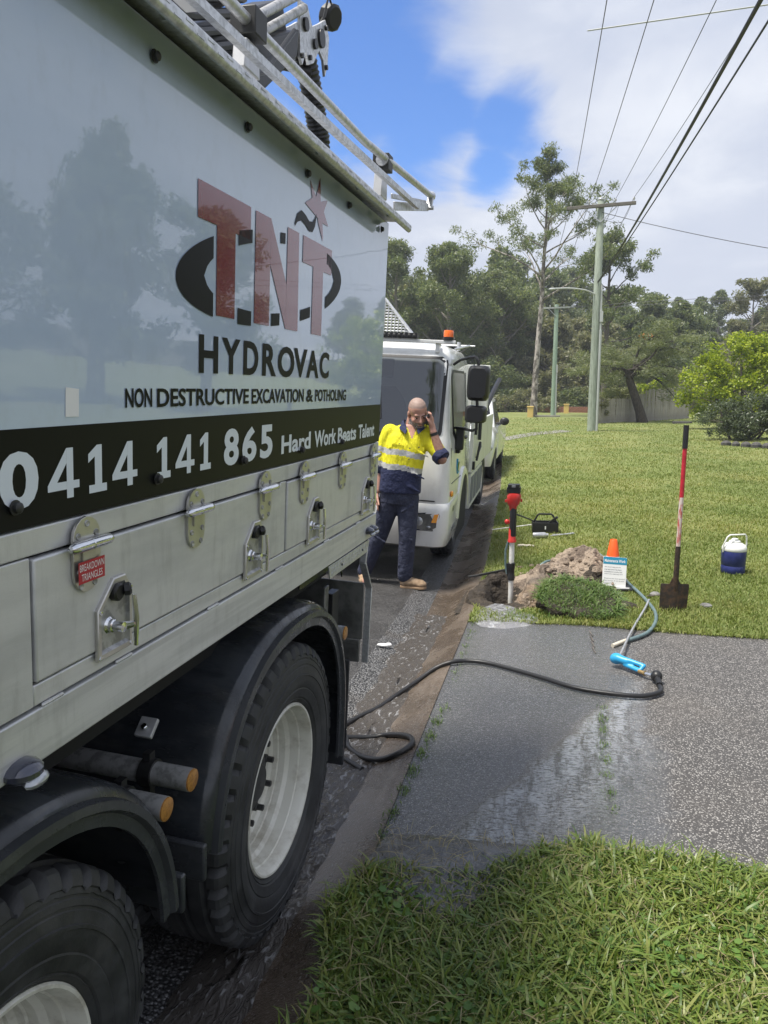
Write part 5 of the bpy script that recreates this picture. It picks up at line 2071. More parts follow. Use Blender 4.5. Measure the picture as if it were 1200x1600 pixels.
# trousers
b = MB()
loft(b, [(-.095, .02, .80, .165, .125), (-.095, .02, .90, .178, .135), (-.09, .02, .98, .175, .13)])
b.cap((-.020, .01, .86), (-.022, -.015, .49), .108, .083)
b.cap((-.022, -.015, .49), (-.045, .005, .115), .083, .072)
b.cap((-.175, .02, .86), (-.285, .10, .49), .108, .083)
b.cap((-.285, .10, .49), (-.435, .20, .115), .083, .072)
for (p0, p1) in (((-.075, -.075, .53), (.02, -.09, .47)), ((-.09, -.045, .16), (.0, -.06, .13)), ((-.10, -.04, .22), (.01, -.06, .20)), ((-.33, -.02, .5), (-.23, -.03, .44)), ((.03, -.08, .80), (-.08, -.10, .74)), ((-.06, -.06, .40), (.03, -.07, .36))):
    b.cap(p0, p1, .016, .012, 8)
tr = remeshed(b, 'trousers', .0105, ['trousers'], man, 5)
for nm, heel, toe, sx in (('boot', (-.085, .015, .0), (.155, -.055, .0), 1), ('boot', (-.46, .28, .0), (-.42, .04, .0), 1)):
    b = MB()
    hv, tv = Vector(heel), Vector(toe)
    d = (tv - hv)
    pe = Vector((-d.y, d.x, 0)).normalized()
    b.ell(hv.lerp(tv, .16) + Vector((0, 0, .052)), (.048, .048, .050), 14)
    b.cap(hv.lerp(tv, .18) + Vector((0, 0, .055)), hv.lerp(tv, .22) + Vector((0, 0, .13)), .046, .048)
    b.cap(hv.lerp(tv, .25) + Vector((0, 0, .062)), hv.lerp(tv, .80) + Vector((0, 0, .045)), .050, .043)
    b.ell(hv.lerp(tv, .80) + Vector((0, 0, .042)), (.055, .050, .038), 14)
    bt = remeshed(b, nm, .007, ['boot_tan'], man, 3)
    b = MB()
    ol = []
    for t, w in ((0, .018), (.03, .036), (.18, .045), (.5, .040), (.78, .054), (.93, .042), (1.0, .018)):
        ol.append((t, w))
    poly = [(hv.lerp(tv, t) + pe * w) for t, w in ol] + [(hv.lerp(tv, t) - pe * w) for t, w in reversed(ol)]
    b.rings([[(p.x, p.y, 0.001) for p in poly], [(p.x, p.y, .022) for p in poly]], True, True)
    b.build('sole', 'boot_sole', bt, 30, bevel=.004)
ph = empty('mobile_phone', (0, 0, 0))
bpy.context.view_layer.update()
b = MB()
b.box((-.0045, -.036, -.073), (.0045, .036, .073))
pm_ = b.build('phone_case', 'black_gloss', ph, 30, bevel=.004)
mw = man.matrix_world @ Matrix.Translation((.150, -.108, 1.580)) @ (Matrix.Rotation(R(8), 4, 'Y') @ Matrix.Rotation(R(24), 4, 'X'))
ph.matrix_world = mw
tag(ph, 'black mobile phone held to the man\'s ear', 'phone')

# ------------------------------------------------------------------ tools on the verge
def G(x, y):
    return float(gz(x, y))


pump = empty('stick_pump', (-.555, 6.36, .155))
tag(pump, 'red battery powered pump with white pipe standing in the muddy hole', 'pump')
b = MB()
b.tube([(0, 0, -.14), (0, 0, .50)], .0215, 16)
b.build('pipe', 'pipe_white', pump, 40)
b = MB()
b.lathe([(.024, .168), (.029, .172), (.029, .21), (.027, .215), (.027, .265), (.030, .27), (.030, .315), (.024, .322)], (0, 0, 0), EZ, 18)
b.bar((-.028, 0, .20), (-.034, 0, .31), .012, .02, up=(0, 1, 0))
b.build('clamp_ring', 'black_plastic', pump, 40)
b = MB()
b.lathe([(.022, .492), (.036, .496), (.036, .512), (.030, .525), (.030, .60), (.026, .62), (.0262, .70)], (0, 0, 0), EZ, 18)
b.ell((-.046, -.005, .665), (.020, .016, .022), 12)
b.bar((-.025, 0, .66), (-.05, -.004, .665), .018, .016)
b.build('lower_housing', 'tool_red', pump, 40)
b = MB()
b.lathe([(.0265, .545), (.0285, .56), (.0285, .775), (.024, .80)], (.004, -.004, 0), EZ, 18)
b.build('grip', 'black_plastic', pump, 40)
b = MB()
rr = []
for z, w, d_, x_ in ((.765, .026, .026, 0), (.80, .034, .034, .002), (.82, .048, .042, .004), (.855, .056, .048, .006), (.885, .058, .050, .008), (.905, .050, .046, .008), (.912, .03, .03, .008)):
    ring = []
    for k in range(20):
        a = 2 * PI * k / 20
        c, s = math.cos(a), math.sin(a)
        q = (abs(c) ** 4 + abs(s) ** 4) ** -.25
        ring.append((x_ + w * c * q, d_ * s * q, z))
    rr.append(ring)
b.rings(rr, True, True)
b.box((-.050, -.012, .83), (-.066, .012, .85))
b.box((.062, -.012, .835), (.074, .012, .86))
b.build('motor_housing', 'tool_red', pump, 40)
b = MB()
b.box((-.050, -.042, .912), (.060, .042, .958))
b.box((-.042, -.045, .955), (.052, .036, .982))
b.mi = 1
b.box((-.010, -.047, .958), (.022, -.043, .978))
b.build('battery', ['black_plastic', 'seat_grey'], pump, 30, bevel=.006)
b = MB()
b.tube([(-.03, .0, .50), (-.052, .0, .42), (-.05, .0, .30), (-.035, .0, .22)], .009, 8)
b.build('hose_link', 'hose_green', pump)

caddy = empty('tool_caddy', (-.43, 9.42, G(-.43, 9.42) + .012), (0, 0, R(8)))
tag(caddy, 'small black open tool caddy with carry handle on the grass', 'tool caddy')
b = MB()
for s in (-1, 1):
    b.box((-.15, s * .092 - .004, 0), (.15, s * .092 + .004, .125))
    b.box((s * .150 - .004, -.088, 0), (s * .150 + .004, .088, .125))
b.box((-.146, -.088, 0), (.146, .088, .008))
b.build('tray', 'black_plastic', caddy, 30, bevel=.003)
b = MB()
b.tube([(-.146, 0, .10), (-.09, 0, .205), (-.07, 0, .218), (.07, 0, .218), (.09, 0, .205), (.146, 0, .10)], .011, 8)
b.bar((-.146, 0, .07), (.146, 0, .07), .012, .10)
b.build('handle', 'black_plastic', caddy, 40)
MB().box((-.01, -.098, .045), (.005, -.0965, .085)).build('label', 'white_print', caddy, 0)
b = MB()
b.tube([(.02, -.05, .10), (.15, -.08, .20)], [.010, .016], 8)
o = b.build('pry_handle', 'black_plastic', None)
o.location = caddy.location
tag(o, 'black handled tool poking out of the caddy on its right', 'hand tool')
b = MB()
b.tube([(-.36, .0, .205), (-.20, .01, .15), (-.08, .02, .10)], [.010, .008, .006], 8)
o = b.build('screwdriver', 'black_plastic', None)
o.location = caddy.location
tag(o, 'thin black tool sticking out of the caddy to the left', 'hand tool')
b = MB()
x0_, x1_ = -.545, -.375
b.lathe([(.0002, 0), (.032, 0), (.034, .006), (.034, .135), (.028, .15), (.020, .155), (.020, .178), (.0002, .18)], (x0_, 9.02, G(-.46, 9.05) + .038), (.97, .25, .03), 18)
tag(b.build('spray_can', 'tin', None, 40), 'grey spray can lying on the grass before the caddy', 'can')
b = MB()
zz = G(-.25, 9.2) + .022
b.bar((-.345, 9.07, zz), (-.18, 9.19, zz + .006), .014, .010)
b.bar((-.33, 9.16, zz), (-.18, 9.19, zz + .006), .014, .010)
b.bar((-.185, 9.185, zz + .006), (-.10, 9.26, zz + .008), .034, .012)
b.bar((-.12, 9.245, zz + .01), (-.075, 9.25, zz + .01), .014, .012)
b.bar((-.12, 9.225, zz + .01), (-.09, 9.295, zz + .01), .014, .012)
tag(b.build('pliers', 'tin', None, 30, bevel=.003), 'silver pliers lying on the grass right of the can', 'pliers')
b = MB()
b.tube([(-1.075, 9.45, G(-1.07, 9.45) + .03), (-.60, 9.72, G(-.6, 9.7) + .05)], .007, 8)
tag(b.build('marker_rod', 'pipe_white', None), 'thin white rod lying on the grass behind the red pump', 'rod')
b = MB()
for k in range(5):
    b.ell((-.66 + .035 * k, 8.52 + .02 * (k % 2), G(-.6, 8.5) + .02), (.030, .022, .018), 8)
tag(remeshed(b, 'rag', .008, ['rag'], None, 2), 'scrap of dirty cloth lying on the grass behind the mound', 'rag')


# spoil heap
def heap_h(X, Y):
    h = .26 * np.exp(-((np.abs(X + .02) / .27) ** 2.6 + ((Y - 7.10) / .30) ** 2)) + .18 * np.exp(-(((X + .27) / .19) ** 2 + ((Y - 6.66) / .26) ** 2)) + .10 * np.exp(-(((X + .36) / .10) ** 2 + ((Y - 6.22) / .12) ** 2)) \
        + .16 * np.exp(-(((X - .16) / .17) ** 2 + ((Y - 6.85) / .2) ** 2)) + .07 * np.exp(-(((X + .66) / .14) ** 2 + ((Y - 6.72) / .12) ** 2)) + .05 * np.exp(-(((X + .80) / .08) ** 2 + ((Y - 6.42) / .2) ** 2))
    return h


b = MB()
nx, ny = 130, 170
gx, gy = np.linspace(-.98, .52, nx), np.linspace(6.0, 7.75, ny)
V, F = [], []
for y in gy:
    for x in gx:
        h = float(heap_h(x, y))
        t = min(1, h / .12)
        nz_ = mnoise.fractal(Vector((x * 7, y * 7, .3)), .8, 2.1, 5) * .045 + mnoise.noise(Vector((x * 26, y * 26, 2))) * .016 + abs(mnoise.noise(Vector((x * 13, y * 13, 5)))) * .055 + abs(mnoise.noise(Vector((x * 34, y * 34, 8)))) * .022
        V.append((x, y, G(x, y) + h + nz_ * t - .016 + (.0 if h > .02 else -.03) + (.055 + .02 * mnoise.noise(Vector((x * 11, y * 11, 1))) if math.hypot((x - HOLE[0]) / .33, (y - HOLE[1]) / .44) < 1 else 0)))
F = [(i * nx + j, i * nx + j + 1, (i + 1) * nx + j + 1, (i + 1) * nx + j) for i in range(ny - 1) for j in range(nx - 1)]
me = fast_mesh('spoil_heap', V, F)
hm_ = link('spoil_heap', me, ['clay', 'wet_clay', 'dark_soil'])
cen = np.empty(len(me.polygons) * 3, np.float32)
me.polygons.foreach_get('center', cen)
cen = cen.reshape(-1, 3)
idx = np.zeros(len(cen), np.int32)
nn_ = np.array([mnoise.noise(Vector((c[0] * 5, c[1] * 5, 9))) for c in cen])
idx[(cen[:, 1] + nn_ * .25 < 6.42) & (cen[:, 0] < -.2)] = 1
idx[(np.hypot((cen[:, 0] - HOLE[0]) / .36, (cen[:, 1] - HOLE[1]) / .42) < 1) & (cen[:, 2] < .2)] = 2
idx[(cen[:, 0] + nn_ * .15 < -.60) | ((cen[:, 0] + nn_ * .1 > .12) & (cen[:, 1] < 6.75)) | (nn_ > .42)] = 2
me.polygons.foreach_set('material_index', idx)
smooth(me, 180)
tag(hm_, 'heap of dug out sandy clay beside the hole', 'soil heap')
# loose lumps of clay on and round the heap
b = MB()
g = np.random.default_rng(21)
for k in range(620):
    x, y = g.uniform(-.62, .42), g.uniform(6.02, 7.6)
    h = float(heap_h(x, y))
    if h < .02 and g.uniform() < .72:
        continue
    r = g.gamma(1.6, .0075) + .005
    b.ell((x, y, G(x, y) + h + r * .25), (r * g.uniform(.8, 1.5), r * g.uniform(.8, 1.3), r * .8), 6, Matrix.Rotation(g.uniform(0, 3), 3, 'Z'))
tag(b.build('clods', 'clay', None, 0), 'loose lumps of clay scattered over the heap', kind='stuff')
# dark lump of soil on the kerb side of the hole
b = MB()
for (x, y, z, r) in ((-.74, 6.66, .24, .075), (-.68, 6.72, .27, .06), (-.80, 6.60, .21, .06), (-.64, 6.76, .22, .05)):
    b.ell((x, y, z), (r, r * .9, r * .8), 12)
o = remeshed(b, 'soil_lump', .012, ['dark_soil'], None, 2)
tag(o, 'dark grey lump of wet soil left of the red pump', 'soil lump')
b = MB()
b.bar((-.86, 6.62, .285), (-.60, 6.74, .33), .018, .018)
b.bar((-.86, 6.62, .285), (-.95, 6.60, .27), .03, .014)
tag(b.build('pinch_bar', 'hub_dark', None, 30), 'short dark bar lying on the soil left of the pump', 'bar')

# lifted turf
sod = empty('turf_sod', (.0, 6.02, G(0, 6.05) + .03), (R(15), R(7), R(-10)))
tag(sod, 'lifted slab of long green turf lying in front of the soil heap', 'turf')
ol = []
for k in range(40):
    a = 2 * PI * k / 40
    c, s = math.cos(a), math.sin(a)
    q = (abs(c) ** 3 + abs(s) ** 3) ** (-1 / 3)
    w = 1 + .08 * math.sin(k * 1.9) + .05 * math.sin(k * 3.7)
    ol.append((.29 * c * q * w, .23 * s * q * w))
b = MB()
b.rings([[(x, y, .015) for x, y in ol], [(x * 1.02, y * 1.02, .04) for x, y in ol], [(x, y, .075) for x, y in ol], [(x * .9, y * .9, .088 + .01 * math.sin(x * 30)) for x, y in ol]], True, True)
b.build('soil_slab', 'dark_soil', sod, 60)
n = 3600
P = np.stack([rng.uniform(-.32, .32, n), rng.uniform(-.27, .27, n), np.full(n, .08)], 1)
P = P[np.abs(P[:, 0] / .31) ** 3 + np.abs(P[:, 1] / .265) ** 3 < 1]
n = len(P)
o = blades('turf_grass', P, rng.uniform(.03, .075, n) * (.75 + .5 * sn(P[:, 0], P[:, 1], 4)), rng.uniform(.003, .0065, n), np.clip(rng.beta(2.4, 1.4, n), .2, 1.1), 'grass_sod', 3, 12, parent=sod)
tag(o, kind='stuff')
n = 1000
aa = rng.uniform(-.45, PI + .45, n)
q = (np.abs(np.cos(aa)) ** 3 + np.abs(np.sin(aa)) ** 3) ** (-1 / 3)
P = np.stack([.30 * np.cos(aa) * q * rng.uniform(.92, 1.04, n), .27 * np.sin(aa) * q * rng.uniform(.92, 1.04, n), rng.uniform(.035, .08, n)], 1)
o = blades('turf_grass', P, rng.uniform(.04, .10, n), rng.uniform(.004, .0075, n), rng.uniform(.8, 1.5, n), 'grass_sod', 3, 19, parent=sod)
tag(o, kind='stuff')
b = MB()
b.ell((.36, 6.28, G(.36, 6.28) + .0), (.13, .07, .035), 14, Matrix.Rotation(-.4, 3, 'Z'))
b.ell((.28, 6.36, G(.3, 6.3) + .02), (.09, .06, .04), 12)
o = remeshed(b, 'soil_crumb_patch', .012, ['dark_soil'], None, 1)
tag(o, 'low patch of dark soil between turf and sign', 'soil patch')
b = MB()
n = 500
P = np.stack([rng.uniform(-.55, .45, n), rng.uniform(5.70, 5.95, n), np.zeros(n)], 1)
P[:, 2] = gz(P[:, 0], P[:, 1])
o = blades('grass_fringe', P, rng.uniform(.03, .08, n), rng.uniform(.004, .007, n), np.clip(rng.beta(2, 1.6, n), .1, 1), 'grass_sod', 2, 14)
tag(o, 'ragged grass along the driveway edge before the turf', kind='stuff')

# cone and notice
cone = empty('traffic_cone', (.275, 6.80, G(.3, 6.8) + .01), (0, 0, R(10)))
tag(cone, 'small orange cone with white band and black base behind the notice', 'traffic cone')
b = MB()
b.box((-.15, -.15, 0), (.15, .15, .03))
b.build('cone_base', 'black_plastic', cone, 30, bevel=.01)
b = MB()
b.lathe([(.095, .03), (.072, .17)], (0, 0, 0), EZ, 24)
b.lathe([(.0538, .285), (.030, .425), (.026, .43), (.022, .42)], (0, 0, 0), EZ, 24)
b.mi = 1
b.lathe([(.072, .17), (.0538, .285)], (0, 0, 0), EZ, 24)
b.build('cone_body', ['cone_orange', 'white_print'], cone, 60)
sg = empty('notice_board', (.288, 6.675, G(.29, 6.6) + .05), (R(-14), R(3.5), R(10)))
tag(sg, 'white notice with blue Maintenance Work heading, leaning on the cone', 'sign')
b = MB()
W_, H_ = .100, .255
b.box((-W_, -.003, 0), (W_, .003, H_))
b.build('board', 'sign_board', sg, 0, bevel=.002)
b = MB()
b.flat([(-W_ + .001, H_ - .062), (W_ - .001, H_ - .062), (W_ - .001, H_ - .006), (W_ - .008, H_ - .001), (-W_ + .008, H_ - .001), (-W_ + .001, H_ - .006)], (0, -.0042, 0), EX, EZ)
b.mi = 1
b.text('Maintenance Work', -W_ + .012, W_ - .012, H_ - .046, H_ - .020, (0, -.0052, 0), EX, EZ, .02)
b.build('heading', ['sign_blue', 'white_print'], sg, 0)
b = MB()
rows = ['We have inspected the', 'area and work has been', 'scheduled to works that', 'need to be underway here', '', 'Thank you for your patience', 'Any queries: 01 45 70 64 0', 'Call anytime']
for i, t_ in enumerate(rows):
    if t_:
        zt = H_ - .082 - i * .0195
        b.text(t_, -W_ + .014, -W_ + .014 + .0065 * len(t_), zt - .011, zt, (0, -.0046, 0), EX, EZ)
b.build('lettering', 'print_grey', sg, 0)
b = MB()
b.box((.02, -.012, -.02), (.13, .0, .004))
b.build('white_tab', 'white_print', sg, 0)

# shovel
sh = empty('shovel', (.725, 6.20, G(.725, 6.2)), (R(-2), R(1.2), R(14)))
tag(sh, 'long handled square shovel with red and black handle, stuck in the lawn', 'shovel')
b = MB()
rr = []
for z, w, cv in ((-.05, .104, .022), (.0, .106, .02), (.10, .109, .016), (.19, .111, .012), (.213, .110, .012), (.222, .104, .012)):
    f_, bk = [], []
    for k in range(13):
        t = -1 + 2 * k / 12
        yy = cv * t * t - .006 * math.exp(-(t / .12) ** 2)
        f_.append((w * t, yy - .002, z))
        bk.append((w * t, yy + .002, z))
    rr.append(f_ + bk[::-1])
b.rings(rr, True, True)
b.build('blade', 'shovel_blade', sh, 50)
b = MB()
b.tube([(0, .012, .10), (0, .008, .20), (0, .0, .26), (.0, -.002, .52)], [.012, .020, .021, .0195], 14)
b.prism([(-.05, .205), (.05, .205), (.02, .27), (-.02, .27)], (0, .006, 0), EX, EZ, -.006)
b.build('socket', 'shovel_blade', sh, 40)
for nm, z0_, z1_, mt in (('worn_handle', .52, .90, 'shovel_worn'), ('red_handle', .90, 1.275, 'shovel_red'), ('handle_grip', 1.275, 1.452, 'hose_black')):
    b = MB()
    rr_ = .0165 if nm != 'handle_grip' else .0205
    b.tube([(0, -.002, z0_), (0, -.002, z1_)], rr_, 14)
    b.build(nm, mt, sh, 40)

# water jug
jug = empty('water_jug', (1.385, 7.60, G(1.385, 7.6) + .012), (0, 0, R(25)))
tag(jug, 'blue water cooler jug with white lid and raised handle on lawn', 'water jug')
b = MB()
b.lathe([(.0002, 0), (.098, 0), (.104, .008), (.106, .07), (.102, .076), (.107, .082), (.109, .20), (.106, .212)], (0, 0, 0), EZ, 32)
b.build('jug_body', 'jug_blue', jug, 40)
b = MB()
b.lathe([(.106, .212), (.109, .218), (.109, .238), (.098, .262), (.070, .280), (.052, .285), (.050, .302), (.030, .308), (.028, .322), (.014, .326), (.0002, .326)], (0, 0, 0), EZ, 32)
b.build('lid', 'jug_white', jug, 40)
b = MB()
b.tube([(-.112, 0, .20), (-.118, -.01, .27), (-.098, -.03, .345), (-.075, -.035, .365), (.075, -.035, .365), (.098, -.03, .345), (.118, -.01, .27), (.112, 0, .20)], .0075, 8)
b.lathe([(.016, 0), (.016, .012), (.0002, .014)], (.104, 0, .20), EX, 10)
b.build('jug_handle', 'jug_white', jug, 50)


def ground_at(x, y):
    e = float(edge(y))
    return G(x, y) if x >= e else float(rz(e - x))


def spline(pts, k=8):
    out = []
    P_ = [Vector(p) for p in pts]
    for i in range(len(P_) - 1):
        p0, p1, p2, p3 = P_[max(i - 1, 0)], P_[i], P_[i + 1], P_[min(i + 2, len(P_) - 1)]
        for j in range(k):
            t = j / k
            out.append(.5 * ((2 * p1) + (-p0 + p2) * t + (2 * p0 - 5 * p1 + 4 * p2 - p3) * t * t + (-p0 + 3 * p1 - 3 * p2 + p3) * t ** 3))
    out.append(P_[-1])
    return out


def lay(pts2, r, lift=0.0):
    return spline([(x, y, ground_at(x, y) + r + lift) for x, y in pts2])


b = MB()
b.tube(lay([(.474, 4.50), (.468, 4.40), (.372, 4.308), (.218, 4.288), (.008, 4.337), (-.179, 4.475), (-.382, 4.619), (-.553, 4.719), (-.68, 4.737), (-.776, 4.691), (-.878, 4.66), (-.972, 4.55), (-1.06, 4.377), (-1.125, 4.161), (-1.192, 3.988), (-1.238, 3.83),
            (-1.245, 3.68), (-1.18, 3.72), (-1.07, 3.77), (-.98, 3.79), (-.88, 3.70), (-.80, 3.60), (-.775, 3.51), (-.83, 3.445), (-.93, 3.47), (-1.05, 3.55), (-1.14, 3.63), (-1.20, 3.75), (-1.27, 3.80), (-1.36, 3.66), (-1.33, 3.57), (-1.206, 3.514), (-1.114, 3.494), (-1.001, 3.409)], .0135, .003), .0135, 10)
tag(b.build('pressure_hose', 'hose_black', None, 60), 'black pressure hose looping from truck over the driveway', 'hose')
b = MB()
gp = [(-.42, 7.05, .235), (-.30, 7.12, .33), (-.16, 7.36, .30), (.02, 7.25, .44), (.16, 7.12, .43), (.32, 7.0, .31), (.42, 6.85, .235), (.49, 6.6, .222), (.545, 6.3, .219), (.575, 6.04, .216), (.555, 5.78, .214), (.49, 5.56, .205), (.41, 5.42, .205), (.33, 5.32, .206)]
b.tube(spline(gp), .0138, 10)
b.mi = 1
b.tube([(.33, 5.32, .206), (.30, 5.28, .206), (.235, 5.19, .203)], .0138, 10)
tag(b.build('garden_hose', ['hose_green', 'rag'], None, 60), 'grey green garden hose curving past the notice on to driveway', 'hose')
lance = empty('wash_gun', (.25, 4.78, .21))
tag(lance, 'blue pressure washer gun with thin lance lying on the driveway', 'pressure gun')
b = MB()
b.tube(spline([(.30, 1.56, .025), (.25, 1.30, .02), (.175, .97, .012), (.10, .60, .012), (.01, .05, .035)]), .0085, 10)
b.build('lance_pipe', 'tin', lance, 50)
b = MB()
b.ell((-.005, .02, .040), (.042, .035, .036), 16)
b.cap((0, .01, .045), (.055, -.025, .042), .030, .024)
b.cap((.045, -.02, .052), (.150, -.075, .040), .017, .014)
b.cap((.045, -.03, .022), (.125, -.095, .014), .015, .013)
b.cap((.150, -.075, .040), (.125, -.095, .014), .014, .012)
gun = remeshed(b, 'gun_body', .005, ['gun_blue'], lance, 2)
b = MB()
b.tube([(.062, -.034, .040), (.13, -.080, .030)], .006, 8)
b.build('trigger', 'black_plastic', lance)
b = MB()
b.tube([(.120, -.098, .014), (.150, -.125, .014)], .012, 10)
b.tube([(.150, -.125, .014), (.155, -.13, .014)], .016, 6)
b.mi = 1
b.tube([(.155, -.13, .014), (.20, -.165, .016)], .010, 10)
b.build('coupling', ['brass', 'chrome'], lance, 40)
b = MB()
b.ell((.215, -.185, .022), (.034, .036, .036), 18)
for k in range(10):
    a = 2 * PI * k / 10
    b.bar((.215 + .030 * math.cos(a), -.185 + .030 * math.sin(a), -.002), (.215 + .030 * math.cos(a), -.185 + .030 * math.sin(a), .046), .009, .009)
b.tube([(.215, -.20, .02), (.222, -.24, .012), (.224, -.28, .005)], .018, 10)
b.build('swivel_knob', 'black_plastic', lance, 40)

# small things lying about
b = MB()
b.ell((.62, 6.62, G(.62, 6.62) + .02), (.045, .04, .028), 10)
tag(b.build('stone', 'stone_grey'), 'small grey stone left of the shovel in the grass', 'stone')
b = MB()
b.ell((.98, 6.35, G(.98, 6.35) + .02), (.05, .04, .026), 10)
tag(b.build('stone', 'stone_grey'), 'small grey stone right of the shovel in the grass', 'stone')
b = MB()
b.tube([(.54, 6.55, G(.5, 6.5) + .02), (.66, 6.60, G(.6, 6.6) + .025)], .008, 6)
tag(b.build('twig', 'bark_dark'), 'dark twig lying by the stone left of the shovel', 'twig')
b = MB()
for i in range(4):
    b.tube([(.085 + .006 * i, 5.50 - .12 * i, G(.1, 5.4) + .004), (.10 + .006 * (i + 1), 5.50 - .12 * (i + 1), G(.1, 5.4) + .004)], .004, 5)
tag(b.build('twig', 'bark_dark'), 'long thin dark twig on the driveway by the turf', 'twig')
b = MB()
b.add([(.31, 1.36, .285), (.335, 1.372, .292), (.33, 1.395, .288), (.305, 1.392, .285), (.296, 1.375, .284)], [(0, 1, 2, 3, 4)])
tag(b.build('fallen_leaf', 'yellow_leaf', None, 0), 'fallen yellow leaf on the near grass', 'leaf')
b = MB()
b.add([(.46, 1.44, .275), (.475, 1.45, .285), (.50, 1.50, .282), (.48, 1.49, .275)], [(0, 1, 2, 3)])
tag(b.build('fallen_leaf', 'brown_leaf', None, 0), 'curled red brown leaf on the near grass', 'leaf')
b = MB()
b.ell((-1.36, 5.18, .075), (.045, .02, .012), 10)
b.ell((-1.32, 5.19, .078), (.025, .018, .014), 8)
tag(b.build('paper_scrap', 'white_print'), 'scrap of white paper on the road behind the truck', 'paper')
b = MB()
b.box((4.10, 39.6, G(4.3, 39.8) - .02), (4.95, 40.2, G(4.3, 39.8) + .10))
tag(b.build('pit_cover', 'stone_dark', None, 30, bevel=.02), 'low dark service pit cover on the far lawn', 'pit cover')
# garden edging stones
g = np.random.default_rng(5)
for i in range(6):
    x, y = 4.05 + .22 * i, 24.6 - .28 * i
    b = MB()
    b.ell((0, 0, .05), (g.uniform(.12, .2), g.uniform(.1, .16), g.uniform(.08, .13)), 10, Matrix.Rotation(g.uniform(0, 3), 3, 'Z'))
    o = b.build('garden_rock', 'stone_dark', None, 0, loc=(x, y, G(x, y)))
    tag(o, ('leftmost', 'second from left', 'third from left', 'fourth from left', 'fifth from left', 'rightmost')[i] + ' dark garden rock at the foot of the grey shrub', 'rock', 'rocks edging the garden bed')


# ------------------------------------------------------------------ poles and wires
def pole(x, y, zt, r0, r1, mt, name='power_pole'):
    z0 = G(x, y)
    p_ = empty(name, (x, y, z0))
    b = MB()
    h = zt - z0
    b.tube([(0, 0, -.1), (0, 0, h * .4), (0, 0, h - .03), (0, 0, h)], [r0, (r0 * .6 + r1 * .4), r1, r1 * .8], 16)
    b.build('shaft', mt, p_, 40)
    return p_, h


p1, h1 = pole(.24, 31.6, 9.05, .178, .125, 'pole_wood')
tag(p1, 'tall weathered timber power pole with crossarm and wires, nearest of two', 'power pole')
b = MB()
za = h1 - .27
b.bar((-1.24, -.16, za - .05), (1.26, -.16, za + .02), .11, .12)
b.build('crossarm', 'arm_wood', p1, 30, bevel=.01)
INS = []
for i, x in enumerate((-1.10, -.42, .52, 1.18)):
    b = MB()
    zc_ = za + .03 + .028 * x + .03
    b.lathe([(.018, 0), (.018, .05), (.04, .055), (.045, .08), (.03, .09), (.045, .10), (.035, .13), (.0002, .14)], (x, -.16, zc_), EZ, 10)
    b.build('insulator', 'insulator', p1, 40)
    INS.append((x + .24, 31.6 - .16, zc_ + .13 + G(.24, 31.6)))
b = MB()
b.bar((-.62, -.17, za - .06), (0, -.14, za - .60), .035, .035)
b.bar((.62, -.17, za - .03), (0, -.14, za - .60), .035, .035)
b.lathe([(.13, 0), (.14, .02), (.14, .05), (.13, .07)], (0, 0, h1 - .06), EZ, 14)
b.build('arm_brace', 'galv', p1, 30)
b = MB()
b.tube([(.185, -.09, .0), (.175, -.09, 4.15), (.155, -.07, 5.6)], .035, 8)
b.tube([(.185, -.09, .0), (.180, -.09, 3.9)], .05, 8)
b.box((.13, -.18, 4.2), (.25, -.04, 4.6))
b.build('conduit', 'conduit', p1, 40)
b = MB()
b.tube(spline([(-.10, -.1, 5.25), (-.45, -.3, 5.38), (-1.0, -.6, 5.43), (-1.55, -.9, 5.40)]), [.03] * 25, 8)
b.ell((-1.66, -.96, 5.38), (.14, .08, .05), 10)
b.build('lamp_arm', 'conduit', p1)
p2, h2 = pole(-2.05, 51, 7.25, .165, .12, 'pole_green')
tag(p2, 'shorter pale green power pole farther down the street', 'power pole')
b = MB()
b.bar((-1.15, -.15, h2 - .22), (1.12, -.15, h2 - .20), .10, .10)
b.bar((-.5, -.16, h2 - .25), (0, -.13, h2 - .75), .04, .04)
b.build('crossarm', 'conduit', p2, 30)
INS2 = []
for x in (-1.05, -.4, .45, 1.02):
    b = MB()
    b.lathe([(.02, 0), (.045, .05), (.03, .08), (.045, .10), (.0002, .14)], (x, -.15, h2 - .16), EZ, 8)
    b.build('insulator', 'insulator', p2, 40)
    INS2.append((x - 2.05, 50.85, h2 + G(-2.05, 51)))
b = MB()
b.tube([(.15, -.08, 0), (.14, -.08, 2.9)], .05, 8)
b.box((.10, -.16, 2.7), (.2, -.04, 3.2))
b.build('conduit', 'conduit', p2, 40)


def cat(p0, p1_, sag, n=40):
    p0, p1_ = Vector(p0), Vector(p1_)
    return [p0.lerp(p1_, i / n) - Vector((0, 0, 4 * sag * (i / n) * (1 - i / n))) for i in range(n + 1)]


def wire(pts, r, mt, label, group=None):
    b = MB()
    b.tube(pts, r, 6)
    return tag(b.build('power_line', mt, None, 60), label, 'power line', group)


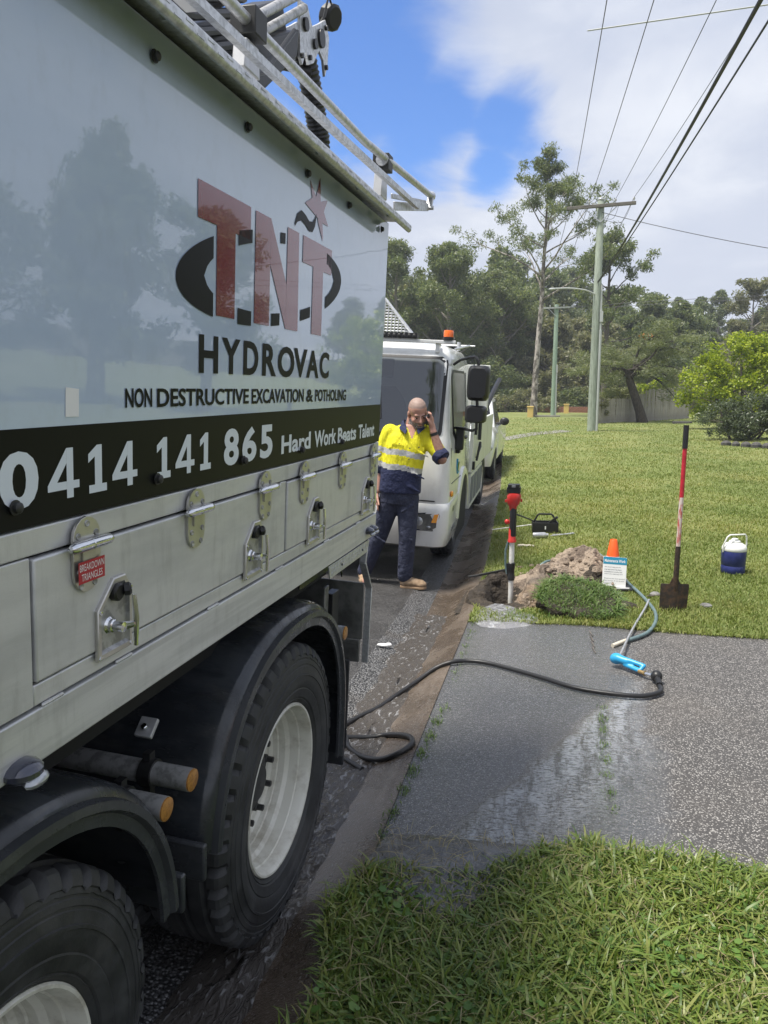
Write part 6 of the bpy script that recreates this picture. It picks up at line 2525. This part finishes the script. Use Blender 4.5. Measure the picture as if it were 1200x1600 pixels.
ends = ((1.62, -14, 9.1), (2.55, -14, 9.1), (3.75, -14, 9.1), (4.75, -14, 9.2))
labs = ('leftmost overhead wire from the near pole\'s crossarm', 'second wire from left on the near pole\'s crossarm', 'third wire from left on the near pole\'s crossarm', 'rightmost thin wire from the near pole\'s crossarm')
WIRES = []
for i in range(4):
    pts = cat(INS[i], ends[i], .72)
    WIRES.append(pts)
    wire(pts, .0088, 'wire_grey', labs[i])
    wire(cat(INS[i], INS2[i], .35, 20), .010, 'wire_grey', ('leftmost', 'second from left', 'third from left', 'rightmost')[i] + ' of the wires running on to the far green pole', 'wires between the two poles')
wire(cat((.24, 31.45, 6.0), (2.62, -14, 6.3), .62), .025, 'wire_black', 'thickest black cable rising from the near pole to the top right')
wire(cat((.24, 31.45, 5.95), (3.05, -14, 6.1), .45), .0135, 'wire_black', 'black cable lower right of the thickest cable')
wire(cat((.26, 31.5, 8.55), (17, 27.5, 4.7), .55), .013, 'wire_grey', 'service wire sagging right from the near pole head')
wire(cat((-2, 51, 7.0), (22, 45, 6.5), -.35), .013, 'wire_grey', 'upper of two far wires crossing above the right treetops')
wire(cat((-2, 51, 6.8), (22, 45, 6.1), -.45), .013, 'wire_grey', 'lower of two far wires crossing above the right treetops')
b = MB()
q0, q3 = WIRES[0][14], WIRES[3][14]
b.tube([q0 + (q0 - q3) * .10, q3 + (q3 - q0) * .10], .013, 6)
tag(b.build('wire_spreader', 'conduit'), 'thin rod spreading the four overhead wires apart', 'wire spreader')
b = MB()
b.tube(spline([(-.9 + .24, 31.42, 8.75), (-.3, 31.5, 8.25), (.16, 31.5, 8.35)]), .008, 6)
b.tube(spline([(.9, 31.42, 8.8), (.7, 31.5, 8.3), (.3, 31.5, 8.35)]), .008, 6)
b.tube(spline([(1.35, 31.42, 8.8), (1.0, 31.5, 8.15), (.3, 31.5, 8.30)]), .008, 6)
b.build('jumper_wire', 'wire_grey', p1).location = Vector((-.24, -31.6, -G(.24, 31.6)))

# ------------------------------------------------------------------ fence, wall, posts
fence = empty('paling_fence', (.4, 39.0, .25))
tag(fence, 'weathered grey paling fence with stepped top behind the lawn', 'fence')
palm = None
g = np.random.default_rng(9)
fa, fb = Vector((.30, 38.8, 0)), Vector((5.6, 46.6, 0))
nf = 84
for i in range(nf):
    t = i / (nf - 1)
    p = fa.lerp(fb, t)
    hgt = 1.18 if t < .38 else (1.42 if t < .50 else 1.62 + .35 * (t - .5))
    hgt += g.uniform(-.03, .03)
    if palm is None:
        b = MB()
        b.prism([(-.048, 0), (.048, 0), (.048, 1), (-.048, .99)], (0, 0, 0), EX, EZ, .018)
        o = b.build('paling', 'fence_wood', fence, 0)
        palm = o.data
    else:
        o = link('paling', palm, None, fence)
    o.location = (p.x - .4, p.y - 39.0, G(p.x, p.y) - .25)
    o.rotation_euler = (g.normal(0, .012), g.normal(0, .014), math.atan2(fb.y - fa.y, fb.x - fa.x) + g.normal(0, .03))
    o.scale = (g.uniform(.90, 1.04), 1, hgt)
b = MB()
for z in (.35, 1.0):
    b.bar((fa.x - .4, fa.y - 39 + .05, z), (fb.x - .4, fb.y - 39 + .05, z + .1), .04, .08)
b.build('fence_rail', 'fence_wood', fence, 30)
bw = empty('garden_wall', (-1.6, 58, .3))
tag(bw, 'low red brick garden wall far down the street', 'wall')
b = MB()
g = np.random.default_rng(3)
br = MB()
br.box((-.11, -.055, 0), (.11, .055, .075))
brm = br.build('brick', 'brick_wall', bw, 0, loc=(0, 0, 0))
first = True
for row in range(5):
    for c_ in range(22):
        x = -2.6 + c_ * .232 + (.116 if row % 2 else 0)
        if first:
            o = brm
            first = False
        else:
            o = link('brick', brm.data, None, bw)
        o.location = (x, g.normal(0, .004), .087 * row)
b = MB()
b.box((-2.7, -.045, -.05), (2.55, .045, .43))
b.build('mortar_core', 'stone_grey', bw, 0)
for x, y, lab in ((-3.25, 47.5, 'stubby yellow post at the foot of the tall gum tree'), (-1.35, 56.0, 'stubby yellow post beside the low brick wall')):
    b = MB()
    b.box((-.17, -.17, 0), (.17, .17, .62))
    b.box((-.2, -.2, .62), (.2, .2, .68))
    o = b.build('gate_post', 'post_yellow', None, 30, bevel=.015, loc=(x, y, .28))
    tag(o, lab, 'post')
b = MB()
b.box((-3.0, 47.8, .28), (-1.5, 48.0, .42))
tag(b.build('low_kerb_wall', 'path_concrete', None, 30, bevel=.02), 'low pale concrete edging between the yellow post and green pole', 'edging')

# ------------------------------------------------------------------ trees
def leaf_quads(C, Dr, L, Wd, g):
    """rhombic leaves centred at C along Dr"""
    n = len(C)
    rnd = g.normal(0, 1, (n, 3))
    sd = np.cross(Dr, rnd)
    sd /= np.linalg.norm(sd, axis=1)[:, None] + 1e-9
    A = np.empty((n, 4, 3))
    A[:, 0] = C - Dr * L[:, None] * .5
    A[:, 1] = C + sd * Wd[:, None] * .5
    A[:, 2] = C + Dr * L[:, None] * .5
    A[:, 3] = C - sd * Wd[:, None] * .5
    return A


def crown_mesh(name, clumps, per, rc, L, Wd, seed, droop=.4, flat=.75):
    g = np.random.default_rng(seed)
    K = len(clumps)
    cl = np.array([c[:3] for c in clumps])
    cr = np.array([c[3] if len(c) > 3 else 1.0 for c in clumps])
    ii = np.repeat(np.arange(K), per)
    n = len(ii)
    o = g.normal(0, 1, (n, 3))
    o /= np.linalg.norm(o, axis=1)[:, None]
    o *= (g.uniform(0, 1, n) ** .5)[:, None]
    C = cl[ii] + o * np.array([1, 1, flat]) * (rc * cr[ii])[:, None]
    D = g.normal(0, 1, (n, 3)) * np.array([1, 1, .7]) + np.array([0, 0, -droop * 2])
    D /= np.linalg.norm(D, axis=1)[:, None]
    A = leaf_quads(C, D, L * g.uniform(.6, 1.35, n), Wd * g.uniform(.6, 1.3, n), g)
    V = A.reshape(-1, 3)
    F = np.arange(n * 4).reshape(-1, 4)
    return fast_mesh(name, V, F)


def grow(H, r0, seed, t0=.35, nl=14, lmax=3.0, shape=None, up=.6, lean=(0, 0), wob=.12, sub=4, seg=9, twist=2.4, droop=.0):
    """tapered trunk, limbs and twigs; returns (mesh builder, clump centres)"""
    g = np.random.default_rng(seed)
    b = MB()
    n = 12
    tp, tr = [], []
    wx, wy = 0, 0
    for i in range(n):
        t = i / (n - 1)
        wx += g.normal(0, wob) * (.4 if i < 3 else 1) * H / 12
        wy += g.normal(0, wob) * (.4 if i < 3 else 1) * H / 12
        tp.append(Vector((lean[0] * t + wx * .4, lean[1] * t + wy * .4, H * t)))
        tr.append(r0 * (1 - t) ** .8 + .012 + (.25 * r0 if i == 0 else 0))
    b.tube(tp, tr, seg)
    cl = []

    def at(t):
        f = t * (n - 1)
        i = min(int(f), n - 2)
        return tp[i].lerp(tp[i + 1], f - i), tr[i] + (tr[i + 1] - tr[i]) * (f - i)
    for k in range(nl):
        t = t0 + (1 - t0) * (k + .5) / nl
        p, r = at(min(t, .98))
        s = (t - t0) / (1 - t0)
        Lb = lmax * (shape(s) if shape else math.sin(PI * (.25 + .75 * s)) ** .8) * g.uniform(.7, 1.2)
        az = k * twist + g.normal(0, .35)
        el = up + .5 * s + g.normal(0, .15)
        d = Vector((math.cos(az) * math.cos(el), math.sin(az) * math.cos(el), math.sin(el)))
        pts, rs = [p], [max(r * .55, .018)]
        q = p.copy()
        m = 6
        for i in range(1, m):
            d = (d + Vector((g.normal(0, .16), g.normal(0, .16), g.normal(.03, .12) - droop * i * .08))).normalized()
            q = q + d * (Lb / (m - 1))
            pts.append(q.copy())
            rs.append(max(rs[0] * (1 - i / m) ** .9, .010))
        b.tube(pts, rs, 6)
        for j in range(sub):
            f = .35 + .65 * (j + .6) / sub
            i = min(int(f * (m - 1)), m - 2)
            c = pts[i].lerp(pts[i + 1], f * (m - 1) - i)
            dd = (pts[i + 1] - pts[i]).normalized()
            dd = (dd + Vector((g.normal(0, .8), g.normal(0, .8), g.normal(.25, .4)))).normalized()
            e_ = c + dd * Lb * g.uniform(.18, .36)
            b.tube([c, c.lerp(e_, .5) + Vector((0, 0, .05)), e_], [.014, .011, .008], 4, False)
            cl.append((*e_, g.uniform(.7, 1.2)))
        cl.append((*pts[-1], g.uniform(.8, 1.2)))
    cl.append((*tp[-1], 1.0))
    return b, cl


def tree(name, loc, bark, leaf, b, cl, per, rc, L, Wd, seed, label, droop=.4, flat=.75, cat_='tree', group=None, trunk_name='trunk', crown='crown'):
    t_ = empty(name, loc)
    b.build(trunk_name, bark, t_, 60)
    link(crown, crown_mesh(crown, cl, per, rc, L, Wd, seed, droop, flat), leaf, t_)
    tag(t_, label, cat_, group)
    return t_


# tall slender gum in the middle
b, cl = grow(14.9, .20, 31, t0=.46, nl=24, lmax=4.9, up=.50, lean=(.35, 0), wob=.07, sub=5, shape=lambda s: .98 - .70 * s + .22 * math.sin(6 * s))
tree('gum_tree', (-3.15, 48.6, .25), 'bark_gum', 'leaf_gum', b, cl, 105, .52, .22, .055, 41, 'tall slender gum tree with mottled trunk and open airy crown', droop=.45)
# gum behind the near pole
b, cl = grow(12.3, .24, 33, t0=.40, nl=18, lmax=3.1, up=.5, wob=.10, sub=5)
tree('gum_tree', (1.2, 59, .2), 'bark_dark', 'leaf_gum', b, cl, 110, .62, .28, .09, 42, 'dark spreading gum tree directly behind the near power pole', droop=.35)
# leaning, flat-topped tree by the fence
b = MB()
g = np.random.default_rng(77)
tp = [Vector(p) for p in ((0, 0, -.1), (-.16, 0, .55), (-.42, -.02, 1.25), (-.70, -.05, 2.0), (-.85, -.1, 2.6))]
b.tube(tp, [.30, .23, .21, .19, .15], 12)
cl = []
for (az, el, Lb, r) in ((.15, .40, 3.6, .10), (.5, .75, 3.4, .09), (1.3, .8, 3.2, .08), (2.2, .65, 2.9, .08), (3.1, .6, 2.4, .08), (4.0, .55, 2.6, .08), (5.1, .6, 3.0, .09), (5.9, .55, 3.7, .10), (.9, 1.15, 3.4, .08), (3.6, 1.15, 3.0, .08), (6.1, .12, 2.7, .08)):
    p = tp[3].lerp(tp[4], g.uniform(.2, 1))
    d = Vector((math.cos(az) * math.cos(el), math.sin(az) * math.cos(el), math.sin(el)))
    pts, rs = [p], [r]
    for i in range(1, 8):
        d = (d + Vector((g.normal(0, .22), g.normal(0, .22), g.normal(0, .18) - .05 * i))).normalized()
        p = p + d * Lb / 7
        pts.append(p.copy())
        rs.append(max(r * (1 - i / 8), .012))
    b.tube(pts, rs, 7)
    for j in range(9):
        f = .30 + .70 * (j + .5) / 9
        i = min(int(f * 7), 6)
        c = pts[i].lerp(pts[i + 1], f * 7 - i)
        e_ = c + Vector((g.normal(0, .5), g.normal(0, .5), g.normal(.25, .35)))
        b.tube([c, e_], [.014, .006], 4, False)
        cl.append((*e_, g.uniform(.7, 1.3)))
tl = tree('shade_tree', (2.80, 41.2, .30), 'bark_black', 'leaf_feather', b, cl, 190, .62, .20, .035, 43, 'low spreading tree with leaning dark trunk before the paling fence', droop=.12, flat=.42)
fl = [c for i, c in enumerate(cl) if c[2] > 4.2 and i % 6 == 0]
if fl:
    link('blossom', crown_mesh('blossom', fl, 16, .28, .14, .09, 61, 0, .5), 'flower_orange', tl)
# dense clump on the left
for (x, y, H_t, sd, lab) in ((-10.6, 61, 12.6, 51, 'big dense dark gum tree behind the cab truck'), (-15.2, 62, 13.1, 52, 'open topped gum tree just right of the big truck\'s rear edge'), (-7.4, 66, 10.8, 53, 'rounded bushy tree between the dense gum and tall gum')):
    b, cl = grow(H_t, .28, sd, t0=.12, nl=34, lmax=4.0, up=.40, sub=5, wob=.12)
    tree('gum_tree', (x, y, .1), 'bark_pale', 'leaf_gum' if sd != 53 else 'leaf_forest', b, cl, 150, .74, .27, .085, sd + 20, lab, droop=.3)
# trees on the skyline at far right
b, cl = grow(8.6, .2, 55, t0=.35, nl=16, lmax=2.9, up=.5, sub=5)
tree('gum_tree', (14.6, 80, 2.6), 'bark_pale', 'leaf_olive', b, cl, 95, .62, .34, .11, 75, 'olive gum tree on the skyline above the bright green bush', droop=.3)
# bare-topped dead branches on the ridge
# forest on the hill: five grown trees, then copies
protos = []
for k, (H_t, lm, t0_, leafm, bk, per, rc) in enumerate(((10, 3.0, .25, 'leaf_forest', 'bark_pale', 95, .85), (12, 2.8, .35, 'leaf_gum', 'bark_pale', 90, .8), (8.5, 3.1, .15, 'leaf_olive', 'bark_dark', 95, .85), (11, 3.2, .22, 'leaf_forest', 'bark_dark', 95, .9), (7, 2.8, .10, 'leaf_olive', 'bark_pale', 90, .85))):
    b, cl = grow(H_t, .2, 90 + k, t0=t0_ * .45, nl=22, lmax=lm * 1.1, up=.35, sub=4, seg=6)
    protos.append((b, cl, bk, leafm, per, rc))
first = [None] * 5
g = np.random.default_rng(123)
spots = []
for row, (yy, x0_, x1_, nrow) in enumerate(((69, -24, 2, 15), (75, -26, 12, 15), (82, -28, 20, 17), (92, -30, 26, 18), (104, -34, 32, 18), (118, -36, 40, 18), (134, -40, 46, 16))):
    for i in range(nrow):
        x = x0_ + (x1_ - x0_) * (i + .5) / nrow + g.normal(0, .8)
        spots.append((x, yy + g.normal(0, 2.0), row))
for i, (x, y, row) in enumerate(spots):
    k = int(g.integers(0, 5))
    if row == 0 and x > -6:
        k = 4 if g.uniform() < .6 else 2
    s = g.uniform(.72, 1.12) * (1 - .30 * float(smoothstep(x, -9, 6)))
    z = float(hill_z(x, y))
    if first[k] is None:
        b, cl, bk, leafm, per, rc = protos[k]
        first[k] = tree('hill_tree', (x, y, z), bk, leafm, b, cl, per, rc, .46, .17, 200 + k, 'grey green bush tree crowded among others on the wooded hillside', droop=.25, group='trees on the wooded hillside')
        o = first[k]
    else:
        o = copy_tree(first[k])
        o.location = (x, y, z)
    o.rotation_euler = (0, 0, g.uniform(0, 6.28))
    o.scale = (s, s, s * g.uniform(.9, 1.1))


# bushes
def bush(name, loc, lobes, leaf, bark, n_cl, per, rc, L, Wd, seed, label, stems=6, cat_='bush', droop=.1):
    g = np.random.default_rng(seed)
    cl = []
    for _ in range(n_cl):
        lx, ly, lz, rx, ry, rz_ = lobes[int(g.integers(0, len(lobes)))]
        o = g.normal(0, 1, 3)
        o /= np.linalg.norm(o)
        o *= g.uniform(.45, 1.0) ** .5
        z = lz + o[2] * rz_
        if z < .08:
            z = .08 + g.uniform(0, .2)
        cl.append((lx + o[0] * rx, ly + o[1] * ry, z, g.uniform(.7, 1.3)))
    b = MB()
    for k in range(stems):
        lx, ly, lz, rx, ry, rz_ = lobes[k % len(lobes)]
        x0_, y0_ = lx * .3 + g.normal(0, .12), ly * .3 + g.normal(0, .12)
        b.tube([(x0_, y0_, -.05), (lx * .7 + g.normal(0, .1), ly * .7, lz * .6), (lx, ly, lz + rz_ * .4)], [.05, .035, .015], 6)
        for j in range(5):
            c = Vector((lx * .7, ly * .7, lz * .6))
            e_ = Vector(cl[int(g.integers(0, len(cl)))][:3])
            if (e_ - c).length < 2.5:
                b.tube([c, c.lerp(e_, .5) + Vector((0, 0, .1)), e_], [.022, .014, .007], 4, False)
    return tree(name, loc, bark, leaf, b, cl, per, rc, L, Wd, seed + 1, label, droop, .8, cat_, None, 'stems', 'foliage')


bush('garden_bush', (6.3, 34.2, .30), [(-1.5, 0, 1.7, 1.1, 1.0, 1.2), (-.3, .2, 2.8, 1.4, 1.2, 1.3), (1.2, 0, 2.6, 1.4, 1.3, 1.7), (2.7, .3, 2.2, 1.4, 1.2, 1.7), (.3, -.5, 1.3, 1.6, .9, 1.1)], 'leaf_bright', 'bark_dark', 210, 120, .36, .135, .075, 301,
     'large bright yellow green bush at the right edge')
bush('garden_shrub', (5.0, 27.2, .30), [(-.75, 0, .72, .75, .7, .55), (.2, .1, .85, .9, .7, .60), (1.2, 0, .80, .9, .8, .65), (.3, -.5, .45, 1.0, .5, .4)], 'leaf_shrub', 'bark_dark', 150, 110, .24, .10, .035, 302,
     'low dull grey green shrub before the bright green bush')
bush('garden_shrub', (1.9, 41.0 + 2.5, .3), [(-.6, 0, 1.2, .5, .4, .5), (.3, .1, 1.25, .6, .4, .5)], 'leaf_pale', 'bark_dark', 40, 60, .3, .30, .05, 303, 'pale spiky shrub behind the fence left of the leaning trunk', droop=-.1)
bush('garden_shrub', (3.6, 46.8, .3), [(-.5, 0, 1.4, .6, .4, .6), (.5, .1, 1.7, .7, .4, .55)], 'leaf_bright', 'bark_dark', 40, 70, .3, .16, .09, 304, 'light green shrub behind the fence right of the leaning trunk')
bush('garden_shrub', (.6, 39.6, .3), [(0, 0, .75, .45, .3, .5)], 'leaf_olive', 'bark_dark', 22, 70, .22, .22, .04, 305, 'olive tufted shrub at the fence just right of the pole')
bush('roadside_shrub', (-5.2, 58, .2), [(-1, 0, .8, 1.0, .6, .7), (.8, .2, .9, 1.2, .6, .8), (2.3, 0, .6, .8, .5, .5)], 'leaf_olive', 'bark_dark', 70, 70, .4, .2, .08, 306, 'olive roadside shrub at the bend beyond the ute')
bush('roadside_shrub', (.2, 62, .2), [(-1, 0, .9, 1.2, .6, .9), (1.2, .2, 1.2, 1.4, .6, 1.0), (3.4, 0, 1.2, 1.4, .6, 1.0)], 'leaf_forest', 'bark_dark', 80, 80, .5, .24, .09, 307, 'dark shrub mass behind the low brick wall')
bush('roadside_shrub', (5.6, 56, .2), [(-1.5, 0, 1.3, 1.4, .7, 1.2), (1.2, .2, 1.8, 1.5, .7, 1.4), (3.6, 0, 2.0, 1.5, .7, 1.6)], 'leaf_olive', 'bark_dark', 90, 80, .5, .24, .09, 308, 'tall olive shrub behind the paling fence')

for i, (x, y, w, h_, lf, lab) in enumerate(((-19, 58, 3.4, 4.6, 'leaf_gum', 'undergrowth bush far left behind the big truck'), (-13, 57.5, 3.2, 3.9, 'leaf_forest', 'leafy undergrowth below the dense gum trees behind the cab truck'),
                                            (-8, 59.5, 2.6, 4.4, 'leaf_gum', 'mid green undergrowth tree left of the tall gum trunk'), (-1.0, 64, 3.2, 5.2, 'leaf_olive', 'olive undergrowth between green pole and near pole'),
                                            (4.2, 62, 3.4, 5.4, 'leaf_gum', 'tall leafy thicket behind the spreading shade tree'), (9.5, 58, 3.2, 5.0, 'leaf_olive', 'olive thicket behind the bright green bush'))):
    bush('thicket', (x, y, .2), [(-w * .6, 0, h_ * .35, w * .6, 1.2, h_ * .35), (w * .1, .3, h_ * .55, w * .6, 1.4, h_ * .42), (w * .7, 0, h_ * .40, w * .55, 1.2, h_ * .38)], lf, 'bark_dark', 105, 80, .62, .28, .10, 330 + 3 * i, lab)

# ------------------------------------------------------------------ the other side of the garden: what the truck's side mirrors
g = np.random.default_rng(400)
mir = [(6.2, 23.0, 7.0, 1.8), (9.2, 21.0, 5.4, 2.2), (11.8, 19.2, 5.9, 2.0), (13.6, 16.4, 5.2, 2.4), (15.6, 14.2, 5.6, 2.2), (17.5, 11.0, 5.4, 2.4), (18.4, 7.2, 5.6, 2.3), (12.6, 20.8, 7.4, 1.5)]
base_t = None
b, cl = grow(5.6, .16, 411, t0=.12, nl=20, lmax=2.1, up=.45, sub=4, seg=6)
for i, (x, y, H_t, w) in enumerate(mir[1:]):
    if base_t is None:
        base_t = tree('garden_tree', (x, y, .3), 'bark_dark', 'leaf_forest', b, cl, 110, .55, .24, .09, 412, 'dark bushy tree mirrored in the big truck\'s white side panel', droop=.2, group='trees mirrored in the truck panel')
        o = base_t
    else:
        o = copy_tree(base_t)
        o.location = (x, y, .3)
    o.scale = (w / 2.1, w / 2.1, H_t / 5.6)
    o.rotation_euler = (0, 0, g.uniform(0, 6))
b, cl = grow(14.5, .26, 431, t0=.30, nl=26, lmax=4.6, up=.35, sub=5, seg=6)
tree('gum_tree', (.6, -13.5, .2), 'bark_gum', 'leaf_gum', b, cl, 90, .6, .28, .09, 432, 'tall gum reflected in the cab truck windscreen', droop=.5)
house = empty('house', (19.5, 3.0, .3), (0, 0, R(75)))
tag(house, 'pale house with a low brown roof mirrored faintly in the truck panel', 'house')
b = MB()
b.box((-6, -4, 0), (6, 4, 2.7))
b.build('wall', 'house_wall', house, 0)
b = MB()
b.add([(-6.5, -4.5, 2.701), (6.5, -4.5, 2.701), (6.5, 4.5, 2.701), (-6.5, 4.5, 2.701), (-2.5, 0, 4.5), (2.5, 0, 4.5)], [(0, 1, 5, 4), (1, 2, 5), (2, 3, 4, 5), (3, 0, 4), (3, 2, 1, 0)])
b.build('roof', 'house_roof', house, 0)
for x in (-3.5, 0, 3.5):
    MB().box((x - .7, 4.0, .9), (x + .7, 4.03, 2.1)).build('window', 'black_gloss', house, 0)

# ------------------------------------------------------------------ thin summer haze over the street
hz = MB().box((-150, -95, -1.3), (150, 245, 32)).build('haze', None, None, 0)
hz.data.materials.clear()
hmt = bpy.data.materials.new('haze')
hmt.use_nodes = True
for n_ in list(hmt.node_tree.nodes):
    if n_.type == 'BSDF_PRINCIPLED':
        hmt.node_tree.nodes.remove(n_)
pv = hmt.node_tree.nodes.new('ShaderNodeVolumePrincipled')
pv.inputs['Color'].default_value = (.86, .91, 1.0, 1)
pv.inputs['Density'].default_value = .0010
pv.inputs['Anisotropy'].default_value = .2
hmt.node_tree.links.new(pv.outputs[0], hmt.node_tree.nodes['Material Output'].inputs['Volume'])
hz.data.materials.append(hmt)
tag(hz, kind='stuff')
scene.cycles.volume_bounces = 0
